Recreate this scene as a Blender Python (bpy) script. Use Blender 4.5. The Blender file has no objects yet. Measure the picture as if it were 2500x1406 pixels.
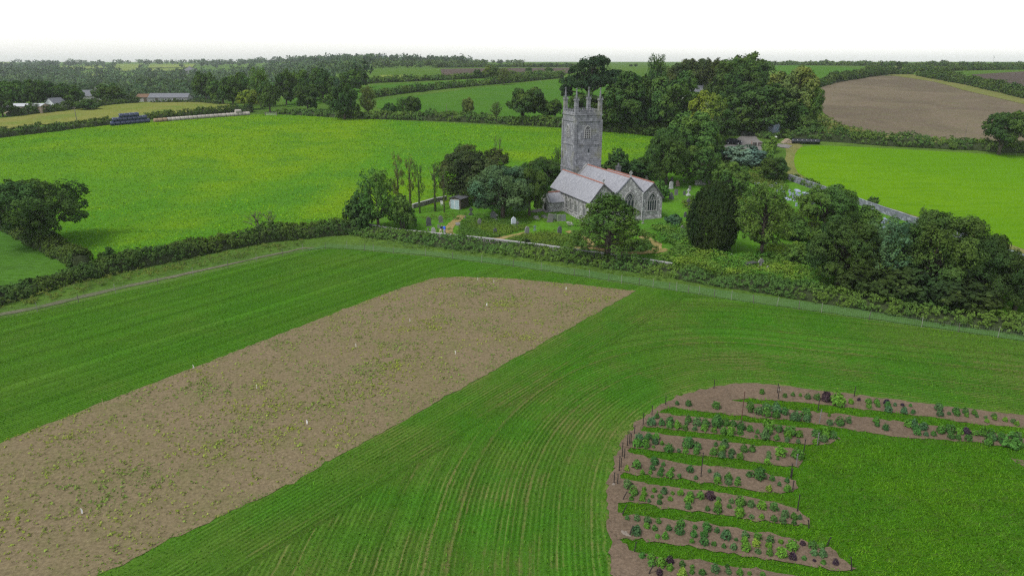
import bpy, bmesh, math, random
import numpy as np
from mathutils import Vector, Matrix
from mathutils.geometry import delaunay_2d_cdt

# ------------------------------------------------------------------ camera, sky, sun, exposure
scene = bpy.context.scene
F, CAM_H = 1665.0, 30.0                    # focal length in photo pixels (2500 wide), drone height in metres
PITCH = math.atan(553.0 / F)
cam_data = bpy.data.cameras.new('camera')
cam_data.sensor_width = 36.0
cam_data.lens = 36.0 * F / 2500.0
cam_data.clip_start, cam_data.clip_end = 0.5, 20000.0
cam = bpy.data.objects.new('camera', cam_data)
scene.collection.objects.link(cam)
cam.location = (0, 0, CAM_H)
cam.rotation_euler = (math.pi / 2 - PITCH, 0, 0)
scene.camera = cam

SUN_EL, SUN_AZ = math.radians(56), math.radians(-128)     # azimuth from +Y, clockwise
world = bpy.data.worlds.new('World')
scene.world = world
world.use_nodes = True
wn = world.node_tree
wn.nodes.clear()
sky = wn.nodes.new('ShaderNodeTexSky')
sky.sky_type = 'NISHITA'
sky.sun_disc = False
sky.sun_elevation = SUN_EL
sky.sun_rotation = SUN_AZ
sky.air_density, sky.dust_density, sky.ozone_density = 1.0, 1.0, 1.0
hs = wn.nodes.new('ShaderNodeHueSaturation')              # overcast: the cloud deck takes most of the blue out
hs.inputs['Saturation'].default_value = 0.22
bgn = wn.nodes.new('ShaderNodeBackground')
bgn.inputs['Strength'].default_value = 0.135
wo = wn.nodes.new('ShaderNodeOutputWorld')
wn.links.new(sky.outputs[0], hs.inputs['Color'])
wn.links.new(hs.outputs[0], bgn.inputs['Color'])
wn.links.new(bgn.outputs[0], wo.inputs['Surface'])

sun_data = bpy.data.lights.new('sun', 'SUN')
sun_data.energy = 1.5
sun_data.angle = math.radians(18)
sun_data.color = (1.0, 0.96, 0.9)
sun = bpy.data.objects.new('sun', sun_data)
scene.collection.objects.link(sun)
sun.location = (-200, 0, 200)
_sd = Vector((math.sin(SUN_AZ) * math.cos(SUN_EL), math.cos(SUN_AZ) * math.cos(SUN_EL), math.sin(SUN_EL)))
sun.rotation_euler = (-_sd).to_track_quat('-Z', 'Y').to_euler()

vs = scene.view_settings
vs.view_transform, vs.look, vs.gamma, vs.exposure = 'Standard', 'None', 1.0, 0.9
vs.use_curve_mapping = False
scene.render.engine = 'CYCLES'
cy = scene.cycles
cy.max_bounces, cy.diffuse_bounces, cy.glossy_bounces, cy.transmission_bounces = 5, 3, 2, 3
cy.volume_bounces, cy.transparent_max_bounces = 1, 4
cy.use_denoising = False
cy.use_adaptive_sampling = True
cy.adaptive_threshold = 0.01
cy.sample_clamp_indirect = 0.7
cy.sample_clamp_direct = 1.0
cy.filter_width = 1.3

# ------------------------------------------------------------------ terrain: one height function for everything
def _prof(pts):
    ys = np.arange(-200, 9000, 2.0)
    z = np.interp(ys, [p[0] for p in pts], [p[1] for p in pts])
    k = np.exp(-0.5 * (np.arange(-12, 13) / 5.0) ** 2)
    k /= k.sum()
    zp = np.concatenate([np.full(12, z[0]), z, np.full(12, z[-1])])
    return ys, np.convolve(zp, k, 'valid')
NEAR = [(-200, 0), (100, 0), (122, 0.5), (130, 0.75), (146, 1.1), (160, 2.9), (190, 8.0), (220, 11.0)]
P_LEFT = _prof(NEAR + [(260, 12.4), (300, 13.0), (335, 12.0), (450, 4.0), (620, 0.0), (800, 3.0), (1000, 8.5), (1300, 13.5), (1700, 19.5), (2300, 23.5), (3200, 25.5), (9000, 25)])
P_MID = _prof(NEAR + [(260, 13.0), (330, 16.6), (420, 20.4), (500, 21.3), (850, 23.8), (1200, 25.6), (2000, 26.5), (9000, 26.5)])
P_RIGHT = _prof(NEAR + [(260, 14.0), (340, 18.6), (420, 21.8), (470, 22.7), (600, 24.7), (900, 26.2), (1500, 26.8), (9000, 26.5)])

def _ss(a, b, x):
    t = np.clip((x - a) / (b - a), 0, 1)
    return t * t * (3 - 2 * t)

def tz(x, y):
    x = np.asarray(x, float); y = np.asarray(y, float)
    u = x / np.maximum(y, 60.0)
    zl, zm, zr = (np.interp(y, *p) for p in (P_LEFT, P_MID, P_RIGHT))
    z = zl + (zm - zl) * _ss(-0.40, -0.17, u)
    z = z + (zr - zm) * _ss(0.20, 0.42, u)
    # the wooded ridge behind the farm
    z = z + 9.0 * np.exp(-((u + 0.27) / 0.13) ** 2) * np.exp(-((y - 1500.0) / 420.0) ** 2)
    return z

def tz1(x, y):
    return float(tz(x, y))

CP, SP = math.cos(PITCH), math.sin(PITCH)
_T = np.concatenate([np.arange(20, 500, 0.4), np.arange(500, 3500, 4.0), np.arange(3500, 9000, 50)])
def ray(px, py):
    a, b = (px - 1250.0) / F, (703.0 - py) / F
    return np.array([a, CP + b * SP, -SP + b * CP])
def G(px, py):
    """the point of the land that is seen at this place of the photograph"""
    d = ray(px, py)
    x, y, z = d[0] * _T, d[1] * _T, CAM_H + d[2] * _T
    h = z - tz(x, y)
    i = np.nonzero(h <= 0)[0]
    if len(i) == 0:
        k = int(np.argmin(h)); t = _T[k]
    else:
        k = i[0]
        if k == 0:
            t = _T[0]
        else:
            t = _T[k - 1] + (_T[k] - _T[k - 1]) * h[k - 1] / (h[k - 1] - h[k])
    p = d * t
    return Vector((p[0], p[1], tz1(p[0], p[1])))
def depth(p):
    return p[1] * CP - (p[2] - CAM_H) * SP
def ppm(p):
    return F / depth(p)
def z_at_row(p, row):
    """height above the land at p that reaches this row of the photograph"""
    d = ray(1250, row)
    return CAM_H + d[2] * p[1] / d[1] - p[2]
def proj(p):
    d = depth(p)
    return 1250 + F * p[0] / d, 703 - F * (p[1] * SP + (p[2] - CAM_H) * CP) / d

# ------------------------------------------------------------------ helpers
COL = scene.collection
def link(name, data, parent=None, loc=None):
    o = bpy.data.objects.new(name, data)
    COL.objects.link(o)
    if parent is not None:
        o.parent = parent
    if loc is not None:
        o.location = loc
    return o
def tag(o, label=None, cat=None, group=None, kind=None):
    if label: o['label'] = label
    if cat: o['category'] = cat
    if group: o['group'] = group
    if kind: o['kind'] = kind
    return o
def empty(name, loc=(0, 0, 0), rz=0.0):
    o = link(name, None, None, loc)
    o.rotation_euler = (0, 0, rz)
    o.empty_display_size = 0.3
    return o
def copy_tree(o, parent=None):
    c = o.copy()
    COL.objects.link(c)
    c.parent = parent
    for ch in o.children:
        copy_tree(ch, c)
    return c

def quad_mesh(name, V, mat, nper=4, tint=None):
    """mesh of loose faces of nper corners each, V is (N*nper, 3)"""
    V = np.ascontiguousarray(V, np.float32)
    n = len(V) // nper
    me = bpy.data.meshes.new(name)
    me.vertices.add(len(V)); me.vertices.foreach_set('co', V.ravel())
    me.loops.add(len(V)); me.loops.foreach_set('vertex_index', np.arange(len(V), dtype=np.int32))
    me.polygons.add(n)
    me.polygons.foreach_set('loop_start', np.arange(n, dtype=np.int32) * nper)
    if tint is not None:
        at = me.attributes.new('tint', 'FLOAT', 'FACE')
        at.data.foreach_set('value', np.ascontiguousarray(tint, np.float32))
    me.update(calc_edges=True)
    if mat: me.materials.append(mat)
    return me
def mesh(name, V, faces, mat, uv=False, smooth=False):
    me = bpy.data.meshes.new(name)
    me.from_pydata([tuple(v) for v in V], [], [tuple(f) for f in faces])
    if mat:
        for m in (mat if isinstance(mat, (list, tuple)) else [mat]): me.materials.append(m)
    if smooth:
        me.polygons.foreach_set('use_smooth', np.ones(len(me.polygons), bool))
    me.update()
    if uv: metric_uv(me)
    return me
def metric_uv(me):
    lay = me.uv_layers.new(name='UVMap')
    Z = Vector((0, 0, 1))
    for p in me.polygons:
        n = p.normal
        if abs(n.z) > 0.95:
            t, b = Vector((1, 0, 0)), Vector((0, 1, 0))
        else:
            t = Z.cross(n).normalized(); b = n.cross(t)
        for li in p.loop_indices:
            c = me.vertices[me.loops[li].vertex_index].co
            lay.data[li].uv = (c.dot(t), c.dot(b))

class MB:
    """collects shapes for one mesh"""
    def __init__(self): self.V, self.Fc, self.M = [], [], []
    def add(self, V, Fc, m=0):
        k = len(self.V)
        self.V += [tuple(v) for v in V]
        self.Fc += [tuple(i + k for i in f) for f in Fc]
        self.M += [m] * len(Fc)
        return self
    def box(self, c, s, rz=0.0, m=0, taper=1.0):
        cx, cy_, cz = c; sx, sy, sz = s[0] / 2, s[1] / 2, s[2] / 2
        co, si = math.cos(rz), math.sin(rz)
        V = []
        for z, t in ((-sz, 1.0), (sz, taper)):
            for x, y in ((-sx, -sy), (sx, -sy), (sx, sy), (-sx, sy)):
                x, y = x * t, y * t
                V.append((cx + x * co - y * si, cy_ + x * si + y * co, cz + z))
        return self.add(V, [(3, 2, 1, 0), (4, 5, 6, 7), (0, 1, 5, 4), (1, 2, 6, 5), (2, 3, 7, 6), (3, 0, 4, 7)], m)
    def bar(self, p, q, w, d, n, m=0):
        """box along p-q, w wide in the plane across n, d deep along n"""
        p, q, n = Vector(p), Vector(q), Vector(n).normalized()
        t = (q - p).normalized(); b = n.cross(t).normalized()
        V = []
        for o in (p, q):
            for sb, sn in ((-.5, 0), (.5, 0), (.5, 1), (-.5, 1)):
                V.append(o + b * (sb * w) + n * (sn * d))
        return self.add(V, [(3, 2, 1, 0), (4, 5, 6, 7), (0, 1, 5, 4), (1, 2, 6, 5), (2, 3, 7, 6), (3, 0, 4, 7)], m)
    def prism(self, poly, vec, m=0):
        """poly: list of 3D points (ccw seen against vec), extruded along vec"""
        n = len(poly); vec = Vector(vec)
        V = [Vector(p) for p in poly] + [Vector(p) + vec for p in poly]
        Fc = [tuple(range(n))[::-1], tuple(range(n, 2 * n))] + [(i, (i + 1) % n, n + (i + 1) % n, n + i) for i in range(n)]
        return self.add(V, Fc, m)
    def tube(self, path, rad, seg=6, m=0, cap=True):
        path = [Vector(p) for p in path]
        n = len(path)
        if not isinstance(rad, (list, tuple)): rad = [rad] * n
        V = []
        for i, p in enumerate(path):
            t = (path[min(i + 1, n - 1)] - path[max(i - 1, 0)]).normalized()
            a = t.orthogonal().normalized() if abs(t.z) < .9 else Vector((1, 0, 0)).cross(t).normalized()
            b = t.cross(a)
            for k in range(seg):
                an = 2 * math.pi * k / seg
                V.append(p + (a * math.cos(an) + b * math.sin(an)) * rad[i])
        Fc = [(i * seg + k, i * seg + (k + 1) % seg, (i + 1) * seg + (k + 1) % seg, (i + 1) * seg + k) for i in range(n - 1) for k in range(seg)]
        if cap:
            Fc += [tuple(range(seg))[::-1], tuple(range((n - 1) * seg, n * seg))]
        return self.add(V, Fc, m)
    def mesh(self, name, mat, uv=False, smooth=False):
        me = mesh(name, self.V, self.Fc, mat, False, smooth)
        if any(self.M):
            me.polygons.foreach_set('material_index', np.array(self.M, np.int32))
        bm = bmesh.new(); bm.from_mesh(me); bmesh.ops.recalc_face_normals(bm, faces=bm.faces[:]); bm.to_mesh(me); bm.free()
        me.update()
        if uv: metric_uv(me)
        return me
    def build(self, name, mat, parent=None, loc=None, uv=False, smooth=False):
        return link(name, self.mesh(name, mat, uv, smooth), parent, loc)

# ------------------------------------------------------------------ materials
def new_mat(name):
    m = bpy.data.materials.new(name)
    m.use_nodes = True
    nt = m.node_tree
    nt.nodes.clear()
    out = nt.nodes.new('ShaderNodeOutputMaterial')
    return m, nt, out
class NT:
    def __init__(self, nt): self.nt = nt
    def n(self, t, **kw):
        nd = self.nt.nodes.new(t)
        for k, v in kw.items():
            if k.startswith('i_'):
                nd.inputs[k[2:].replace('_', ' ')].default_value = v
            else: setattr(nd, k, v)
        return nd
    def l(self, a, b): self.nt.links.new(a, b)
    def math(self, op, a, b=None, c=None, clamp=False):
        nd = self.nt.nodes.new('ShaderNodeMath'); nd.operation = op; nd.use_clamp = clamp
        for i, v in enumerate((a, b, c)):
            if v is None: continue
            if isinstance(v, (int, float)): nd.inputs[i].default_value = v
            else: self.l(v, nd.inputs[i])
        return nd.outputs[0]
    def mix(self, fac, a, b, mode='MIX'):
        nd = self.nt.nodes.new('ShaderNodeMix'); nd.data_type = 'RGBA'; nd.blend_type = mode
        for s, v in ((nd.inputs[0], fac), (nd.inputs[6], a), (nd.inputs[7], b)):
            if isinstance(v, (int, float)): s.default_value = v
            elif isinstance(v, (tuple, list)): s.default_value = (*v[:3], 1.0)
            else: self.l(v, s)
        return nd.outputs[2]
    def noise(self, vec, scale, detail=3.0, rough=0.55, dim='3D', dist=0.0):
        nd = self.nt.nodes.new('ShaderNodeTexNoise'); nd.noise_dimensions = dim
        nd.inputs['Scale'].default_value = scale; nd.inputs['Detail'].default_value = detail
        nd.inputs['Roughness'].default_value = rough; nd.inputs['Distortion'].default_value = dist
        if vec is not None:
            self.l(vec, nd.inputs['W' if dim == '1D' else 'Vector'])
        return nd.outputs[0]
    def ramp(self, fac, a, b):
        nd = self.nt.nodes.new('ShaderNodeMapRange'); nd.interpolation_type = 'SMOOTHSTEP'
        nd.inputs[1].default_value = a; nd.inputs[2].default_value = b
        self.l(fac, nd.inputs[0]); return nd.outputs[0]
    def pos(self):
        return self.nt.nodes.new('ShaderNodeNewGeometry').outputs['Position']
    def scaled(self, vec, s, rot=0.0):
        nd = self.nt.nodes.new('ShaderNodeMapping')
        nd.inputs['Scale'].default_value = s; nd.inputs['Rotation'].default_value = (0, 0, rot)
        self.l(vec, nd.inputs[0]); return nd.outputs[0]
    def attr(self, name, geo=True):
        nd = self.nt.nodes.new('ShaderNodeAttribute'); nd.attribute_name = name; return nd.outputs['Fac']
    def bump(self, h, strength, dist):
        nd = self.nt.nodes.new('ShaderNodeBump'); nd.inputs['Strength'].default_value = strength
        nd.inputs['Distance'].default_value = dist; self.l(h, nd.inputs['Height']); return nd.outputs[0]
    def bsdf(self, col, rough=0.9, normal=None, spec=0.2):
        nd = self.nt.nodes.new('ShaderNodeBsdfPrincipled')
        nd.inputs['Roughness'].default_value = rough
        nd.inputs['Specular IOR Level'].default_value = spec
        if isinstance(col, (tuple, list)): nd.inputs['Base Color'].default_value = (*col[:3], 1)
        else: self.l(col, nd.inputs['Base Color'])
        if normal is not None: self.l(normal, nd.inputs['Normal'])
        return nd

def leaf_material(name, trans=0.22, var=0.55):
    """leaf colour = the plant's own colour, varied leaf by leaf and spray by spray"""
    m, nt, out = new_mat(name); T = NT(nt)
    oc = nt.nodes.new('ShaderNodeObjectInfo').outputs['Color']
    tint = T.attr('tint')
    big = T.noise(T.pos(), 0.35, 2.0)
    f = T.math('MULTIPLY_ADD', tint, var, 1.0 - var * 0.5)
    f = T.math('MULTIPLY', f, T.math('MULTIPLY_ADD', big, 0.9, 0.84))
    cm = nt.nodes.new('ShaderNodeVectorMath'); cm.operation = 'SCALE'
    T.l(oc, cm.inputs[0]); T.l(f, cm.inputs['Scale'])
    hue = T.noise(T.pos(), 0.13, 3.0, 0.6)
    warm = nt.nodes.new('ShaderNodeVectorMath'); warm.operation = 'MULTIPLY'; warm.inputs[1].default_value = (1.2, 1.08, 0.85)
    cool = nt.nodes.new('ShaderNodeVectorMath'); cool.operation = 'MULTIPLY'; cool.inputs[1].default_value = (0.82, 0.92, 1.0)
    T.l(cm.outputs[0], warm.inputs[0]); T.l(cm.outputs[0], cool.inputs[0])
    col = T.mix(T.ramp(hue, 0.36, 0.64), cool.outputs[0], warm.outputs[0])
    col = T.mix(T.math('MULTIPLY', T.ramp(tint, 0.8, 1.1), 0.3), col, (0.11, 0.14, 0.028))
    d = T.n('ShaderNodeBsdfDiffuse'); t = T.n('ShaderNodeBsdfTranslucent')
    T.l(col, d.inputs[0]); T.l(col, t.inputs[0])
    mx = T.n('ShaderNodeMixShader'); mx.inputs[0].default_value = trans
    T.l(d.outputs[0], mx.inputs[1]); T.l(t.outputs[0], mx.inputs[2]); T.l(mx.outputs[0], out.inputs[0])
    return m
M_LEAF = leaf_material('foliage')
M_FARLEAF = leaf_material('far_foliage', 0.2, 1.0)
M_TUFT = leaf_material('grass_blades', 0.25, 0.5)

def simple(name, col, rough=0.8, var=0.25, scale=3.0, bump=0.0, spec=0.2, objcol=False, metal=0.0):
    m, nt, out = new_mat(name); T = NT(nt)
    tc = T.n('ShaderNodeTexCoord').outputs['Object']
    nz = T.noise(tc, scale, 5.0, 0.65)
    base = nt.nodes.new('ShaderNodeObjectInfo').outputs['Color'] if objcol else None
    sc_ = nt.nodes.new('ShaderNodeVectorMath'); sc_.operation = 'SCALE'
    if base is not None: T.l(base, sc_.inputs[0])
    else: sc_.inputs[0].default_value = col
    T.l(T.math('MULTIPLY_ADD', nz, 2 * var, 1.0 - var), sc_.inputs['Scale'])
    nrm = T.bump(nz, bump, 0.05) if bump else None
    b = T.bsdf(sc_.outputs[0], rough, nrm, spec); b.inputs['Metallic'].default_value = metal
    T.l(b.outputs[0], out.inputs[0])
    return m
M_BARK = simple('bark', (0.075, 0.062, 0.048), 0.95, 0.4, 2.0, 0.5)
M_STONE = simple('grave_stone', None, 0.9, 0.35, 6.0, 0.3, objcol=True)
M_PAINT = simple('paint', None, 0.6, 0.12, 2.0, 0.0, 0.35, objcol=True)
M_METAL = simple('metal', None, 0.45, 0.15, 2.0, 0.0, 0.5, objcol=True, metal=0.6)
M_GLASS = simple('window_glass', (0.025, 0.03, 0.04), 0.15, 0.3, 1.5, 0.0, 0.6)
M_WOOD = simple('weathered_wood', None, 0.9, 0.3, 4.0, 0.3, objcol=True)
M_CLOTH = simple('cloth', None, 0.95, 0.12, 8.0, objcol=True)
M_EARTH = simple('earth', (0.028, 0.040, 0.014), 1.0, 0.4, 0.8, 0.6)

def stone_wall_mat(name, c1, c2, mortar, bw, bh, dist=0.06, lichen=0.35, spots=0.6, bright=1.7):
    m, nt, out = new_mat(name); T = NT(nt)
    uv = T.n('ShaderNodeTexCoord').outputs['UV']
    nz = T.n('ShaderNodeTexNoise'); nz.inputs['Scale'].default_value = 2.2; nz.inputs['Detail'].default_value = 3
    T.l(uv, nz.inputs['Vector'])
    va = nt.nodes.new('ShaderNodeVectorMath'); va.operation = 'MULTIPLY_ADD'
    T.l(nz.outputs['Color'], va.inputs[0]); va.inputs[1].default_value = (dist * 4, dist * 3, 0); T.l(uv, va.inputs[2])
    br = T.n('ShaderNodeTexBrick'); br.offset = 0.43; br.squash = 0.7; br.squash_frequency = 3
    br.inputs['Scale'].default_value = 1.0; br.inputs['Mortar Size'].default_value = 0.018
    br.inputs['Brick Width'].default_value = bw; br.inputs['Row Height'].default_value = bh
    br.inputs['Color1'].default_value = (*c1, 1); br.inputs['Color2'].default_value = (*c2, 1); br.inputs['Mortar'].default_value = (*mortar, 1)
    br.inputs['Bias'].default_value = -0.1
    T.l(va.outputs[0], br.inputs['Vector'])
    vor = T.n('ShaderNodeTexVoronoi'); vor.inputs['Scale'].default_value = 1.6 / bw
    T.l(va.outputs[0], vor.inputs['Vector'])
    sc2 = T.n('ShaderNodeSeparateColor'); T.l(vor.outputs['Color'], sc2.inputs[0])
    col = T.mix(T.math('MULTIPLY', sc2.outputs[0], 0.55), br.outputs[0], tuple(c * 0.45 for c in c1))
    col = T.mix(T.math('MULTIPLY', T.ramp(sc2.outputs[1], 0.7, 1.0), spots), col, tuple(min(1, c * bright) for c in c2))
    big = T.noise(T.pos(), 0.35, 5.0, 0.65)
    col = T.mix(T.math('MULTIPLY', T.ramp(big, 0.5, 0.72), lichen), col, (0.19, 0.19, 0.11))
    sm = T.noise(T.pos(), 1.1, 6.0, 0.7)
    col = T.mix(T.math('MULTIPLY', T.ramp(sm, 0.55, 0.75), 0.5), col, tuple(c * 0.4 for c in c1))
    h = T.math('ADD', T.math('MULTIPLY', br.outputs['Fac'], -1.0), T.math('MULTIPLY', sc2.outputs[2], 0.6))
    b = T.bsdf(col, 0.92, T.bump(h, 0.8, 0.05), 0.2)
    T.l(b.outputs[0], out.inputs[0])
    return m
M_RUBBLE = stone_wall_mat('church_rubble_stone', (0.26, 0.26, 0.265), (0.44, 0.44, 0.44), (0.36, 0.35, 0.33), 0.42, 0.2)
M_ASHLAR = stone_wall_mat('tower_granite', (0.185, 0.190, 0.208), (0.250, 0.255, 0.272), (0.14, 0.14, 0.145), 0.95, 0.42, 0.02, 0.55, 0.5, 1.45)
M_DRYWALL = stone_wall_mat('field_wall_stone', (0.17, 0.165, 0.15), (0.26, 0.255, 0.24), (0.08, 0.08, 0.07), 0.4, 0.2, 0.06, 0.3)
M_BLOCK = stone_wall_mat('block_wall_stone', (0.17, 0.185, 0.225), (0.21, 0.225, 0.26), (0.19, 0.2, 0.22), 0.9, 0.4, 0.01, 0.2)

def slate_mat(name, c1, c2, lich=(0.3, 0.3, 0.27)):
    m, nt, out = new_mat(name); T = NT(nt)
    uv = T.n('ShaderNodeTexCoord').outputs['UV']
    br = T.n('ShaderNodeTexBrick'); br.offset = 0.5
    br.inputs['Scale'].default_value = 1.0; br.inputs['Mortar Size'].default_value = 0.012
    br.inputs['Brick Width'].default_value = 0.36; br.inputs['Row Height'].default_value = 0.26
    br.inputs['Color1'].default_value = (*c1, 1); br.inputs['Color2'].default_value = (*c2, 1)
    br.inputs['Mortar'].default_value = (*[c * .45 for c in c1], 1)
    T.l(uv, br.inputs['Vector'])
    streak = T.noise(T.scaled(uv, (1.6, 0.35, 1)), 1.6, 5.0, 0.7)
    col = T.mix(T.math('MULTIPLY', T.ramp(streak, 0.45, 0.75), 0.55), br.outputs[0], lich)
    col = T.mix(T.math('MULTIPLY', T.ramp(T.noise(uv, 0.9, 4, .7), 0.55, 0.8), 0.5), col, tuple(c * .5 for c in c1))
    b = T.bsdf(col, 0.6, T.bump(br.outputs['Fac'], 0.6, -0.03), 0.35)
    T.l(b.outputs[0], out.inputs[0])
    return m
M_SLATE = slate_mat('roof_slate', (0.195, 0.20, 0.225), (0.265, 0.27, 0.295), (0.31, 0.312, 0.318))
M_SLATE2 = slate_mat('farm_slate', (0.105, 0.112, 0.135), (0.15, 0.157, 0.18), (0.18, 0.18, 0.17))
M_RIDGE = simple('terracotta_ridge', (0.235, 0.105, 0.08), 0.85, 0.35, 3.0, 0.3)

def field_mat(name, a, b, c, s_big=0.02, s_mid=0.25, s_fine=2.5, streak=None, bump=0.3, bump_d=0.12, soil=None, soil_amt=0.0, stretch=(1, 1, 1), rot=0.0):
    m, nt, out = new_mat(name); T = NT(nt)
    p = T.pos()
    ps = T.scaled(p, stretch, rot)
    big = T.noise(p, s_big, 4.0, 0.6, dist=0.6)
    mid = T.noise(ps, s_mid, 5.0, 0.62)
    fine = T.noise(ps, s_fine, 6.0, 0.72)
    col = T.mix(T.ramp(big, 0.35, 0.66), a, b)
    col = T.mix(T.math('MULTIPLY', T.ramp(mid, 0.42, 0.72), 0.75), col, c)
    v = T.math('MULTIPLY_ADD', fine, 1.9, 0.05)
    cs = nt.nodes.new('ShaderNodeVectorMath'); cs.operation = 'SCALE'
    T.l(col, cs.inputs[0]); T.l(v, cs.inputs['Scale'])
    col = cs.outputs[0]
    if soil:
        s2 = T.noise(ps, s_mid * 2.3, 6.0, 0.7)
        col = T.mix(T.math('MULTIPLY', T.ramp(s2, 0.5, 0.68), soil_amt), col, soil)
    h = T.math('ADD', fine, T.math('MULTIPLY', mid, 1.5))
    bs = T.n('ShaderNodeBsdfDiffuse'); T.l(col, bs.inputs['Color']); T.l(T.bump(h, bump, bump_d), bs.inputs['Normal'])
    T.l(bs.outputs[0], out.inputs[0])
    return m
M_LAND = field_mat('rough_grass', (0.055, 0.11, 0.018), (0.075, 0.13, 0.022), (0.045, 0.085, 0.016), 0.015, 0.2, 2.0)
M_PASTURE = field_mat('pasture_grass', (0.052, 0.152, 0.012), (0.106, 0.190, 0.008), (0.048, 0.132, 0.014), 0.014, 0.06, 1.3, bump=0.35, bump_d=0.2, stretch=(1, 2.5, 1), rot=0.35)
M_BRIGHT = field_mat('bright_grass', (0.076, 0.180, 0.006), (0.092, 0.196, 0.006), (0.066, 0.158, 0.006), 0.02, 0.12, 1.6, bump=0.3, stretch=(1, 5, 1), rot=1.2)
M_HILL = field_mat('hill_grass', (0.045, 0.115, 0.016), (0.057, 0.130, 0.016), (0.042, 0.098, 0.016), 0.012, 0.06, 0.6, bump=0.2, stretch=(1, 3, 1), rot=0.3)
M_WHEAT = field_mat('ripening_crop', (0.135, 0.155, 0.035), (0.16, 0.16, 0.045), (0.085, 0.14, 0.025), 0.02, 0.08, 1.0)
M_FARFIELD = field_mat('far_field_grass', (0.11, 0.16, 0.03), (0.16, 0.19, 0.05), (0.09, 0.14, 0.03), 0.004, 0.01, 0.1)
M_PLOUGH = field_mat('ploughed_soil', (0.138, 0.112, 0.080), (0.102, 0.082, 0.062), (0.115, 0.112, 0.058), 0.03, 0.16, 0.9, bump=0.5, bump_d=0.3, stretch=(1, 4, 1), rot=-0.5)
M_PLOUGH2 = field_mat('dark_ploughed_soil', (0.070, 0.056, 0.050), (0.082, 0.064, 0.056), (0.065, 0.062, 0.04), 0.01, 0.05, 0.5)
M_SOIL = field_mat('bed_soil', (0.118, 0.088, 0.062), (0.132, 0.098, 0.070), (0.100, 0.076, 0.054), 0.08, 0.6, 5.0, bump=0.6, bump_d=0.06)
M_STRIPSOIL = field_mat('bare_soil', (0.142, 0.116, 0.066), (0.152, 0.120, 0.074), (0.118, 0.110, 0.050), 0.05, 0.35, 4.0, bump=0.6, bump_d=0.06)
M_PATH = field_mat('mown_path', (0.22, 0.175, 0.072), (0.24, 0.185, 0.085), (0.15, 0.15, 0.045), 0.1, 0.6, 3.0)
M_TRACK = field_mat('gravel_track', (0.15, 0.142, 0.138), (0.17, 0.16, 0.152), (0.12, 0.115, 0.105), 0.1, 0.5, 3.0)
M_DRYGRASS = field_mat('dry_grass', (0.125, 0.135, 0.042), (0.15, 0.145, 0.055), (0.08, 0.12, 0.025), 0.05, 0.3, 2.0)
M_VERGE = field_mat('verge_grass', (0.050, 0.110, 0.026), (0.066, 0.122, 0.034), (0.048, 0.094, 0.020), 0.05, 0.4, 3.0)
M_EDGE = field_mat('bare_edge', (0.095, 0.098, 0.062), (0.115, 0.108, 0.075), (0.060, 0.100, 0.030), 0.06, 0.35, 3.0)
M_YARD = field_mat('churchyard_grass', (0.055, 0.15, 0.014), (0.075, 0.18, 0.014), (0.06, 0.12, 0.02), 0.06, 0.3, 2.2)
M_LAWN = field_mat('bed_grass', (0.036, 0.112, 0.006), (0.044, 0.125, 0.006), (0.042, 0.090, 0.010), 0.05, 0.35, 4.0, bump=0.6, bump_d=0.15, soil=(0.13, 0.115, 0.05), soil_amt=0.25, stretch=(1, 2.5, 1))

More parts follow.
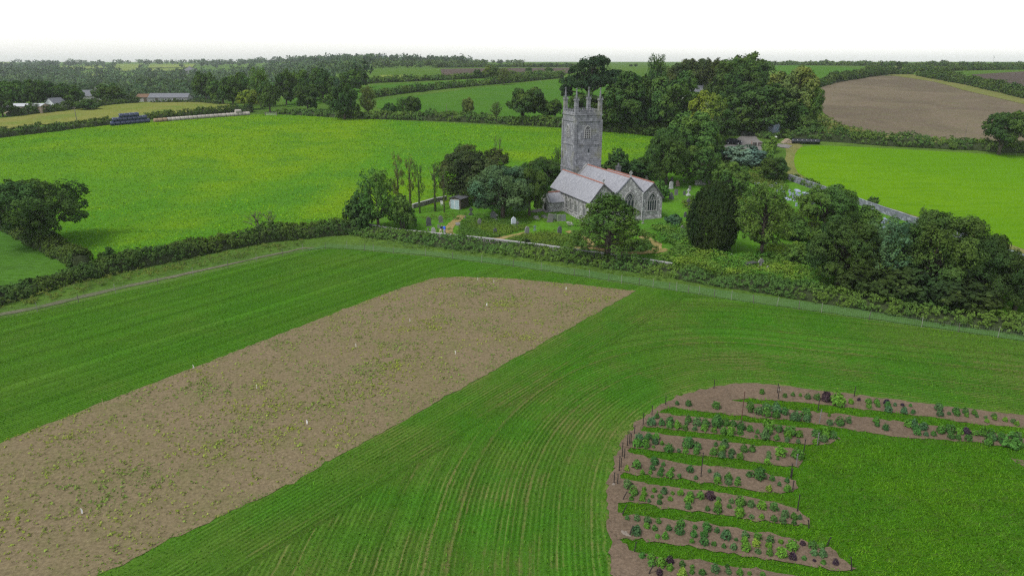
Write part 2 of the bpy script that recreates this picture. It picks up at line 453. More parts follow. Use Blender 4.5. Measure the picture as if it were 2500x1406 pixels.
def crop_mat():
    """drilled crop: rows follow the attributes d_strip and d_bed (metres from the bare strip, from the beds)"""
    m, nt, out = new_mat('drilled_crop'); T = NT(nt)
    p = T.pos()
    d1, d2 = T.attr('d_strip'), T.attr('d_bed')
    wob = T.noise(p, 0.09, 2.0)
    sel = T.ramp(T.math('ADD', d1, T.math('MULTIPLY', T.math('SUBTRACT', wob, 0.5), 2.0)), 6.6, 7.0)
    side = T.attr('side')
    sel = T.math('MULTIPLY', sel, side)
    row = T.math('ADD', T.math('MULTIPLY', d1, T.math('SUBTRACT', 1.0, sel)), T.math('MULTIPLY', d2, sel))
    row = T.math('ADD', row, T.math('MULTIPLY', T.noise(p, 0.5, 2.0), 0.12))
    w = T.math('SINE', T.math('MULTIPLY', row, 2 * math.pi / 0.38))
    band = T.noise(row, 1.3, 4.0, 0.75, '1D')
    thin = T.noise(p, 0.11, 4.0, 0.6)
    patch = T.noise(p, 0.75, 6.0, 0.72)
    fine = T.noise(p, 5.0, 5.0, 0.7)
    fine2 = T.noise(p, 1.6, 4.0, 0.7)
    lush = T.noise(p, 0.045, 3.0, 0.55)
    g = T.mix(T.ramp(thin, 0.36, 0.66), (0.034, 0.102, 0.009), (0.050, 0.097, 0.014))
    g = T.mix(T.math('MULTIPLY', T.ramp(lush, 0.50, 0.66), 0.7), g, (0.034, 0.122, 0.008))
    g = T.mix(T.math('MULTIPLY', T.ramp(lush, 0.50, 0.36), 0.5), g, (0.066, 0.104, 0.018))
    g = T.mix(T.math('MULTIPLY', T.ramp(patch, 0.45, 0.7), 0.6), g, (0.028, 0.080, 0.006))
    far = T.ramp(d2, 16.0, 40.0)
    g = T.mix(T.math('MULTIPLY', far, 0.6), g, (0.040, 0.108, 0.009))
    near = T.math('SUBTRACT', 1.0, T.ramp(d2, 4.0, 24.0))
    # dark and light rows; the soil shows between them in thin streaks and patches, most near the beds
    lines = T.math('MULTIPLY', w, T.ramp(T.noise(p, 0.16, 3.0, 0.6), 0.30, 0.62))
    gap = T.math('ADD', T.math('MULTIPLY', lines, 0.8), T.math('MULTIPLY', T.math('SUBTRACT', band, 0.5), 5.5))
    gap = T.math('ADD', gap, T.math('MULTIPLY', T.math('SUBTRACT', thin, 0.55), 3.5))
    gap = T.math('ADD', gap, T.math('MULTIPLY', T.math('SUBTRACT', patch, 0.5), 3.5))
    gap = T.math('ADD', gap, T.math('MULTIPLY', near, 0.45))
    s = T.math('MULTIPLY', T.ramp(gap, 0.25, 1.9), 0.62)
    s = T.math('MULTIPLY', s, T.math('MULTIPLY_ADD', far, -0.6, 1.0))
    col = T.mix(s, g, (0.120, 0.110, 0.042))
    cs = nt.nodes.new('ShaderNodeVectorMath'); cs.operation = 'SCALE'
    rowv = T.math('MULTIPLY_ADD', lines, 0.22, 0.98)  # darkens every other line: the drill rows' shadow, put into the colour
    wide = T.noise(row, 0.55, 3.0, 0.7, '1D')
    rowv = T.math('ADD', rowv, T.math('MULTIPLY', T.math('SUBTRACT', wide, 0.5), 1.1))
    T.l(col, cs.inputs[0]); T.l(T.math('MULTIPLY', T.math('MULTIPLY_ADD', fine, 1.5, 0.33), rowv), cs.inputs['Scale'])
    h = T.math('ADD', T.math('MULTIPLY', gap, -0.35), T.math('ADD', fine, fine2))
    bs = T.n('ShaderNodeBsdfDiffuse'); T.l(cs.outputs[0], bs.inputs['Color']); T.l(T.bump(h, 0.55, 0.14), bs.inputs['Normal'])
    T.l(bs.outputs[0], out.inputs[0])
    return m
M_CROP = crop_mat()

# ------------------------------------------------------------------ the land
def struct(o): o['kind'] = 'structure'; return o
def build_ground():
    ys = np.concatenate([np.arange(-120, 20, 20), np.arange(20, 480, 4.0), np.arange(480, 900, 12.0), np.arange(900, 2600, 50.0), np.arange(2600, 4001, 200.0)])
    us = np.concatenate([np.linspace(-1.6, -1.0, 6)[:-1], np.linspace(-1.0, 1.0, 150), np.linspace(1.0, 1.6, 6)[1:]])
    U, Y = np.meshgrid(us, ys)
    X = U * np.maximum(Y, 120.0)
    Z = tz(X, Y)
    nr, nc = X.shape
    V = np.stack([X, Y, Z], -1).reshape(-1, 3)
    idx = np.arange(nr * nc).reshape(nr, nc)
    Q = np.stack([idx[:-1, :-1], idx[:-1, 1:], idx[1:, 1:], idx[1:, :-1]], -1).reshape(-1, 4)
    me = bpy.data.meshes.new('ground')
    me.vertices.add(len(V)); me.vertices.foreach_set('co', V.astype(np.float32).ravel())
    me.loops.add(Q.size); me.loops.foreach_set('vertex_index', Q.astype(np.int32).ravel())
    me.polygons.add(len(Q)); me.polygons.foreach_set('loop_start', np.arange(len(Q), dtype=np.int32) * 4)
    me.polygons.foreach_set('use_smooth', np.ones(len(Q), bool))
    me.update(calc_edges=True); me.materials.append(M_LAND)
    return struct(link('ground', me))
build_ground()

def plan(pts):
    """photo points -> plan points on the land"""
    return [(g.x, g.y) for g in (G(*p) for p in pts)]
def inside(P, poly):
    x, y = P[:, 0], P[:, 1]
    r = np.zeros(len(P), bool)
    n = len(poly)
    for i in range(n):
        x1, y1 = poly[i]; x2, y2 = poly[(i + 1) % n]
        c = ((y1 > y) != (y2 > y)) & (x < (x2 - x1) * (y - y1) / (y2 - y1 + 1e-12) + x1)
        r ^= c
    return r
def dist_poly(P, line, closed=False):
    P = np.asarray(P, float)
    best = np.full(len(P), 1e9)
    L = list(line) + ([line[0]] if closed else [])
    for a, b in zip(L[:-1], L[1:]):
        a, b = np.array(a), np.array(b)
        ab = b - a
        t = np.clip(((P - a) @ ab) / max(ab @ ab, 1e-9), 0, 1)
        best = np.minimum(best, np.linalg.norm(P - (a + t[:, None] * ab), axis=1))
    return best
def smooth_line(pts, closed=False, n=3):
    P = [np.array(p, float) for p in pts]
    for _ in range(n):
        Q = []
        m = len(P)
        rng_ = range(m if closed else m - 1)
        if not closed: Q.append(P[0])
        for i in rng_:
            a, b = P[i], P[(i + 1) % m]
            Q += [a * .75 + b * .25, a * .25 + b * .75]
        if not closed: Q.append(P[-1])
        P = Q
    return [tuple(p) for p in P]
def resample(line, step):
    out = [np.array(line[0], float)]
    for a, b in zip(line[:-1], line[1:]):
        a, b = np.array(a, float), np.array(b, float)
        n = max(1, int(math.ceil(np.linalg.norm(b - a) / step)))
        out += [a + (b - a) * (k / n) for k in range(1, n + 1)]
    return out
def sheet(name, poly, mat, off, step, ragged=0.0, attrs=None, seed=0, bumps=0.0):
    """a field laid on the land: plan polygon, filled with a triangle mesh that follows the slope"""
    rng = np.random.default_rng(seed + 11)
    ring = np.array(resample(list(poly) + [poly[0]], step)[:-1])
    if ragged:
        ring = ring + rng.normal(0, ragged, ring.shape)
    x0, y0 = ring.min(0); x1, y1 = ring.max(0)
    gx, gy = np.meshgrid(np.arange(x0, x1, step), np.arange(y0, y1, step))
    I = np.stack([gx.ravel(), gy.ravel()], -1) + rng.uniform(-.15, .15, (gx.size, 2)) * step
    I = I[inside(I, [tuple(p) for p in ring])]
    if len(I):
        I = I[dist_poly(I, [tuple(p) for p in ring], True) > step * 0.4] if len(ring) < 700 else I
    pts = [Vector(p) for p in ring] + [Vector(p) for p in I]
    n = len(ring)
    res = delaunay_2d_cdt(pts, [], [list(range(n))], 1, 1e-5)
    P = np.array([(v.x, v.y) for v in res[0]])
    Z = tz(P[:, 0], P[:, 1]) + off
    if bumps:
        Z = Z + rng.uniform(0, bumps, len(Z))
    me = mesh(name, np.column_stack([P, Z]), [tuple(f) for f in res[2]], mat, smooth=True)
    if attrs:
        for k, fn in attrs.items():
            at = me.attributes.new(k, 'FLOAT', 'POINT')
            at.data.foreach_set('value', np.ascontiguousarray(fn(P), np.float32))
    return struct(link(name, me))

# --- the foreground field, its bare strip and the planting beds
FENCE_PX = [(-700, 945), (-300, 845), (0, 779), (92, 762), (192, 739), (283, 716.5), (386, 695), (472, 674), (556.6, 656), (626, 640), (690, 625), (740, 615),
            (795, 608), (847.5, 608), (890, 613), (913, 615), (960.6, 619.7), (1038.7, 626), (1105, 633), (1176, 642), (1253, 652), (1321, 661.5), (1403, 674),
            (1438.6, 679), (1486, 688), (1517, 693), (1560, 698), (1594, 703), (1633, 708.5), (1651, 711), (1680, 716), (1706, 720), (1744, 727), (1785, 733),
            (1840, 741), (1896, 748), (1950, 756), (2005, 764), (2121, 781), (2250, 799), (2340, 811), (2436, 824), (2530, 838), (2800, 880)]
FENCE = plan(FENCE_PX)
STRIP_R = plan([(250, 1400), (1540, 712)])
STRIP = plan([(0, 1080), (200, 1003), (500, 888), (750, 790), (950, 714), (1045, 684), (1075, 678), (1130, 676), (1250, 681), (1400, 694), (1552, 711),
                          (1100, 963), (700, 1185), (250, 1400), (-150, 1580), (-500, 1700), (-700, 1500), (-350, 1210)])
BED_LINE = smooth_line(plan([(1515, 1560), (1500, 1406), (1492, 1368), (1487, 1296), (1483, 1224), (1487, 1181), (1496, 1138), (1514, 1091), (1539, 1051),
                             (1579, 1012), (1633, 977), (1694, 956), (1759, 941), (1820, 936), (1874, 938), (1964, 950), (2100, 968), (2166, 974), (2296, 992),
                             (2500, 1015), (2900, 1060)]), False, 2)
_sa, _sb = np.array(STRIP_R[0]), np.array(STRIP_R[1])
_st = (_sb - _sa) / np.linalg.norm(_sb - _sa)
_sn = np.array([_st[1], -_st[0]])                      # points right of the strip, towards the beds
def d_strip(P): return (np.asarray(P) - _sa) @ _sn
def d_bed(P): return dist_poly(P, BED_LINE)
CROP_POLY = [FENCE[0]] + FENCE[1:] + plan([(3300, 1250), (3000, 1900), (1250, 2100), (-600, 1900)])
CROP_POLY = [p for p in CROP_POLY]
sheet('sown_field', CROP_POLY, M_CROP, 0.03, 1.0, attrs={'d_strip': d_strip, 'd_bed': d_bed, 'side': lambda P: (d_strip(P) > 0).astype(float)}, seed=1)
sheet('bare_soil_strip', STRIP, M_STRIPSOIL, 0.042, 0.6, ragged=0.10, seed=2, bumps=0.03)

Z1 = lambda pts: [(1460 + x / 2.778, 900 + y / 2.778) for x, y in pts]
# the grass inside the bed outline (everything right of the margin), then each soil bed on top of it
_out_px = [(1502, 1420), (1492, 1368), (1487, 1296), (1483, 1224), (1487, 1181), (1496, 1138), (1514, 1091), (1539, 1051), (1579, 1012), (1633, 977), (1694, 956),
           (1759, 941), (1820, 936), (1874, 938), (1964, 950), (2100, 968), (2166, 974), (2296, 992), (2500, 1015), (2900, 1060)]
sheet('bed_lawn', smooth_line(plan(_out_px + [(3300, 1250), (3000, 1900), (1560, 1900)]), True, 1), M_LAWN, 0.045, 1.0, seed=3, bumps=0.03)
BEDS = [
    ([(1633, 977), (1694, 956), (1759, 941), (1820, 936), (1874, 938), (1964, 950), (2100, 968), (2166, 974), (2296, 992), (2500, 1015), (2900, 1060)],
     [(2900, 1092), (2500, 1046), (2350, 1035), (2307, 1024), (2170, 1008), (2044, 995), (1900, 979), (1822, 975), (1740, 985), (1680, 985)]),
    ([(1622, 985), (1700, 975), (1760, 975), (1824, 985), (1928, 1003), (2000, 1008), (2100, 1017), (2116, 1021), (2206, 1030), (2314, 1046), (2404, 1055), (2500, 1073), (2700, 1100)],
     [(2700, 1125), (2500, 1094), (2469, 1096), (2404, 1085), (2332, 1076), (2224, 1073), (2152, 1064), (2055, 1048), (1983, 1035), (1946, 1028), (1820, 1019), (1712, 1004), (1622, 995)]),
    ([(1580, 1012), (1598, 1009), (1676, 1017), (1784, 1028), (1892, 1039), (1982, 1049), (2057, 1069)],
     [(2035, 1082), (1996, 1091), (1921, 1084), (1820, 1069), (1712, 1058), (1622, 1046), (1550, 1042)]),
    ([(1540, 1050), (1553, 1053), (1640, 1064), (1748, 1078), (1856, 1089), (1960, 1101)],
     [(1964, 1112), (1946, 1148), (1856, 1130), (1748, 1116), (1658, 1109), (1543, 1096), (1515, 1090)]),
    ([(1505, 1107), (1532, 1107), (1622, 1125), (1712, 1139), (1802, 1148), (1939, 1170)],
     [(1948, 1184), (1935, 1210), (1820, 1197), (1694, 1177), (1604, 1166), (1514, 1154), (1490, 1156)]),
    ([(1487, 1166), (1532, 1174), (1622, 1188), (1712, 1201), (1820, 1213), (1942, 1242)],
     [(1964, 1260), (1975, 1291), (1856, 1273), (1748, 1260), (1640, 1244), (1550, 1229), (1484, 1226)]),
    ([(1485, 1246), (1525, 1260), (1604, 1267), (1676, 1274), (1784, 1289), (1921, 1314)],
     [(2022, 1336), (2050, 1364), (2097, 1400), (2000, 1386), (1892, 1372), (1784, 1354), (1676, 1337), (1568, 1318), (1488, 1318)]),
    ([(1490, 1330), (1525, 1330), (1546, 1354), (1604, 1361), (1676, 1368), (1784, 1384), (1892, 1399), (2040, 1425)],
     [(2060, 1480), (1800, 1450), (1600, 1440), (1500, 1430)]),
]
for i, (up, lo) in enumerate(BEDS):
    sheet('soil_bed', smooth_line(plan(up + lo), True, 1), M_SOIL, 0.085 + 0.005 * i, 0.6, ragged=0.12, seed=20 + i, bumps=0.04)
_marg = [(1500, 1440), (1492, 1368), (1487, 1296), (1483, 1224), (1487, 1181), (1496, 1138), (1514, 1091), (1539, 1051), (1579, 1012), (1633, 977), (1680, 960)]
_marg_in = [(1700, 985), (1640, 992), (1600, 1010), (1568, 1043), (1543, 1090), (1525, 1135), (1511, 1180), (1508, 1224), (1513, 1296), (1520, 1368), (1530, 1440)]
sheet('soil_margin', smooth_line(plan(_marg + _marg_in), True, 1), M_SOIL, 0.078, 0.6, ragged=0.12, seed=40, bumps=0.03)
sheet('soil_bed', plan([(2470, 1120), (2560, 1135), (2560, 1160), (2490, 1140)]), M_SOIL, 0.08, 0.8, ragged=0.1, seed=41)
# --- fields behind
PASTURE = smooth_line(plan([(-500, 430), (-300, 385), (0, 338), (270, 306), (610, 282), (660, 279), (900, 291), (1200, 307), (1400, 315), (1620, 328), (1600, 395), (1470, 420), (1330, 450), (1200, 478),
                (1040, 505), (940, 530), (860, 552), (640, 587), (430, 630), (265, 662), (190, 632), (130, 592), (0, 545), (-200, 480)]), True, 1)
sheet('pasture_field', PASTURE, M_PASTURE, 0.06, 4.0, seed=5)
sheet('paddock', plan([(-500, 520), (-150, 520), (30, 572), (110, 612), (180, 655), (60, 700), (-100, 740), (-400, 800)]), M_HILL, 0.05, 3.0, seed=6)
BRIGHT = smooth_line(plan([(1960, 356), (1942, 372), (1937, 400), (1952, 430), (2060, 472), (2250, 531), (2500, 606), (2900, 750), (3300, 900), (3200, 430), (2500, 382), (2250, 368), (2050, 357)]), True, 1)
sheet('hay_field', BRIGHT, M_BRIGHT, 0.07, 4.0, seed=7)
sheet('dry_field_margin', smooth_line(plan([(1905, 347), (1965, 352), (1950, 375), (1945, 402), (1960, 427), (2060, 467), (2250, 526), (2500, 600), (2900, 742), (2880, 760), (2500, 616), (2240, 541), (2050, 482), (1930, 437), (1912, 405), (1922, 370)]), True, 1), M_DRYGRASS, 0.045, 3.0, seed=8)
sheet('ploughed_field', smooth_line(plan([(1985, 218), (2000, 268), (2050, 312), (2150, 335), (2500, 350), (2900, 365), (2950, 290), (2500, 253), (2350, 219), (2280, 200), (2170, 184), (2080, 192)]), True, 1), M_PLOUGH, 0.12, 6.0, seed=9)
sheet('stubble_margin', plan([(2150, 183), (2280, 201), (2350, 221), (2500, 256), (2900, 293), (2900, 277), (2500, 241), (2330, 203), (2220, 182)]), M_DRYGRASS, 0.2, 6.0, seed=10)
sheet('rough_bank', plan([(1985, 268), (2050, 306), (2150, 330), (2300, 342), (2300, 355), (2100, 345), (1990, 330)]), M_DRYGRASS, 0.2, 5.0, seed=12)
sheet('upper_ploughed_field', plan([(2370, 184), (2500, 176), (2900, 172), (2950, 262), (2500, 226), (2420, 203)]), M_PLOUGH2, 0.3, 8.0, seed=13)
sheet('upper_green_field', plan([(1860, 161.5), (1960, 161), (2140, 173), (2100, 181), (1990, 207), (1930, 195)]), M_HILL, 0.3, 8.0, seed=14)
sheet('far_stubble_field', plan([(2160, 163), (2400, 165), (2420, 171), (2200, 174)]), M_DRYGRASS, 0.5, 12.0, seed=15)
sheet('hill_field', plan([(920, 247), (1150, 218), (1420, 190), (1560, 185), (1560, 300), (1395, 292), (1200, 284), (1000, 275), (920, 265)]), M_HILL, 0.1, 6.0, seed=16)
sheet('hill_field', plan([(690, 246), (800, 226), (1000, 206), (1180, 194), (1375, 186), (1378, 190), (1150, 208), (1000, 226), (900, 240), (700, 262)]), M_HILL, 0.2, 6.0, seed=17)
sheet('ploughed_hill_field', plan([(1075, 170), (1230, 168), (1400, 167), (1400, 180), (1240, 186), (1080, 188)]), M_PLOUGH2, 0.5, 14.0, seed=18)
sheet('crop_field', smooth_line(plan([(-400, 357), (-200, 338), (0, 318), (190, 297), (330, 286), (500, 273), (590, 266), (560, 254), (480, 249), (400, 250), (250, 258), (120, 275), (0, 291), (-300, 312)]), True, 1), M_WHEAT, 0.1, 5.0, seed=19)
FAR_PATCHES = [[(145, 164), (265, 163), (262, 169), (150, 172)], [(275, 158), (350, 158), (330, 176), (278, 176)], [(365, 159), (480, 158), (470, 167), (362, 168)],
               [(345, 170), (455, 168), (440, 175), (350, 177)], [(205, 178), (240, 178), (245, 188), (215, 188)],                [(0, 152), (30, 153), (25, 158), (0, 160)], [(925, 190), (1000, 190), (990, 198), (940, 200)]]
for k, pp in enumerate(FAR_PATCHES):
    sheet('distant_field', plan(pp), M_FARFIELD, 1.5, 25.0, seed=50 + k)

# --- churchyard ground
YARD = plan([(865, 553), (960, 572), (1100, 587), (1250, 603), (1400, 622), (1550, 643), (1700, 668), (1850, 692), (2000, 720), (2200, 752), (2500, 800), (2750, 850),
             (2620, 690), (2500, 640), (2240, 548), (2100, 500), (1935, 445), (1880, 420), (1750, 400), (1600, 400), (1470, 425), (1200, 480), (1010, 508), (930, 535)])
sheet('churchyard_lawn', YARD, M_YARD, 0.10, 2.0, seed=60)
def ribbon(name, pts, w, mat, off, step=0.7, seed=0, ragged=0.06):
    L = smooth_line(plan(pts), False, 2)
    A, B = [], []
    rr = np.random.default_rng(seed)
    for i, p in enumerate(L):
        a = np.array(L[max(i - 1, 0)]); b = np.array(L[min(i + 1, len(L) - 1)])
        t = (b - a) / np.linalg.norm(b - a); n = np.array([-t[1], t[0]])
        ww = w * (0.85 + 0.3 * rr.random()) / 2
        A.append(tuple(np.array(p) + n * ww)); B.append(tuple(np.array(p) - n * ww))
    return sheet(name, A + B[::-1], mat, off, step, ragged=ragged, seed=seed)
ribbon('mown_path', [(1128, 527), (1118, 538), (1103, 548), (1096, 560), (1098, 575), (1112, 586), (1150, 593)], 1.5, M_PATH, 0.15, seed=61)
ribbon('mown_path', [(1190, 588), (1225, 583), (1255, 577), (1285, 570)], 1.5, M_PATH, 0.155, seed=62)
ribbon('mown_path', [(1200, 593), (1290, 603), (1360, 612), (1432, 604), (1470, 612), (1530, 621), (1590, 618), (1632, 611)], 1.7, M_PATH, 0.16, seed=63)
ribbon('mown_path', [(1600, 616), (1606, 600), (1590, 588), (1565, 579)], 1.6, M_PATH, 0.165, seed=64)
ribbon('mown_path', [(1385, 566), (1410, 575), (1440, 590), (1440, 603)], 1.4, M_PATH, 0.17, seed=65)
ribbon('paved_path', [(1300, 520), (1325, 512), (1345, 520)], 1.8, M_TRACK, 0.16, seed=66)
# --- the bare edge between hedge and field, the verge by the churchyard bank, the yard of the lane
sheet('bare_field_edge', plan([(-300, 838), (0, 772), (92, 755), (283, 709), (472, 667), (626, 633), (740, 608), (860, 602), (740, 605), (626, 629), (472, 662), (283, 702), (92, 747), (0, 765), (-300, 831)]), M_EDGE, 0.05, 1.5, ragged=0.12, seed=67)
sheet('grass_verge', plan([(740, 613), (795, 606), (890, 611), (1038, 624), (1253, 650), (1403, 672), (1560, 696), (1785, 731), (2005, 762), (2250, 797), (2530, 836), (2800, 878),
                           (2800, 845), (2530, 806), (2250, 772), (2005, 742), (1785, 713), (1560, 680), (1403, 657), (1253, 637), (1038, 613), (890, 600), (795, 597)]), M_VERGE, 0.06, 1.5, ragged=0.1, seed=68)
sheet('gravel_yard', smooth_line(plan([(1752, 372), (1770, 355), (1800, 340), (1808, 333), (1846, 333), (1850, 342), (1868, 352), (1864, 365), (1850, 378), (1800, 385), (1755, 385)]), True, 1), M_TRACK, 0.14, 2.0, seed=69)
ribbon('gravel_track', [(1860, 352), (1890, 354), (1930, 360)], 4.0, M_TRACK, 0.13, seed=70)

# ------------------------------------------------------------------ plants
def unit(a): return a / np.maximum(np.linalg.norm(a, axis=-1, keepdims=True), 1e-9)
def leaf_quads(C, N, S, rng, aspect=0.62):
    """diamond leaves (or sprays of leaves) at C, facing N, half length S"""
    n = len(C)
    N = unit(N + rng.normal(0, 0.42, (n, 3)))
    u = unit(np.cross(N, rng.normal(0, 1, (n, 3))))
    v = np.cross(N, u)
    S = np.broadcast_to(S, (n,))[:, None] * rng.uniform(0.7, 1.3, (n, 1))
    V = np.stack([C + u * S, C + v * S * aspect, C - u * S, C - v * S * aspect], 1)
    return V.reshape(-1, 3)
def clump_points(rng, blobs, per_blob, per_sub, sub_r=0.34, low=-0.55, fill=0.12):
    """points and outward normals of a crown: blobs carry sub-clumps, sub-clumps carry leaves"""
    C, N, T = [], [], []
    for (c, r) in blobs:
        c, r = np.array(c, float), np.array(r, float)
        k = per_blob
        d = unit(rng.normal(0, 1, (k * 3, 3)))
        d = d[d[:, 2] > low][:k]
        k = len(d)
        sc_ = c + d * r * rng.uniform(0.72, 0.95, (k, 1))
        sr = sub_r * r.mean() * rng.uniform(0.7, 1.35, (k, 1))
        ct = rng.uniform(0, 1, k); bt = rng.uniform(0, 1)
        e = unit(rng.normal(0, 1, (k, per_sub, 3)) + d[:, None, :] * 0.8)
        p = sc_[:, None, :] + e * (sr[:, None, :] * rng.uniform(0.55, 1.05, (k, per_sub, 1)))
        nn = e * 0.75 + d[:, None, :] * 0.5 + np.array([0, 0, 0.15])
        t = np.clip(bt * .4 + ct[:, None] * 0.35 + rng.uniform(0, 0.35, (k, per_sub)), 0, 1.1)
        C.append(p.reshape(-1, 3)); N.append(nn.reshape(-1, 3)); T.append(t.ravel())
        m = int(k * per_sub * fill)
        q = c + unit(rng.normal(0, 1, (m, 3))) * r * rng.uniform(0.2, 0.75, (m, 1))
        C.append(q); N.append(rng.normal(0, 1, (m, 3))); T.append(rng.uniform(0, .5, m))
    return np.concatenate(C), np.concatenate(N), np.concatenate(T)

def proto(name, trunk, C, N, T, S, rng, aspect=0.62):
    """unit tree (height 1, width 1): Empty with trunk and crown, kept aside until placed"""
    cm = quad_mesh(name + '_crown', leaf_quads(C, N, S, rng, aspect), M_LEAF, 4, T)
    tm = trunk.mesh(name + '_trunk', M_BARK, smooth=True) if trunk else None
    return (tm, cm)

def limbs(tr, rng, base_z, targets, r0, top=None):
    for t in targets:
        t = Vector(t)
        s = Vector((rng.normal(0, .01), rng.normal(0, .01), base_z * (0.75 + 0.4 * rng.random())))
        mid = s.lerp(t, 0.5) + Vector((rng.normal(0, .03), rng.normal(0, .03), .02))
        tr.tube([s, mid, t], [r0, r0 * .6, r0 * .22], 5)

def make_broad(seed, nb=12, base=0.30, skirt=0.22, leafs=(30, 28), S=0.0215, flat=1.0, lean=0.0, gap=0.0, rb=(0.13, 0.2)):
    rng = np.random.default_rng(seed)
    blobs = []
    cz = (1 + skirt) / 2
    rz = (1 - skirt) / 2
    for i in range(nb):
        a = 2 * math.pi * (i * 0.618 + rng.random() * 0.15)
        h = -0.85 + 1.8 * ((i + 0.5) / nb)
        h = min(h, 0.98)
        w = math.sqrt(max(0.05, 1 - h * h)) * rng.uniform(0.8, 1.0)
        r = rng.uniform(*rb)
        R = 0.5 - r * 0.8
        x, y, z = math.cos(a) * w * R, math.sin(a) * w * R, cz + h * (rz - r * 0.75)
        x += lean * (z - 0.4)
        blobs.append(((x, y, z), (r, r, r * flat * rng.uniform(.8, 1.0))))
    if gap < 0.5:
        blobs.append(((lean * .2, 0, cz), (0.27, 0.27, rz * .72)))
    C, N, T = clump_points(rng, blobs, leafs[0], leafs[1])
    tr = MB()
    tr.tube([(0, 0, -.06), (0.005, 0, base * .5), (lean * .1, 0, base), (lean * .15, 0.005, cz)], [0.042, 0.032, 0.027, 0.012], 7)
    limbs(tr, rng, base, [b[0] for b in blobs[:nb]], 0.017)
    return proto('broadleaf', tr, C, N, T, S, rng)
def make_bush(seed, S=0.04, nb=7):
    rng = np.random.default_rng(seed)
    blobs = [((0, 0, .42), (.3, .3, .4))]
    for i in range(nb):
        a = 6.283 * (i / nb + rng.random() * .1)
        r = rng.uniform(.17, .26)
        blobs.append(((math.cos(a) * (.5 - r), math.sin(a) * (.5 - r), rng.uniform(.2, .62)), (r, r, r * 1.2)))
    blobs.append(((rng.normal(0, .08), rng.normal(0, .08), .75), (.24, .24, .24)))
    C, N, T = clump_points(rng, blobs, 22, 20, low=-.7)
    C[:, 2] = np.maximum(C[:, 2], 0.0)
    tr = MB()
    for i in range(4):
        tr.tube([(rng.normal(0, .02), rng.normal(0, .02), -.05), (rng.normal(0, .1), rng.normal(0, .1), .4)], [.025, .012], 5)
    return proto('bush', tr, C, N, T, S, rng)
def make_pine(seed):
    rng = np.random.default_rng(seed)
    blobs = []
    for (x, y, z, r, q) in [(.0, .0, .90, .22, .09), (.12, -.05, .95, .16, .06), (-.16, .05, .80, .2, .08), (.2, .1, .77, .2, .07), (.36, 0, .76, .14, .055), (-.32, -.05, .66, .18, .07), (-.05, .18, .72, .2, .07),
                            (.05, -.2, .7, .22, .07), (-.4, .05, .56, .1, .05), (.25, -.15, .66, .17, .06), (-.2, -.2, .62, .16, .06), (-.36, .1, .48, .1, .04), (.12, .22, .62, .14, .05), (-.05, -.05, .6, .16, .06)]:
        blobs.append(((x, y, z), (r, r, q)))
    C, N, T = clump_points(rng, blobs, 30, 26, 0.3, -.3)
    tr = MB()
    tr.tube([(0, 0, -.05), (.02, 0, .3), (-.01, 0, .55), (0, 0, .85)], [.04, .033, .028, .012], 7)
    for b in blobs:
        s = Vector((0.0, 0, b[0][2] - .14)); t = Vector(b[0])
        tr.tube([s, s.lerp(t, .5) + Vector((0, 0, .01)), t], [.017, .011, .005], 5)
    return proto('pine', tr, C, N, T, 0.02, rng, 0.4)
def make_cedar(seed):
    rng = np.random.default_rng(seed)
    blobs = []
    tr = MB()
    tr.tube([(0, 0, -.03), (0, 0, .25), (0.01, 0, .6), (0, 0, .93)], [.05, .04, .026, .01], 8)
    for i in range(52):
        z = 0.16 + 0.80 * (i / 51) ** 0.9
        a = i * 2.4 + rng.normal(0, .2)
        R = (0.56 * (1 - (max(0.0, z - 0.2) / 0.8) ** 1.55) + .05) * rng.uniform(.7, 1.05)
        x, y = math.cos(a) * R * .72, math.sin(a) * R * .72
        rr = rng.uniform(.12, .17) * (1.15 - .4 * z)
        blobs.append(((x, y, z - .02), (rr, rr, rr * .33)))
        blobs.append(((x * 1.32, y * 1.32, z - .055), (rr * .8, rr * .8, rr * .28)))
        s = Vector((0, 0, z - .03)); t = Vector((x * 1.3, y * 1.3, z - .05))
        tr.tube([s, s.lerp(t, .5) + Vector((0, 0, .025)), t], [.011, .008, .003], 4)
    C, N, T = clump_points(rng, blobs, 9, 15, .4, -.2)
    N = N * .5 + np.array([0, 0, .6])
    return proto('cedar', tr, C, N, T, 0.019, rng, 0.4)
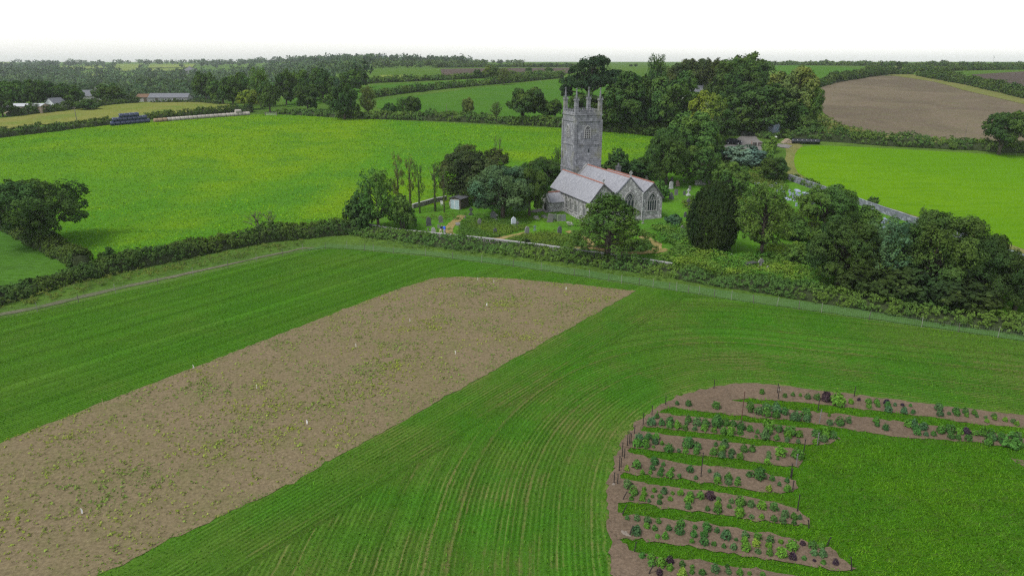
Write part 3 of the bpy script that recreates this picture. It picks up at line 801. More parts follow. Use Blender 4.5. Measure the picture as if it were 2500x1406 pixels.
def make_yew(seed):
    """clipped-looking dark Irish yew: upright plumes packed into one egg-shaped column"""
    rng = np.random.default_rng(seed)
    C, N, T = [], [], []
    for k in range(1100):
        a = rng.uniform(0, 6.283); z = rng.uniform(.02, .96)
        prof = math.sin(math.pi * min(1, (z * .86 + .16)) ** 1.15) ** .55 * .5
        R = max(.03, prof) * (rng.uniform(.92, 1.02) if k % 3 else rng.uniform(.6, .85))
        n = 18
        hz = rng.uniform(.06, .12)
        t = rng.uniform(0, 1, n)
        rad = .024 * np.sqrt(1 - t * .8)
        an = rng.uniform(0, 6.283, n)
        c = np.stack([math.cos(a) * R + rad * np.cos(an), math.sin(a) * R + rad * np.sin(an), z + (t - .5) * hz], 1)
        C.append(c); N.append(np.stack([math.cos(a) + .6 * np.cos(an), math.sin(a) + .6 * np.sin(an), .25 + 0 * an], 1))
        T.append(np.clip(rng.uniform(.2, .5) + t * .3, 0, .75))
    zz = rng.uniform(.01, .93, 2600); aa = rng.uniform(0, 6.283, 2600)
    pr = np.sin(np.pi * np.minimum(1, zz * .86 + .16) ** 1.15) ** .55 * .5 * rng.uniform(.75, .9, 2600)
    C.append(np.stack([np.cos(aa) * pr, np.sin(aa) * pr, zz], 1)); N.append(np.stack([np.cos(aa), np.sin(aa), .1 + 0 * aa], 1)); T.append(rng.uniform(.2, .5, 2600))
    nplume = sum(len(c) for c in C[:-1])
    tr = MB().tube([(0, 0, -.05), (0, 0, .4)], [.05, .03], 7)
    C = np.concatenate(C); C[:, 2] = np.maximum(C[:, 2], 0)
    return proto('yew', tr, C, np.concatenate(N), np.concatenate(T), np.where(np.arange(len(C)) < nplume, .017, .045), rng, .5)
def make_open(seed, nb=34, leafs=(7, 12), S=.02, base=.3):
    """light airy tree: small separate sprays along a branching frame"""
    rng = np.random.default_rng(seed)
    tr = MB(); blobs = []
    tr.tube([(0, 0, -.05), (.01, 0, base), (0, .01, .6), (.01, 0, .9)], [.03, .024, .016, .005], 7)
    for i in range(nb):
        a = i * 2.4 + rng.normal(0, .3); z = .26 + .7 * (i + .5) / nb
        prof = math.sin(math.pi * min(1, (z - .12) / .9)) ** .6
        R = .43 * prof * rng.uniform(.5, 1.0)
        t = Vector((math.cos(a) * R, math.sin(a) * R, min(.95, z + .02)))
        s = Vector((0, 0, max(base * .8, z - .25)))
        tr.tube([s, s.lerp(t, .5) + Vector((0, 0, -.02)), t], [.010, .006, .002], 4)
        r = rng.uniform(.055, .095)
        blobs.append((t, (r, r, r))); blobs.append((s.lerp(t, .65), (r * .8, r * .8, r * .7)))
    C, N, T = clump_points(rng, blobs, leafs[0], leafs[1], .5, -.9)
    return proto('open', tr, C, N, T, S, rng, .55)
def make_sparse(seed, leafy=1.0, n=15):
    """tall thin trunk clothed in ivy with a few ragged upright branches"""
    rng = np.random.default_rng(seed)
    tr = MB(); blobs = []
    tr.tube([(0, 0, -.05), (.03, 0, .3), (-.02, .02, .6), (.02, 0, .98)], [.045, .035, .022, .004], 6)
    for i in range(n):
        z = .35 + .6 * (i + .5) / n; a = rng.uniform(0, 6.283); R = rng.uniform(.15, .45) * (1.15 - .7 * z)
        s = Vector((0, 0, z - .12)); t = Vector((math.cos(a) * R, math.sin(a) * R, z + rng.uniform(.0, .08)))
        tr.tube([s, s.lerp(t, .5), t], [.010, .006, .002], 4)
        for k in range(3):
            tr.tube([s.lerp(t, .5 + .15 * k), t + Vector((rng.normal(0, .06), rng.normal(0, .06), .05))], [.004, .0015], 3)
        if rng.random() < leafy:
            r = rng.uniform(.05, .1); blobs.append((t, (r, r, r * .8)))
    for z in np.linspace(.05, .55, 9):
        blobs.append(((rng.normal(0, .01), rng.normal(0, .01), z), (.05, .05, .06)))
    C, N, T = clump_points(rng, blobs, 8, 12, .5, -1)
    return proto('sparse', tr, C, N, T, 0.016, rng, .55)
def make_bare(seed):
    rng = np.random.default_rng(seed)
    tr = MB()
    def grow(p, d, L, r, k):
        q = p + d * L
        tr.tube([p, p.lerp(q, .5) + Vector((rng.normal(0, .01), rng.normal(0, .01), 0)), q], [r, r * .8, r * .6], 4)
        if k:
            for j in range(3):
                dd = (d + Vector((rng.normal(0, .5), rng.normal(0, .5), rng.normal(.15, .25)))).normalized()
                grow(q, dd, L * rng.uniform(.6, .85), r * .58, k - 1)
    for j in range(3):
        grow(Vector((rng.normal(0, .03), rng.normal(0, .03), -.03)), Vector((rng.normal(0, .35), rng.normal(0, .35), 1)).normalized(), .32, .022, 3)
    blobs = [((rng.normal(0, .12), rng.normal(0, .12), rng.uniform(.05, .35)), (.13, .13, .12)) for i in range(6)]
    C, N, T = clump_points(rng, blobs, 10, 14, .4, -1)
    return proto('bare', tr, C, N, T, .018, rng, .55)

PROTO = {}
for i in range(6):
    PROTO['broad%d' % i] = make_broad(100 + i, nb=12 + i % 3 * 2, skirt=0.03 + 0.03 * (i % 3), lean=(0, .08, -.06, .05, 0, -.1)[i])
for i in range(4):
    PROTO['fine%d' % i] = make_broad(150 + i, nb=15 + i, skirt=0.02 + 0.02 * i, lean=(0, .06, -.06, .03)[i], leafs=(36, 46), S=0.0135, rb=(.11, .19))
PROTO['oak'] = make_broad(120, nb=20, base=.3, skirt=.16, gap=1, leafs=(24, 44), S=.0135, rb=(.12, .18))
PROTO['wind'] = make_broad(121, nb=14, base=.3, skirt=.2, lean=.32, rb=(.12, .18))
PROTO['round'] = make_broad(122, nb=24, base=.2, skirt=.0, leafs=(24, 34), S=.016, rb=(.1, .15))
for i in range(4): PROTO['bush%d' % i] = make_bush(130 + i)
PROTO['pine'] = make_pine(140)
PROTO['cedar'] = make_cedar(141)
PROTO['yew'] = make_yew(142)
PROTO['ash0'] = make_open(143, 34, (7, 14), .015); PROTO['ash1'] = make_open(144, 46, (8, 16), .014, .22)
PROTO['thin0'] = make_sparse(145); PROTO['thin1'] = make_sparse(146, .35); PROTO['thin2'] = make_sparse(147, .8, 20)
PROTO['bare'] = make_bare(148)

DK, MD, LT, YL, BL, OL, HOLM = (0.040, 0.076, 0.020), (0.056, 0.110, 0.025), (0.075, 0.145, 0.030), (0.120, 0.170, 0.026), (0.058, 0.105, 0.050), (0.085, 0.120, 0.034), (0.042, 0.060, 0.022)
_trng = random.Random(5)
def tree(px, py, top, wpx, kind, col, label, name='broadleaf_tree', cat='tree', group=None, rz=None, sink=0.0):
    p = G(px, py)
    h = max(0.6, z_at_row(p, top)); w = wpx / ppm(p)
    if kind.startswith('broad') and py > 425: kind = 'fine%d' % (int(kind[-1]) % 4)
    tm, cm = PROTO[kind]
    root = empty(name, (p.x, p.y, p.z - sink), _trng.uniform(0, 6.28) if rz is None else rz)
    tag(root, label, cat, group)
    sc_ = (w * 1.1, w * 1.1, (h + sink) * 1.02)
    if tm:
        t = link('trunk', tm, root); t.scale = sc_
    c = link('crown' if cat == 'tree' else 'foliage', cm, root); c.scale = sc_
    v = _trng.uniform(.9, 1.1)
    c.color = (col[0] * v * _trng.uniform(.93, 1.07), col[1] * v, col[2] * v, 1)
    return root

# --- hedges: earth bank with shrubby growth over it
def hedge(name, pts, h, w, col, label, cat='hedge', dens=16, S=0.22, seed=0, hvar=0.35, group=None, bank=True, plan_pts=None, taper=1.0):
    rng = np.random.default_rng(900 + seed)
    L = plan_pts or smooth_line(plan(pts), False, 2)
    R = np.array(resample(L, 1.2))
    n = len(R)
    base = Vector((R[0][0], R[0][1], tz1(*R[0])))
    root = empty(name, base); tag(root, label, cat, group)
    tang = np.gradient(R, axis=0); tang = unit(tang); nor = np.stack([-tang[:, 1], tang[:, 0]], 1)
    s = np.concatenate([[0], np.cumsum(np.linalg.norm(np.diff(R, axis=0), axis=1))])
    def prof(seedk, amp, wl):
        k = max(4, int(s[-1] / wl) + 3)
        g = np.random.default_rng(seedk).normal(0, 1, k)
        return 1 + amp * np.interp(s / max(s[-1], 1) * (k - 1), np.arange(k), g)
    H = h * np.clip(prof(seed + 1, hvar * .55, 9.0) * prof(seed + 2, hvar * .5, 2.7), .45, 1.8)
    W = w * np.clip(prof(seed + 3, .16, 6.0), .6, 1.5)
    zb = tz(R[:, 0], R[:, 1])
    # bank: low swept mound
    mb = MB(); m = 9
    V = []
    for i in range(n):
        for k in range(m):
            a = math.pi * k / (m - 1)
            o = -math.cos(a) * W[i] * .44; zz = math.sin(a) ** .7 * H[i] * .72 - .15
            V.append((R[i, 0] + nor[i, 0] * o - base.x, R[i, 1] + nor[i, 1] * o - base.y, zb[i] + zz - base.z))
    Fc = [(i * m + k, i * m + k + 1, (i + 1) * m + k + 1, (i + 1) * m + k) for i in range(n - 1) for k in range(m - 1)]
    Fc += [tuple(range(m))[::-1], tuple(range((n - 1) * m, n * m))]
    mb.add(V, Fc); mb.build('bank', M_EARTH, root, smooth=True)
    # growth: sprays in clumps over the mound
    area = s[-1] * (w + 1.6 * h)
    nc = int(area * dens / 14) + 4
    si = rng.uniform(0, s[-1], nc)
    ii = np.clip(np.interp(si, s, np.arange(n)), 0, n - 1.001)
    i0 = ii.astype(int); f = (ii - i0)[:, None]
    def lerp(A):
        A = A if A.ndim > 1 else A[:, None]
        return A[i0] * (1 - f) + A[np.minimum(i0 + 1, n - 1)] * f
    ang = np.arccos(rng.uniform(-1, 1, nc))
    ang = np.pi * rng.uniform(.02, .98, nc)
    c2, n2, hh, ww, z2 = lerp(R), lerp(nor), lerp(H)[:, 0], lerp(W)[:, 0], lerp(zb)[:, 0]
    rad = rng.uniform(.82, 1.1, nc)
    o = -np.cos(ang) * ww * .5 * rad; zz = np.sin(ang) ** .7 * hh * rad
    C = np.column_stack([c2 + n2 * o[:, None], z2 + np.maximum(zz, .05)])
    D = unit(np.column_stack([n2 * (-np.cos(ang))[:, None], np.sin(ang) + .15]))
    k = 14
    e = unit(rng.normal(0, 1, (nc, k, 3)) + D[:, None, :] * .9)
    cr = (S * 2.0 * rng.uniform(.6, 1.5, nc))[:, None, None]
    P = C[:, None, :] + e * cr * rng.uniform(.5, 1.1, (nc, k, 1))
    Nn = e * .7 + D[:, None, :] * .5
    T = np.clip(rng.uniform(0, 1, nc)[:, None] * .65 + rng.uniform(0, .45, (nc, k)), 0, 1.1)
    P = P.reshape(-1, 3) - np.array(base)
    me = quad_mesh(name + '_foliage', leaf_quads(P, Nn.reshape(-1, 3), S, rng), M_LEAF, 4, T.ravel())
    fo = link('foliage', me, root); fo.color = (*col, 1)
    return root

def tufts(name, P, Zoff, S, H, mat, col, seed, label=None, blades=2, lean=.35, kind='stuff'):
    """upright grass blades: P plan points"""
    rng = np.random.default_rng(seed)
    n = len(P)
    z = tz(P[:, 0], P[:, 1]) + Zoff
    B = np.column_stack([P, z])
    VV, TT = [], []
    for b in range(blades):
        a = rng.uniform(0, 6.283, n)
        d = np.column_stack([np.cos(a), np.sin(a), np.zeros(n)])
        s = (S * rng.uniform(.6, 1.4, n))[:, None]
        h = (H * rng.uniform(.5, 1.4, n))[:, None]
        top = B + np.column_stack([rng.normal(0, lean, n), rng.normal(0, lean, n), np.ones(n)]) * h
        VV.append(np.stack([B - d * s, B + d * s, top + d * s * .5, top - d * s * .5], 1).reshape(-1, 3)); TT.append(rng.uniform(0, 1, n))
    o = link(name, quad_mesh(name, np.concatenate(VV), mat, 4, np.concatenate(TT)))
    o.color = (*col, 1); o['kind'] = kind
    if label: o['label'] = label
    return o
def scatter(poly, n, seed, dens_fn=None):
    rng = np.random.default_rng(seed)
    A = np.array(poly); lo, hi = A.min(0), A.max(0)
    P = rng.uniform(lo, hi, (n, 2))
    P = P[inside(P, poly)]
    if dens_fn is not None:
        P = P[rng.uniform(0, 1, len(P)) < dens_fn(P)]
    return P
def vnoise(P, wl, seed):
    """smooth value noise in the plan, 0..1"""
    rng = np.random.default_rng(seed)
    g = rng.random((64, 64))
    q = P / wl; i = np.floor(q).astype(int); f = q - i; f = f * f * (3 - 2 * f)
    a = g[i[:, 0] % 64, i[:, 1] % 64]; b = g[(i[:, 0] + 1) % 64, i[:, 1] % 64]
    c = g[i[:, 0] % 64, (i[:, 1] + 1) % 64]; d = g[(i[:, 0] + 1) % 64, (i[:, 1] + 1) % 64]
    return (a * (1 - f[:, 0]) + b * f[:, 0]) * (1 - f[:, 1]) + (c * (1 - f[:, 0]) + d * f[:, 0]) * f[:, 1]

# ------------------------------------------------------------------ the church
CH = empty('church', (19.68, 127.51, 0.78), 0.35 - math.pi / 2)   # local +X runs east along the ridges, +Y north
tag(CH, 'grey granite parish church with tall pinnacled west tower and three slate gables', 'church')
WS, WN, WR = 5.27, 5.86, 4.4
HEV, HVAL, HRS, HRN, HRR = 4.11, 5.14, 7.36, 8.2, 6.95
LS, LN, LR, ES, ER = 18.3, 18.9, 18.6, -0.35, -0.25
def gable_body(name, prof, x0, x1, mat, parent, label=None):
    """prof: (y, z) outline, extruded from x0 to x1"""
    m = MB(); m.prism([(x0, y, z) for y, z in prof], (x1 - x0, 0, 0))
    o = m.build(name, mat, parent, uv=True)
    if label: o['label'] = label
    return o
def roof_slopes(name, parent, x0, x1, ya, za, yr, zr, yb, zb, mat=None, th=0.14, over=0.22, ea=0.25, eb=0.25):
    """two slate slopes meeting at the ridge (yr, zr); ea/eb: eave overhang"""
    m = MB()
    for (y, z, e, s) in ((ya, za, ea, 1), (yb, zb, eb, -1)):
        d = Vector((0, y - yr, z - zr)); u = d.normalized()
        n = Vector((0, -u.z * s * -1, 0)); n = Vector((0, u.z, -u.y)) if s > 0 else Vector((0, -u.z, u.y))
        if n.z < 0: n = -n
        a, b = Vector((0, yr, zr)) + n * .03, Vector((0, y, z)) + u * e + n * .03
        m.prism([Vector((x0 - over, 0, 0)) + a, Vector((x0 - over, 0, 0)) + b, Vector((x0 - over, 0, 0)) + b + n * th, Vector((x0 - over, 0, 0)) + a + n * th], (x1 - x0 + 2 * over, 0, 0))
    return m.build(name, mat or M_SLATE, parent, uv=True)
def ridge(parent, x0, x1, y, z, r=.10):
    m = MB()
    k = int((x1 - x0) / .45)
    for i in range(k):
        a = x0 + (x1 - x0) * i / k; b = x0 + (x1 - x0) * (i + 1) / k - .015
        dz = .008 * (i % 3)
        m.prism([(a, y - r * 1.4, z - r * .75 + dz), (a, y + r * 1.4, z - r * .75 + dz), (a, y + r * .3, z + r + dz), (a, y - r * .3, z + r + dz)], (b - a, 0, 0))
    return m.build('ridge_tiling', M_RIDGE, parent)
gable_body('aisle_wall', [(-WS, -1.5), (0.02, -1.5), (0.02, HVAL), (-WS / 2, HRS), (-WS, HEV)], ES - LS, ES, M_RUBBLE, CH)
gable_body('nave_wall', [(0.0, -1.5), (WN, -1.5), (WN, HVAL), (WN / 2, HRN), (0.0, HVAL)], -LN, 0, M_RUBBLE, CH)
gable_body('aisle_wall', [(WN - .02, -1.5), (WN + WR, -1.5), (WN + WR, HEV), (WN + WR / 2, HRR), (WN - .02, HVAL)], ER - LR, ER, M_RUBBLE, CH)
rs = roof_slopes('roof', CH, ES - LS, ES, -WS, HEV, -WS / 2, HRS, 0, HVAL, eb=0)
ridge(rs, ES - LS - .2, ES + .2, -WS / 2, HRS + .22)
rn = roof_slopes('roof', CH, -LN + .5, -.25, 0, HVAL, WN / 2, HRN, WN, HVAL, ea=0, eb=0, over=.02)
ridge(rn, -LN + .4, -.2, WN / 2, HRN + .22)
rr_ = roof_slopes('roof', CH, ER - LR, ER, WN, HVAL, WN + WR / 2, HRR, WN + WR, HEV, ea=0)
ridge(rr_, ER - LR - .2, ER + .2, WN + WR / 2, HRR + .22)
# gable copings (nave east and west), aisle verge boards
def coping(parent, x, ya, za, yr, zr, yb, zb, w=.35, h=.24, mat=M_ASHLAR, lift=.06):
    m = MB()
    for (y, z) in ((ya, za), (yb, zb)):
        p, q = Vector((x, y, z + lift)), Vector((x, yr, zr + lift))
        u = (q - p).normalized(); n = Vector((0, -u.z, u.y)); n = n if n.z > 0 else -n
        m.prism([p + Vector((-w / 2, 0, 0)), p + Vector((w / 2, 0, 0)), p + Vector((w / 2, 0, 0)) + n * h, p + Vector((-w / 2, 0, 0)) + n * h], q - p)
    return m.build('gable_coping', mat, parent, uv=True)
M_DRESSED = simple('dressed_granite', (0.27, 0.27, 0.265), 0.9, 0.25, 2.5, 0.3)
coping(CH, -.12, -.05, HVAL, WN / 2, HRN, WN + .05, HVAL, mat=M_SLATE2, w=.3, h=.2)
coping(CH, -LN + .35, -.1, HVAL, WN / 2, HRN + .15, WN + .1, HVAL, w=.4, h=.35, mat=M_DRESSED)
for (x, ya, za, yr, zr, yb, zb) in ((ES + .24, -WS - .2, HEV - .1, -WS / 2, HRS + .05, 0, HVAL), (ER + .24, WN, HVAL, WN + WR / 2, HRR + .05, WN + WR + .2, HEV - .1)):
    m = MB()
    for (y, z) in ((ya, za), (yb, zb)):
        m.bar((x, y, z), (x, yr, zr), .22, .05, (1, 0, 0))
    m.build('verge_board', simple('dark_verge', (0.07, 0.07, 0.075), .8), CH)
def cross_finial(parent, x, y, z, s=1.0, name='cross_finial'):
    m = MB()
    m.box((x, y, z + .12 * s), (.3 * s, .3 * s, .24 * s), taper=.7)
    m.box((x, y, z + .62 * s), (.13 * s, .15 * s, .8 * s)); m.box((x, y, z + .68 * s), (.125 * s, .6 * s, .15 * s))
    k = 12
    for i in range(k):
        a, b = 6.283 * i / k, 6.283 * (i + 1) / k
        m.bar((x - .05 * s, y + .24 * s * math.cos(a), z + (.68 + .24 * math.sin(a)) * s), (x - .05 * s, y + .24 * s * math.cos(b), z + (.68 + .24 * math.sin(b)) * s), .08 * s, .1 * s, (1, 0, 0))
    return m.build(name, M_DRESSED, parent)
cross_finial(CH, -.1, WN / 2, HRN + .3, 1.15)
cross_finial(CH, ES, -WS / 2, HRS + .25, .8)
cross_finial(CH, ER - 9, WN + WR / 2, HRR + .25, .75)
# windows
def window(parent, o, right, nrm, w, h, lights, rise=.8, frame=.16, transom=False):
    """pointed window: o is the middle of the sill on the wall face; glass sunk between proud stone jambs, mullions and tracery"""
    o, r, n, up = Vector(o), Vector(right).normalized(), Vector(nrm).normalized(), Vector((0, 0, 1))
    def pt(a, b): return o + r * a + up * b
    arc = []
    for i in range(9):
        t = i / 8; a = t * math.radians(60)
        arc.append((-w / 2 + w * (1 - math.cos(a)), h + w * math.sin(a) * rise / .866 * .866 / .866 * .866))
    left = [(-w / 2, 0)] + [(-w / 2 + (w * (1 - math.cos(math.radians(60) * i / 8))), h + rise * w * math.sin(math.radians(60) * i / 8) / math.sin(math.radians(60))) for i in range(9)]
    right_ = [(-a, b) for a, b in left][::-1][1:]
    out = left + right_
    root = mesh('window', [pt(a, b) + n * .025 for a, b in out], [tuple(range(len(out)))], M_GLASS)
    wo_ = link('window', root, parent)
    fr = MB()
    for (p, q) in zip(out[:-1], out[1:]):
        fr.bar(pt(*p), pt(*q), frame, .14, n)
    fr.bar(pt(-w / 2 - .15, -.06), pt(w / 2 + .15, -.06), .16, .2, n)
    # hood mould
    hood = [(a * 1.16, h + (b - h) * 1.12 + .1) for a, b in out[1:-1]]
    for (p, q) in zip(hood[:-1], hood[1:]):
        fr.bar(pt(*p), pt(*q), .1, .2, n)
    fr.build('surround', M_DRESSED, wo_)
    tr_ = MB()
    def top_at(a):
        a = abs(a); t = math.acos(max(-1, min(1, 1 - (w / 2 - a) / w)))
        return h + rise * w * math.sin(min(t, math.radians(60))) / math.sin(math.radians(60))
    mw = .09
    for i in range(1, lights):
        a = -w / 2 + w * i / lights
        tr_.bar(pt(a, 0), pt(a, h if lights > 2 else top_at(a) * .8), mw, .09, n)
    lw = w / lights
    for i in range(lights):
        c = -w / 2 + lw * (i + .5)
        pts = [(c - lw / 2, h - .1), (c - lw * .3, h + lw * .35), (c, h + lw * .62), (c + lw * .3, h + lw * .35), (c + lw / 2, h - .1)]
        for p, q in zip(pts[:-1], pts[1:]): tr_.bar(pt(*p), pt(*q), .07, .08, n)
        if lights > 1:
            tr_.bar(pt(c, h + lw * .62), pt(c + (lw * .5 if c < 0 else -lw * .5) * .6, min(top_at(c) - .02, h + lw * 1.4)), .06, .08, n)
    if lights > 2:
        for s in (-1, 1):
            tr_.bar(pt(s * w * .25, h + lw * .3), pt(0, h + rise * w * .72), .07, .08, n)
            tr_.bar(pt(s * w * .25, h + lw * .3), pt(s * w * .28, top_at(w * .28)), .06, .08, n)
    if transom:
        tr_.bar(pt(-w / 2, h * .5), pt(w / 2, h * .5), .06, .07, n)
    tr_.build('tracery', M_DRESSED, wo_)
    return wo_
E_, S_ = (1, 0, 0), (0, -1, 0)
window(CH, (ES, -WS / 2, 1.3), (0, 1, 0), E_, 1.9, 2.0, 3)
window(CH, (0, WN / 2 - .1, 1.35), (0, 1, 0), E_, 2.1, 2.5, 3)
window(CH, (ER, WN + WR / 2 - .1, 1.75), (0, 1, 0), E_, 2.05, 1.75, 4)
for x in (-10.6, -8.6, -6.3, -2.6):
    window(CH, (x, -WS, 1.15), (1, 0, 0), S_, 1.25, 1.35, 3, rise=.7)
# plinth course, gutter, downpipes
m = MB(); m.box(((ES * 2 - LS) / 2, -WS - .08, .3), (LS, .3, .9)); m.build('plinth', M_RUBBLE, CH, uv=True)
m = MB(); m.box((-.02, WN / 2, .25), (.32, WN - .05, .7)); m.box((ER + .0, WN + WR / 2, .25), (.3, WR, .6)); m.build('plinth', M_RUBBLE, CH, uv=True)
M_PIPE = simple('pale_pipe', (0.45, 0.45, 0.46), .6, .15)
m = MB(); m.tube([(-5.3, -WS - .1, HEV - .05), (-5.3, -WS - .1, .55), (-5.45, -WS - .35, .2), (-5.45, -WS - .35, -.3)], .07, 6); m.box((-5.3, -WS - .15, HEV - .05), (.35, .3, .25)); m.build('downpipe', M_PIPE, CH)
m = MB(); m.tube([(-11.7, -WS - .1, HEV - .1), (-11.7, -WS - .1, 0)], .06, 6); m.build('downpipe', M_PIPE, CH)
m = MB(); m.tube([(ES - LS, -WS - .3, HEV - .12), (ES, -WS - .3, HEV - .12)], .07, 6); m.build('gutter', simple('gutter_metal', (.06, .06, .065), .6), CH)
m = MB(); m.box((ES + .15, -WS + .3, 1.2), (.7, .55, 4.4), taper=.8); m.build('buttress', M_RUBBLE, CH, uv=True)
m = MB(); m.tube([(.12, WN - .25, HVAL + .3), (.12, WN - .25, -.2)], .06, 6); m.box((.18, WN - .25, HVAL + .2), (.22, .3, .25)); m.build('downpipe', M_PIPE, CH)
# porch on the south side, towards the tower
PX0, PX1, PY0 = -15.5, -12.0, -WS - 3.4
porch = gable_body('porch', [(0, 0)] * 0 + [(PX0, -1.2), (PX1, -1.2), (PX1, 2.25), ((PX0 + PX1) / 2, 3.75), (PX0, 2.25)], 0, 1, M_RUBBLE, CH) if False else None
m = MB(); m.prism([(PX0, PY0, -1.2), (PX1, PY0, -1.2), (PX1, PY0, 2.25), ((PX0 + PX1) / 2, PY0, 3.75), (PX0, PY0, 2.25)], (0, 3.5, 0))
porch = m.build('porch', M_RUBBLE, CH, uv=True)
m = MB()
for xe, s in ((PX0 - .25, -1), (PX1 + .25, 1)):
    xm = (PX0 + PX1) / 2
    m.prism([(xm, PY0 + .35, 3.8), (xe, PY0 + .35, 2.1), (xe, PY0 + .35, 2.24), (xm, PY0 + .35, 3.95)], (0, 3.05, 0))
pr = m.build('porch_roof', M_SLATE, porch, uv=True)
m = MB(); m.tube([((PX0 + PX1) / 2, PY0 + .3, 3.98), ((PX0 + PX1) / 2, -WS, 3.98)], .14, 6); m.build('porch_ridge', M_RIDGE, porch)
m = MB()
for xe in (PX0 - .1, PX1 + .1):
    m.bar((xe, PY0 + .18, 2.15), ((PX0 + PX1) / 2, PY0 + .18, 3.95), .34, .34, (0, -1, 0))
m.box(((PX0 + PX1) / 2, PY0 + .1, 4.1), (.34, .34, .5)); m.tube([((PX0 + PX1) / 2, PY0 + .1, 4.3), ((PX0 + PX1) / 2, PY0 + .1, 4.75)], [.16, .05], 8)
m.build('porch_coping', M_DRESSED, porch)
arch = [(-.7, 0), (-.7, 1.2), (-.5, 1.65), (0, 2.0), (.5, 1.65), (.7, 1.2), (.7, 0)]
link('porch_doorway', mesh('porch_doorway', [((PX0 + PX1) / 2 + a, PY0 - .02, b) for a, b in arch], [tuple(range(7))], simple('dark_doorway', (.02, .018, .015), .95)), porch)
m = MB(); m.box((PX1 + .06, PY0 + 1.7, .3), (.3, 3.3, .8)); m.build('porch_plinth', M_RUBBLE, porch, uv=True)
# chimney of the vestry on the far aisle
m = MB(); m.box((ER - LR + 1.4, WN + WR - .5, 5.2), (.95, .8, 5.0)); m.box((ER - LR + 1.4, WN + WR - .5, 7.75), (1.1, .95, .22)); m.tube([(ER - LR + 1.4, WN + WR - .5, 7.8), (ER - LR + 1.4, WN + WR - .5, 8.5)], [.24, .18], 8)
m.build('chimney', simple('sooty_stone', (.1, .1, .105), .95, .3, 3), CH)
# --- the tower
TE, TN, TW = -18.6, -.3, 6.36
T0 = Vector((TE - TW / 2, TN + TW / 2, 0))
def ring_box(m, z0, z1, w0, w1): m.add([(T0.x + sx * w / 2, T0.y + sy * w / 2, z) for z, w in ((z0, w0), (z1, w1)) for sx, sy in ((-1, -1), (1, -1), (1, 1), (-1, 1))],
                                       [(3, 2, 1, 0), (4, 5, 6, 7), (0, 1, 5, 4), (1, 2, 6, 5), (2, 3, 7, 6), (3, 0, 4, 7)])
m = MB(); ring_box(m, -1.5, 7.5, 6.75, 6.6); ring_box(m, 7.5, 12.6, 6.34, 6.26); ring_box(m, 12.6, 17.4, 6.2, 6.12); ring_box(m, 17.4, 18.6, 6.16, 6.16)
tower = m.build('tower', M_ASHLAR, CH, uv=True)
# parapet walls (hollow top), lead roof, merlons
W_ = 6.22
m = MB()
for (cx, cy_, sx, sy) in ((0, -W_ / 2 + .2, W_, .4), (0, W_ / 2 - .2, W_, .4), (-W_ / 2 + .2, 0, .4, W_ - .8), (W_ / 2 - .2, 0, .4, W_ - .8)):
    m.box((T0.x + cx, T0.y + cy_, 18.9), (sx, sy, .62))
m.build('parapet', M_ASHLAR, tower, uv=True)
mer = MB().box((0, 0, -.05), (.62, .43, .36)).box((0, 0, .15), (.7, .52, .08)).mesh('merlon', M_ASHLAR, uv=True)
for side in range(4):
    for k in (-1.5, -.5, .5, 1.5):
        o = link('merlon', mer, tower)
        a = side * math.pi / 2; off = k * 1.12
        o.location = (T0.x + math.cos(a) * (W_ / 2 - .2) - math.sin(a) * off, T0.y + math.sin(a) * (W_ / 2 - .2) + math.cos(a) * off, 19.42 + (.04 if k > 0 else 0))
        o.rotation_euler = (0, 0, a + math.pi / 2)
m = MB(); m.box((T0.x, T0.y, 18.66), (5.6, 5.6, .08)); m.build('tower_roof', simple('lead_sheet', (.22, .22, .23), .6), tower)
def course(z, w, h=.17):
    m = MB()
    for (cx, cy_, sx, sy) in ((0, -w / 2, w + .3, .3), (0, w / 2, w + .3, .3), (-w / 2, 0, .3, w - .3), (w / 2, 0, .3, w - .3)):
        m.box((T0.x + cx, T0.y + cy_, z), (sx, sy, h))
    m.build('string_course', M_ASHLAR, tower, uv=True)
course(7.5, 6.5, .26); course(12.55, 6.24); course(17.4, 6.14); course(18.62, 6.2, .14)
pin = MB()
pin.box((0, 0, 1.45), (.76, .76, 2.9), taper=.9); pin.box((0, 0, 2.95), (.95, .95, .2)); pin.box((0, 0, 3.1), (.7, .7, .14))
for sx in (-1, 1):
    for sy in (-1, 1):
        pin.tube([(sx * .36, sy * .36, 3.0), (sx * .36, sy * .36, 3.3), (sx * .36, sy * .36, 3.7)], [.09, .08, .02], 4)
pin.tube([(0, 0, 3.1), (0, 0, 4.95)], [.27, .08], 8)
for z in (3.6, 4.1, 4.5):
    pin.box((0, 0, z), (.62 - .18 * (z - 3.1), .16, .1)); pin.box((0, 0, z), (.16, .62 - .18 * (z - 3.1), .1))
pin.box((0, 0, 5.1), (.14, .14, .55)); pin.box((0, 0, 5.15), (.14, .42, .13))
pin_me = pin.mesh('pinnacle', M_ASHLAR, uv=True)
for sx in (-1, 1):
    for sy in (-1, 1):
        o = link('pinnacle', pin_me, tower); o.location = (T0.x + sx * 2.72, T0.y + sy * 2.72, 18.65)
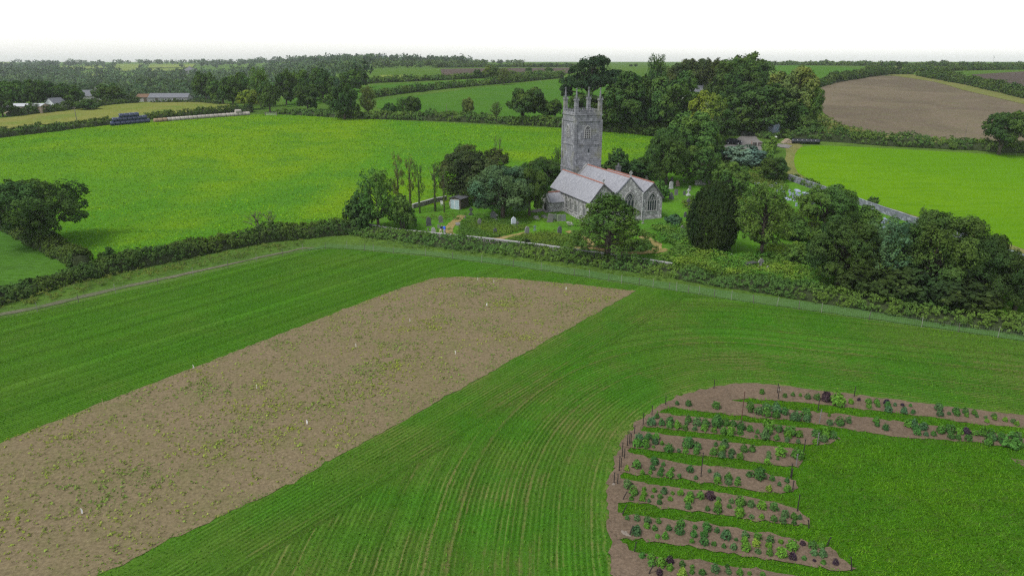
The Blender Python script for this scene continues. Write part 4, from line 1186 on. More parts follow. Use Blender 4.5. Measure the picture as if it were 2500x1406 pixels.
# corner buttress strips, stair slit, belfry openings with louvres
m = MB()
for sx in (-1, 1):
    for sy in (-1, 1):
        m.box((T0.x + sx * 2.95, T0.y + sy * 2.95, 11.8), (.62, .62, 11.6), taper=.97)
m.build('corner_strip', M_ASHLAR, tower, uv=True)
def belfry(o, right, nrm):
    o, r, n = Vector(o), Vector(right), Vector(nrm)
    w, h = 1.4, 1.6
    def pt(a, b): return o + r * a + Vector((0, 0, b))
    left = [(-w / 2, 0)] + [(-w / 2 + (w * (1 - math.cos(math.radians(60) * i / 6))), h + .75 * w * math.sin(math.radians(60) * i / 6) / .866) for i in range(7)]
    out = left + [(-a, b) for a, b in left][::-1][1:]
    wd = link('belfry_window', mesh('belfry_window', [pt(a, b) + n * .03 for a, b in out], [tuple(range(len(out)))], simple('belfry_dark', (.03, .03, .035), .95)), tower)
    fr = MB()
    for p, q in zip(out[:-1], out[1:]): fr.bar(pt(*p), pt(*q), .16, .16, n)
    for a in (-w / 6, w / 6): fr.bar(pt(a, 0), pt(a, h + .2), .11, .13, n)
    for c in (-w / 3, 0, w / 3):
        for p, q in (((c - w / 6, h), (c, h + .42)), ((c, h + .42), (c + w / 6, h))): fr.bar(pt(*p), pt(*q), .08, .12, n)
    fr.bar(pt(-w * .2, h + .4), pt(0, h + .95), .08, .12, n); fr.bar(pt(w * .2, h + .4), pt(0, h + .95), .08, .12, n)
    fr.build('stone_frame', M_DRESSED, wd)
    for k in range(5):
        lv = MB(); lv.bar(pt(-w / 2, .2 + .36 * k), pt(w / 2, .2 + .36 * k), .12, .1, n); lv.build('louvre', M_DRESSED, wd)
belfry((T0.x + 3.1, T0.y - .15, 13.85), (0, 1, 0), (1, 0, 0)); belfry((T0.x - .1, T0.y - 3.1, 13.85), (1, 0, 0), (0, -1, 0))
belfry((T0.x - 3.1, T0.y, 13.85), (0, 1, 0), (-1, 0, 0)); belfry((T0.x, T0.y + 3.1, 13.85), (1, 0, 0), (0, 1, 0))
m = MB(); m.box((T0.x + 3.14, T0.y + .2, 11.3), (.06, .3, .7)); m.build('slit_window', M_GLASS, tower)

# ------------------------------------------------------------------ other buildings
def hut(name, px, py, L, W, he, hr, rz, wallc, roofm, label, cat='building', doors=(), wins=(), base=None, wallm=None, chim=False):
    """gabled building: local X along the ridge, doors/wins: (face, along, z, w, h, colour)"""
    p = base or G(px, py)
    root = empty(name, p, rz); tag(root, label, cat)
    m = MB(); m.prism([(-L / 2, -W / 2, -.8), (-L / 2, W / 2, -.8), (-L / 2, W / 2, he), (-L / 2, 0, hr), (-L / 2, -W / 2, he)], (L, 0, 0))
    o = m.build('wall', wallm or M_PAINT, root, uv=True); o.color = (*wallc, 1)
    rf = roof_slopes('roof', root, -L / 2, L / 2, -W / 2, he, 0, hr, W / 2, he, mat=roofm, th=.12, over=.2)
    if isinstance(chim, (list, tuple)):
        for cx in chim:
            m = MB(); m.box((cx, 0, hr + .3), (.8, .6, 1.4)); m.tube([(cx, 0, hr + .9), (cx, 0, hr + 1.4)], .15, 6); c = m.build('chimney', M_RUBBLE, rf, uv=True)
    for kind, lst in (('door', doors), ('window', wins)):
        for (face, a, z, w, h, c) in lst:
            m = MB()
            if face in 'sn':
                s = -1 if face == 's' else 1
                m.box((a, s * (W / 2 + .03), z + h / 2), (w, .1, h))
            else:
                s = 1 if face == 'e' else -1
                m.box((s * (L / 2 + .03), a, z + h / 2), (.1, w, h))
            d = m.build(kind, M_PAINT if kind == 'door' else M_GLASS, root); d.color = (*c, 1)
            fm = MB()
            if face in 'sn':
                y = (-1 if face == 's' else 1) * (W / 2 + .085)
                for x_, z_, sx, sz in ((a - w / 2, z + h / 2, .07, h), (a + w / 2, z + h / 2, .07, h), (a, z + h, w + .07, .07), (a, z, w + .07, .07)): fm.box((x_, y, z_), (sx, .06, sz))
            else:
                x = (1 if face == 'e' else -1) * (L / 2 + .085)
                for y_, z_, sy, sz in ((a - w / 2, z + h / 2, .07, h), (a + w / 2, z + h / 2, .07, h), (a, z + h, w + .07, .07), (a, z, w + .07, .07)): fm.box((x, y_, z_), (.06, sy, sz))
            f = fm.build('frame', M_PAINT, d); f.color = (.6, .6, .6, 1)
    return root
GLZ = (0.03, 0.03, 0.04)
M_TIN = simple('pale_sheet_roof', (.36, .37, .39), .5, .12, 1.0)
M_RUST = simple('rusty_sheet_roof', (.13, .08, .05), .9, .3, .6)
M_FELT = simple('felt_roof', (.10, .105, .115), .9, .2, 2)
# churchyard shed
hut('garden_shed', 1121, 507, 3.4, 2.6, 2.1, 2.5, math.radians(65), (.10, .085, .07), M_FELT, 'brown timber shed with pale blue double doors in the churchyard', 'shed',
    doors=[('w', -.52, 0, .98, 1.95, (.36, .46, .5)), ('w', .52, 0, .98, 1.95, (.36, .46, .5))], wallm=M_WOOD)
# hut by the lane
hut('lane_hut', 1890, 322, 3.0, 2.5, 1.9, 2.9, math.radians(-80), (.42, .5, .6), simple('blue_grey_roof', (.24, .30, .37), .6), 'small hut with blue grey pitched roof beside the lane gate', 'hut', doors=[('e', 0, 0, .9, 1.7, (.3, .45, .5))])
# house among the trees behind the church
_hp = G(1640, 300); _hp = Vector((_hp.x + 16, 268, tz1(_hp.x + 16, 268)))
hut('farmhouse', 0, 0, 14, 8, 5.2, 8.2, math.radians(8), (.55, .54, .5), M_SLATE2, 'slate roofed house half hidden among the tall wood trees', 'house', base=Vector((68.0, 262.0, tz1(68, 262))),
    wins=[('s', -4, 3.2, 1, 1.3, GLZ), ('s', 0, 3.2, 1, 1.3, GLZ), ('s', 4, 3.2, 1, 1.3, GLZ), ('s', -4, .8, 1, 1.3, GLZ), ('s', 4, .8, 1, 1.3, GLZ)], doors=[('s', 0, 0, 1, 2, (.12, .16, .12))], chim=[-6, 6])
# the farm on the left
hut('farm_cottage', 330, 247, 6.5, 6.5, 3.2, 5.4, math.radians(-60), (.33, .325, .32), M_SLATE2, 'pale gabled farm cottage at the end of the long barns', 'house',
    wins=[('e', 1.2, 1.6, .9, 1.0, GLZ), ('e', -1.5, .6, .9, 1.0, GLZ), ('s', 0, 1.0, 1, 1.1, GLZ)], chim=[0])
hut('tin_barn', 363, 249, 8, 6, 2.1, 3.4, math.radians(4), (.3, .29, .27), M_RUST, 'low barn with rusty brown roof beside the pale cottage', 'barn', doors=[('s', 0, 0, 1.8, 1.9, (.10, .08, .06))])
hut('long_barn', 418, 249, 17.5, 6, 2.0, 3.7, math.radians(3), (.24, .24, .25), M_SLATE2, 'long grey slate barn at the edge of the crop field', 'barn',
    doors=[('s', -5, 0, 1.6, 1.9, (.08, .07, .06)), ('s', 3, 0, 1.6, 1.9, (.08, .07, .06))], wins=[('s', -1, .8, .9, .8, GLZ), ('s', 6.5, .8, .9, .8, GLZ)])
hut('storage_shed', 68, 276, 13, 6, 2.4, 3.2, math.radians(4), (.34, .27, .2), M_TIN, 'long low shed with white sheet roof at the left edge', 'shed', doors=[('s', -4, 0, 2, 2, (.16, .12, .09)), ('s', 3, 0, 2, 2, (.16, .12, .09))])
hut('white_cottage', 138, 266, 5, 4.5, 2.3, 4.0, math.radians(70), (.45, .47, .49), M_SLATE2, 'little white gabled cottage next to the long white-roofed shed', 'house', wins=[('w', 0, .8, 1.1, 1.1, GLZ), ('s', 0, .8, 1, 1, GLZ)])
hut('hidden_farmhouse', 218, 250, 9, 6, 2.8, 5.2, math.radians(20), (.45, .44, .42), M_SLATE2, 'grey roofed farmhouse showing between two dark trees', 'house', wins=[('s', -2, 1, 1, 1, GLZ), ('s', 2, 1, 1, 1, GLZ)], chim=[3.5])
_rp = Vector((-250.0, 1360.0, tz1(-250, 1360)))
hut('ridge_barn', 0, 0, 22, 12, 8.5, 10.5, 0, (.28, .32, .38), M_TIN, 'big pale barn on the wooded skyline ridge', 'barn', base=_rp, doors=[('s', 0, 0, 5, 4.5, (.2, .2, .22))])
hut('hedge_cottage', 715, 232, 7, 5, 2.4, 4.6, math.radians(30), (.3, .3, .32), M_SLATE2, 'dark roofed cottage tucked among the hedgerow trees', 'house', wins=[('s', 0, .9, 1, 1, GLZ)], chim=[2.5])

# ------------------------------------------------------------------ walls, fences, gates, poles
def wall_run(name, plan_pts, h, th, mat, label, cop=None, posts=None, group=None):
    R = np.array(resample(plan_pts, 1.5)); n = len(R)
    base = Vector((R[0][0], R[0][1], tz1(*R[0]))); root = empty(name, base); tag(root, label, 'wall', group)
    tang = unit(np.gradient(R, axis=0)); nor = np.stack([-tang[:, 1], tang[:, 0]], 1); z = tz(R[:, 0], R[:, 1])
    rg = np.random.default_rng(3)
    def sweep(part, w, z0, z1, mat, jit):
        V = []
        j = rg.uniform(-jit, jit, n)
        for i in range(n):
            for o, zz in ((-w / 2, z0), (w / 2, z0), (w / 2, z1), (-w / 2, z1)):
                V.append((R[i, 0] + nor[i, 0] * o - base.x, R[i, 1] + nor[i, 1] * o - base.y, z[i] + zz + (j[i] if zz > 0 else 0) - base.z))
        Fc = [(i * 4 + k, i * 4 + (k + 1) % 4, i * 4 + 4 + (k + 1) % 4, i * 4 + 4 + k) for i in range(n - 1) for k in range(4)] + [(3, 2, 1, 0), tuple(range(4 * n - 4, 4 * n))]
        m = MB(); m.add(V, Fc); m.build(part, mat, root, uv=True)
    sweep('wall_body', th, -.6, h, mat, .04)
    sweep('coping', th + .06, h - .02, h + .12, cop or M_DRESSED, .03)
    if posts:
        pm = MB().box((0, 0, h / 2), (.5, .5, h + .5)).mesh('pillar', mat, uv=True)
        for i in range(0, n, posts):
            o = link('pillar', pm, root); o.location = (R[i, 0] - base.x, R[i, 1] - base.y, z[i] - base.z)
    return root
wall_run('churchyard_wall', smooth_line(plan([(868, 552), (960, 571), (1050, 580), (1150, 590), (1250, 601), (1350, 614), (1450, 628), (1560, 644), (1640, 657)]), False, 1), .85, .45, M_DRYWALL, 'low stone wall with pale coping along the front of the churchyard')
wall_run('churchyard_wall', plan([(1008, 510), (1030, 504), (1058, 496), (1090, 490)]), .9, .45, M_DRYWALL, 'short stretch of stone wall behind the thin churchyard trees')
wall_run('boundary_wall', smooth_line(plan([(1925, 440), (1990, 463), (2075, 492), (2150, 520), (2240, 551), (2400, 608), (2500, 645), (2650, 700)]), False, 1), 1.3, .3, M_BLOCK, 'blue grey block wall between churchyard and hay field', cop=M_BLOCK)

def wire_fence():
    L = resample(FENCE[2:-1], .5)
    base = Vector((FENCE[3][0], FENCE[3][1], tz1(*FENCE[3]))); root = empty('wire_fence', base)
    tag(root, 'netting fence on thin posts along the edge of the sown field', 'fence')
    pm = MB().box((0, 0, .55), (.07, .07, 1.35), taper=.85).mesh('post', M_WOOD)
    pp = MB().tube([(0, 0, -.1), (0, 0, 1.35)], .035, 5).mesh('post', M_WOOD)
    for i, p in enumerate(FENCE[2:-1]):
        o = link('post', pp if i % 2 else pm, root); o.location = (p[0] - base.x, p[1] - base.y, tz1(*p) - base.z)
        o.rotation_euler = (_trng.gauss(0, .04), _trng.gauss(0, .04), _trng.random())
        o.color = (.20, .21, .17, 1) if i % 2 else (.10, .095, .08, 1)
    m = MB(); r = .0045
    P = [Vector((q[0] - base.x, q[1] - base.y, tz1(q[0], q[1]) - base.z)) for q in L]
    for h in (.08, .3, .55, .8, 1.1):
        m.tube([p + Vector((0, 0, h)) for p in P[::4] + [P[-1]]], r, 3, cap=False)
    for a, b in zip(P[:-1], P[1:]):
        for k in range(2):
            q = a.lerp(b, k / 2); m.tube([q + Vector((0, 0, .06)), q + Vector((0, 0, 1.1))], r * .8, 3, cap=False)
    o = m.build('netting', M_PAINT, root); o.color = (.20, .29, .20, 1); o['kind'] = 'stuff'
wire_fence()

def pole(px, py, top, label, arms=True, name='telegraph_pole', thick=.13):
    p = G(px, py); h = z_at_row(p, top); root = empty(name, p, _trng.uniform(-.3, .3)); tag(root, label, 'pole')
    m = MB(); m.tube([(0, 0, -.5), (0, 0, h)], [thick, thick * .7], 8); o = m.build('post', M_WOOD, root); o.color = (.17, .15, .13, 1)
    if arms:
        m = MB(); m.box((0, 0, h - .25), (1.0, .08, .1)); o = m.build('crossarm', M_WOOD, root); o.color = (.14, .12, .1, 1)
        for s in (-.42, 0, .42):
            m = MB(); m.tube([(s, 0, h - .2), (s, 0, h - .02)], [.05, .03], 6); o = m.build('insulator', M_PAINT, root); o.color = (.3, .3, .3, 1)
    return p + Vector((0, 0, h - .05))
w1 = pole(1727, 393, 291, 'wooden telegraph pole rising from the bushes left of the gravel yard')
w2 = pole(1873, 322, 262, 'telegraph pole in front of the dark wood by the hut')
w3 = pole(1968, 300, 258, 'grey telegraph pole at the ploughed field corner')
pole(188, 298, 262, 'lone pole standing behind the hedge of the crop field')
pole(2352, 352, 300, 'thin pole above the hedge below the ploughed field', arms=False, thick=.08)
pole(1533 / 3.125 + 600, 276, 254, 'small pole at the foot of the hillside field', arms=False, thick=.08)
for k, (a, b) in enumerate(((w1, w2), (w2, w3))):
    m = MB(); n = 14
    m.tube([a.lerp(b, t / n) - a - Vector((0, 0, 1.2 * math.sin(math.pi * t / n))) for t in range(n + 1)], .018, 4)
    o = m.build('telephone_wire', M_PAINT, None, a); o.color = (.03, .03, .03, 1)
    tag(o, ('overhead wire from the bush-side pole to the hut pole', 'overhead wire from the hut pole to the ploughed field pole')[k], 'wire')
# field gate at the end of the yard
gp = G(1826, 332); gr = empty('field_gate', gp, math.radians(4)); tag(gr, 'metal five-bar gate at the far end of the gravel yard', 'gate')
for z in (.25, .45, .65, .85, 1.1):
    m = MB(); m.tube([(-1.7, 0, z), (1.7, 0, z)], .03, 5); o = m.build('bar', M_METAL, gr); o.color = (.2, .2, .2, 1)
for x in (-1.85, 1.85):
    m = MB(); m.box((x, 0, .6), (.2, .2, 1.5)); o = m.build('gate_post', M_WOOD, gr); o.color = (.12, .11, .1, 1)
gp = G(662, 283); gr = empty('field_gate', gp, math.radians(-5)); tag(gr, 'pale field gate at the far corner of the big pasture', 'gate')
for z in (.25, .5, .75, 1.1):
    m = MB(); m.tube([(-1.9, 0, z), (1.9, 0, z)], .03, 5); o = m.build('bar', M_METAL, gr); o.color = (.2, .2, .2, 1)
for x in (-2.05, 2.05):
    m = MB(); m.box((x, 0, .6), (.22, .22, 1.5)); o = m.build('gate_post', M_WOOD, gr); o.color = (.12, .11, .1, 1)
# small wind turbine on the horizon
tp = G(2422, 162); root = empty('wind_turbine', tp, .5); tag(root, 'tiny white wind turbine on the horizon above the dark ploughed field', 'turbine')
th_ = z_at_row(tp, 141)
m = MB(); m.tube([(0, 0, 0), (0, 0, th_)], [.35, .18], 8); o = m.build('mast', M_PAINT, root); o.color = (.6, .6, .62, 1)
m = MB(); m.box((0, 0, th_), (.5, 1.2, .5)); o = m.build('nacelle', M_PAINT, root); o.color = (.6, .6, .62, 1)
for k in range(3):
    a = k * 2.094 + .4; m = MB(); m.tube([(0, -.7, th_), (math.cos(a) * 1.5, -.7, th_ + math.sin(a) * 1.5), (math.cos(a) * 4, -.7, th_ + math.sin(a) * 4)], [.12, .22, .05], 5)
    o = m.build('blade', M_PAINT, root); o.color = (.6, .6, .62, 1)

# ------------------------------------------------------------------ trees and shrubs, each where it stands
TREES = [
 # px, base row, top row, width, shape, colour, label
 (112, 598, 438, 216, 'oak', DK, 'spreading dark oak in the hedge at the far left, sky-green pasture showing through'),
 (655, 578, 500, 88, 'bare', DK, 'half dead thorn with bare twigs above the left hedge'),
 (880, 560, 470, 70, 'bush1', DK, 'dark rounded thicket at the left corner of the churchyard'),
 (925, 560, 418, 120, 'ash1', LT, 'loose leafy tree rising from the thicket at the churchyard corner'),
 (985, 562, 478, 64, 'bush2', MD, 'rounded green shrub just inside the front churchyard wall'),
 (975, 525, 385, 52, 'thin2', OL, 'tallest ragged tree of the thin row by the shed, pale sparse leaves'),
 (1003, 520, 384, 46, 'thin0', OL, 'slender ivy clad trunk second in the thin row'),
 (1025, 522, 400, 40, 'thin0', MD, 'straight ivy clad trunk in the middle of the thin row'),
 (1063, 517, 402, 44, 'thin1', MD, 'leaning ivy clad trunk of the thin row nearest the shed'),
 (1085, 520, 412, 34, 'thin1', OL, 'nearly bare grey trunk standing in front of the shed'),
 (1165, 492, 358, 176, 'broad4', HOLM, 'great dark round holm oak behind the shed'),
 (1228, 533, 404, 152, 'broad1', BL, 'broad blue green tree in front of the dark holm oak'),
 (1292, 528, 402, 90, 'broad3', DK, 'dark yew between the blue green tree and the porch'),
 (1322, 470, 386, 92, 'broad2', DK, 'bushy dark tree just left of the tower foot'),
 (1362, 440, 362, 40, 'ash0', LT, 'thin light green tree close against the tower'),
 (1213, 400, 312, 26, 'bare', OL, 'faint bare twiggy tree top behind the holm oak'),
 (1735, 612, 448, 112, 'yew', (.020, .036, .012), 'dense blackish Irish yew shaped like an upright egg'),
 (1857, 628, 450, 152, 'ash1', MD, 'open light green ash to the right of the black yew'),
 (1782, 480, 396, 92, 'round', MD, 'ball shaped shrub behind the black yew'),
 (1708, 450, 355, 98, 'round', MD, 'ball shaped green tree at the back of the graves'),
 (1625, 455, 318, 100, 'broad0', DK, 'tall dark tree behind the church roofs'),
 (1680, 400, 276, 125, 'broad5', MD, 'pale feathery tree left of the telegraph pole'),
 (1735, 395, 322, 60, 'bush3', MD, 'green shrub below the telegraph pole'),
 (1500, 440, 365, 70, 'bush0', DK, 'dark bush right beside the tower foot'),
 (1560, 435, 385, 80, 'bush2', DK, 'low dark shrub behind the north aisle ridge'),
 (1608, 492, 440, 46, 'bush1', LT, 'bright green bush against the north aisle wall'),
 (1645, 552, 525, 42, 'bush2', BL, 'small dome of ivy by the graves right of the church'),
 (1935, 585, 528, 70, 'bush3', MD, 'leafy bush right behind the open ash'),
 (1958, 650, 596, 76, 'bush1', MD, 'green shrub between the ash and the front right corner trees'),
 (1905, 535, 492, 60, 'bush2', LT, 'pale green bush below the crowded modern graves'),
 (1800, 560, 520, 50, 'bush0', MD, 'shrub showing between the black yew and the ash'),
 (1665, 590, 562, 50, 'bush3', LT, 'low bramble mound left of the black yew'),
 (1760, 545, 500, 60, 'bush1', DK, 'dark shrub tucked behind the black yew'),
 (1885, 442, 384, 70, 'broad1', DK, 'dark round tree at the bend of the field track'),
 (1878, 372, 335, 34, 'bush3', LT, 'light green bush between gravel yard and track'),
 (1868, 392, 360, 36, 'bush1', LT, 'pale leafy shrub below the yard entrance'),
 (2012, 565, 452, 128, 'broad2', MD, 'rounded green tree beside the white modern graves'),
 (2045, 702, 532, 160, 'broad3', (.030, .056, .016), 'big dark shrubby tree at the front right corner of the churchyard'),
 (2155, 712, 540, 170, 'ash1', BL, 'tall grey green tree with fine leaves in the right hand thicket'),
 (2105, 560, 505, 70, 'bush3', MD, 'shrub in front of the block wall'),
 (2275, 730, 518, 200, 'broad5', DK, 'largest tree of the right hand thicket with ragged top'),
 (2240, 590, 505, 40, 'thin0', MD, 'thin twiggy stem poking above the right hand thicket'),
 (2385, 740, 572, 150, 'broad1', (.030, .054, .016), 'dark tree leaning over the bank at the right'),
 (2475, 760, 610, 130, 'broad4', (.030, .054, .016), 'dark shrubby tree cut by the right edge of the picture'),
 (2210, 745, 655, 150, 'bush0', (.024, .042, .014), 'dark low thicket under the tall right hand trees'),
 (2340, 765, 680, 160, 'bush1', (.024, .042, .014), 'low black green thicket above the bank far right'),
 (2105, 730, 650, 110, 'bush2', (.024, .042, .014), 'dark undershrub at the foot of the grey green tree'),
 (2437, 378, 272, 106, 'wind', DK, 'lone round tree on the hedge below the ploughed field'),
 (2130, 505, 480, 24, 'bush2', MD, 'small bush overhanging the block wall'),
 # behind the tower: the wood
 (1440, 312, 145, 138, 'pine', (.022, .040, .018), 'flat topped dark pine towering behind the church tower'),
 (1420, 320, 225, 90, 'broad2', DK, 'dark tree standing right behind the tower pinnacles'),
 (1532, 322, 176, 140, 'broad0', DK, 'large domed tree at the left end of the wood'),
 (1640, 330, 178, 130, 'broad3', DK, 'large domed tree in the middle front of the wood'),
 (1586, 318, 205, 80, 'broad5', DK, 'shadowy tree between the two large domed trees'),
 (1595, 285, 138, 62, 'ash1', DK, 'thin topped tree poking above the skyline left of the wood'),
 (1665, 262, 146, 92, 'broad1', HOLM, 'dark flat tree on the skyline at the left of the wood top'),
 (1730, 262, 144, 90, 'broad4', HOLM, 'dark flat tree on the skyline beside the house roof'),
 (1800, 275, 134, 140, 'broad2', DK, 'highest round crowned tree of the wood'),
 (1808, 285, 157, 110, 'broad5', DK, 'blue dark domed tree in front of the highest tree'),
 (1722, 345, 222, 92, 'broad0', (.085, .130, .022), 'yellow green tree at the front of the wood'),
 (1757, 352, 262, 84, 'broad3', DK, 'mid green tree beside the yard with branches to the ground'),
 (1845, 325, 203, 160, 'broad1', DK, 'wide dark tree arching over the end of the yard'),
 (1925, 315, 164, 130, 'broad4', OL, 'olive crowned tree at the right end of the wood'),
 (1960, 320, 205, 70, 'broad5', MD, 'tree at the edge of the ploughed field'),
 (1905, 305, 190, 90, 'broad2', OL, 'yellowish crown between the olive tree and the wide dark tree'),
 (1970, 335, 285, 60, 'bush2', DK, 'dark holly bush below the ploughed field corner'),
 (1470, 318, 245, 80, 'bush1', DK, 'dark scrub just right of the tower pinnacles'),
 (1560, 320, 255, 90, 'bush2', DK, 'dark scrub filling the wood between the domed trees'),
 (1660, 330, 250, 100, 'bush3', DK, 'shadowed scrub in the middle of the wood'),
 (1790, 328, 262, 90, 'bush0', DK, 'deep dark scrub at the back of the gravel yard'),
 (1838, 326, 270, 66, 'bush1', DK, 'blackish scrub behind the lane hut'),
 (1938, 325, 255, 66, 'bush2', DK, 'dark scrub under the olive crowned tree'),
 (1600, 325, 285, 90, 'bush0', DK, 'dark undergrowth bush at the pasture edge of the wood'),
 (1510, 318, 270, 80, 'bush3', DK, 'dark bush at the foot of the large left domed tree'),
 (1690, 330, 290, 80, 'bush1', DK, 'dark bush under the middle wood trees'),
 # hedgerow trees along the far side of the pasture
 (842, 292, 204, 78, 'broad1', DK, 'tall dark hedgerow tree at the far edge of the pasture'),
 (752, 272, 203, 66, 'broad3', DK, 'dark domed hedgerow tree left of the tallest one'),
 (900, 285, 213, 48, 'ash1', OL, 'lighter leafed tree leaning right of the tallest hedgerow tree'),
 (985, 283, 240, 44, 'ash0', MD, 'small half bare tree above the far pasture hedge'),
 (1010, 283, 236, 40, 'broad5', DK, 'small dark ivy covered tree above the far pasture hedge'),
 (950, 284, 252, 40, 'bush1', DK, 'low dark bush on the far pasture hedge'),
 (1143, 286, 239, 30, 'broad2', OL, 'small brownish cone shaped tree alone on the far hedge'),
 (1275, 303, 214, 92, 'wind', DK, 'windswept dark tree on the far hedge left of the tower'),
 (1212, 292, 250, 32, 'ash0', OL, 'spindly yellowish tree next to the windswept one'),
 (1335, 300, 243, 62, 'wind', MD, 'small windswept tree between the large one and the tower'),
 (660, 275, 200, 54, 'broad0', DK, 'dark tree beside the pale field gate'),
 (612, 268, 220, 58, 'broad4', YL, 'low yellow green tree behind the row of pale bales'),
 (505, 250, 176, 58, 'broad2', DK, 'tall dark tree at the end of the long barn'),
 (570, 262, 190, 56, 'broad5', DK, 'dark tree behind the yellow green one'),
 (590, 250, 178, 60, 'broad1', MD, 'mid green tree in the gap behind the farm'),
 (638, 262, 168, 62, 'ash1', LT, 'pale fine leaved tree above the farm trees'),
 (700, 258, 172, 52, 'broad3', DK, 'dark tree beside the dark roofed cottage'),
 (735, 250, 172, 60, 'broad0', MD, 'round tree behind the dark roofed cottage'),
 (790, 250, 168, 62, 'broad4', DK, 'dark tree on the rise behind the tallest hedgerow tree'),
 (8, 285, 224, 52, 'broad0', DK, 'dark tree cut by the left edge above the crop field'),
 (168, 262, 205, 70, 'broad3', DK, 'dark spreading tree beside the little white cottage'),
 (272, 252, 206, 72, 'broad1', DK, 'dark spreading tree left of the pale farm cottage'),
 (360, 238, 190, 50, 'broad5', DK, 'dark tree directly behind the rusty barn'),
 (405, 240, 192, 52, 'broad2', DK, 'dark tree directly behind the long barn'),
 (450, 243, 196, 48, 'broad4', DK, 'dark tree behind the right end of the long barn'),
 (215, 268, 242, 50, 'bush1', DK, 'dark bush below the half hidden farmhouse'),
 (1230, 208, 168, 34, 'ash1', OL, 'grey green tree in front of the far brown field'),
 (1165, 192, 170, 22, 'broad1', DK, 'small round tree at the corner of the far brown field'),
 (1200, 193, 160, 40, 'broad5', OL, 'pale rounded tree before the far brown field'),
 (1028, 225, 207, 18, 'bush2', DK, 'tiny round bush on the hedge between the hillside fields'),
 (1127, 211, 200, 14, 'bush1', OL, 'tiny pale bush on the hedge between the hillside fields'),
]
NAMES = {'yew': 'yew_tree', 'pine': 'pine_tree', 'ash0': 'ash_tree', 'ash1': 'ash_tree', 'oak': 'oak_tree', 'bare': 'thorn_tree', 'wind': 'hedgerow_tree'}
for (px, py, top, w, k, col, lab) in TREES:
    bush = k.startswith('bush')
    tree(px, py, top, w, k, col, lab, 'shrub' if bush else NAMES.get(k, 'ivy_clad_tree' if k.startswith('thin') else 'broadleaf_tree'), 'shrub' if bush else 'tree', rz=0.0 if k in ('wind', 'pine') else None)
tree(1483, 632, 474, 172, 'cedar', (.058, .108, .022), 'layered cedar with dark stacked branches in front of the church', 'cedar_tree', rz=.4)
tree(1812, 402, 356, 100, 'bush2', (.085, .14, .105), 'silvery blue green willow shrub below the gravel yard', 'shrub', 'shrub', rz=.4)
tree(1285, 603, 584, 20, 'bush0', (.02, .03, .012), 'small dark clipped shrub by the front churchyard wall', 'shrub', 'shrub')
tree(264, 640, 606, 34, 'bush3', DK, 'lone dark bush out in the pasture corner', 'shrub', 'shrub')

# mixed trees massed round the farm and up the valley, too alike to tell apart
_r = random.Random(77)
FARM = [(35, 262), (60, 258), (95, 262), (120, 250), (190, 248), (240, 236), (300, 232), (315, 224), (335, 218), (385, 226), (430, 228), (470, 240), (485, 226), (530, 238), (545, 250), (555, 228),
        (610, 236), (650, 240), (675, 232), (770, 242), (815, 236), (835, 226), (860, 222), (770, 216), (880, 214), (730, 216), (690, 216), (20, 250), (150, 238), (105, 236), (205, 228), (260, 224), (285, 218), (75, 240)]
FCOL = [(DK, 'dark'), (DK, 'dark'), (MD, 'mid green'), (MD, 'mid green'), (OL, 'olive'), (BL, 'blue green')]
def farm_place(px):
    return ('above the long white-roofed shed' if px < 110 else 'between the white cottage and the half hidden farmhouse' if px < 250 else 'behind the pale farm cottage' if px < 350 else
            'behind the long slate barn' if px < 500 else 'right of the barn above the bale row' if px < 640 else 'round the dark roofed cottage' if px < 780 else 'on the rise behind the tallest hedgerow tree')
for (px, py) in FARM:
    p = G(px, py)
    hh = _r.uniform(7.5, 11.5)
    s_ = ppm(p)
    c_, cw_ = _r.choice(FCOL); lab_ = '%s tree in the mass %s' % (cw_, farm_place(px))
    tree(px, py + 4, py + 4 - hh * s_, hh * s_ * _r.uniform(.85, 1.15), 'broad%d' % _r.randrange(6), c_, lab_, 'valley_tree', group='trees massed ' + farm_place(px))
# trees along the skyline, right and centre
def sky_place(px): return 'above the distant valley at the left' if px < 600 else 'above the far brown field' if px < 1400 else 'between the pine and the wood' if px < 1700 else 'above the upper green field' if px < 2120 else 'above the crest of the ploughed field' if px < 2300 else 'near the wind turbine'
for i, (px, py, hpx) in enumerate([(1185, 163, 10), (1305, 165, 8), (1320, 165, 9), (1345, 165, 11), (1385, 164, 8), (1540, 164, 7), (1552, 164, 8), (2005, 160, 7), (2070, 160, 9), (2190, 163, 13), (2208, 163, 12), (2260, 162, 8), (2330, 163, 8), (2450, 162, 9), (500, 160, 9), (388, 158, 12), (120, 155, 8), (1290, 180, 14), (1340, 183, 18)]):
    tree(px, py, py - hpx, hpx * 1.25, 'broad%d' % (i % 6), DK, 'tiny tree on the skyline ' + sky_place(px), 'skyline_tree', group='tiny skyline trees ' + sky_place(px))

# distant woodland: one mass over the valley sides and the ridge
def far_wood(name, label, pts, hs, seed, S, col, leaves_n=46):
    rng = np.random.default_rng(seed)
    C, N, T = [], [], []
    for (x, y), h in zip(pts, hs):
        z = tz1(x, y)
        t0 = rng.uniform(0, 1)
        for b in range(3):
            c = np.array([x + rng.normal(0, h * .28), y + rng.normal(0, h * .28), z + h * rng.uniform(.4, .65)])
            r = h * rng.uniform(.3, .45)
            d = unit(rng.normal(0, 1, (leaves_n // 3, 3)) + np.array([0, -.2, .25]))
            C.append(c + d * r * rng.uniform(.75, 1.05, (len(d), 1))); N.append(d); T.append(np.clip(t0 * .95 + rng.uniform(-.08, .12, len(d)), 0, 1))
    C, N, T = np.concatenate(C), np.concatenate(N), np.concatenate(T)
    o = link(name, quad_mesh(name, leaf_quads(C, N, S, rng, .8), M_FARLEAF, 4, T)); o.color = (*col, 1)
    tag(o, label, None, None, 'stuff')
_rg = np.random.default_rng(4)
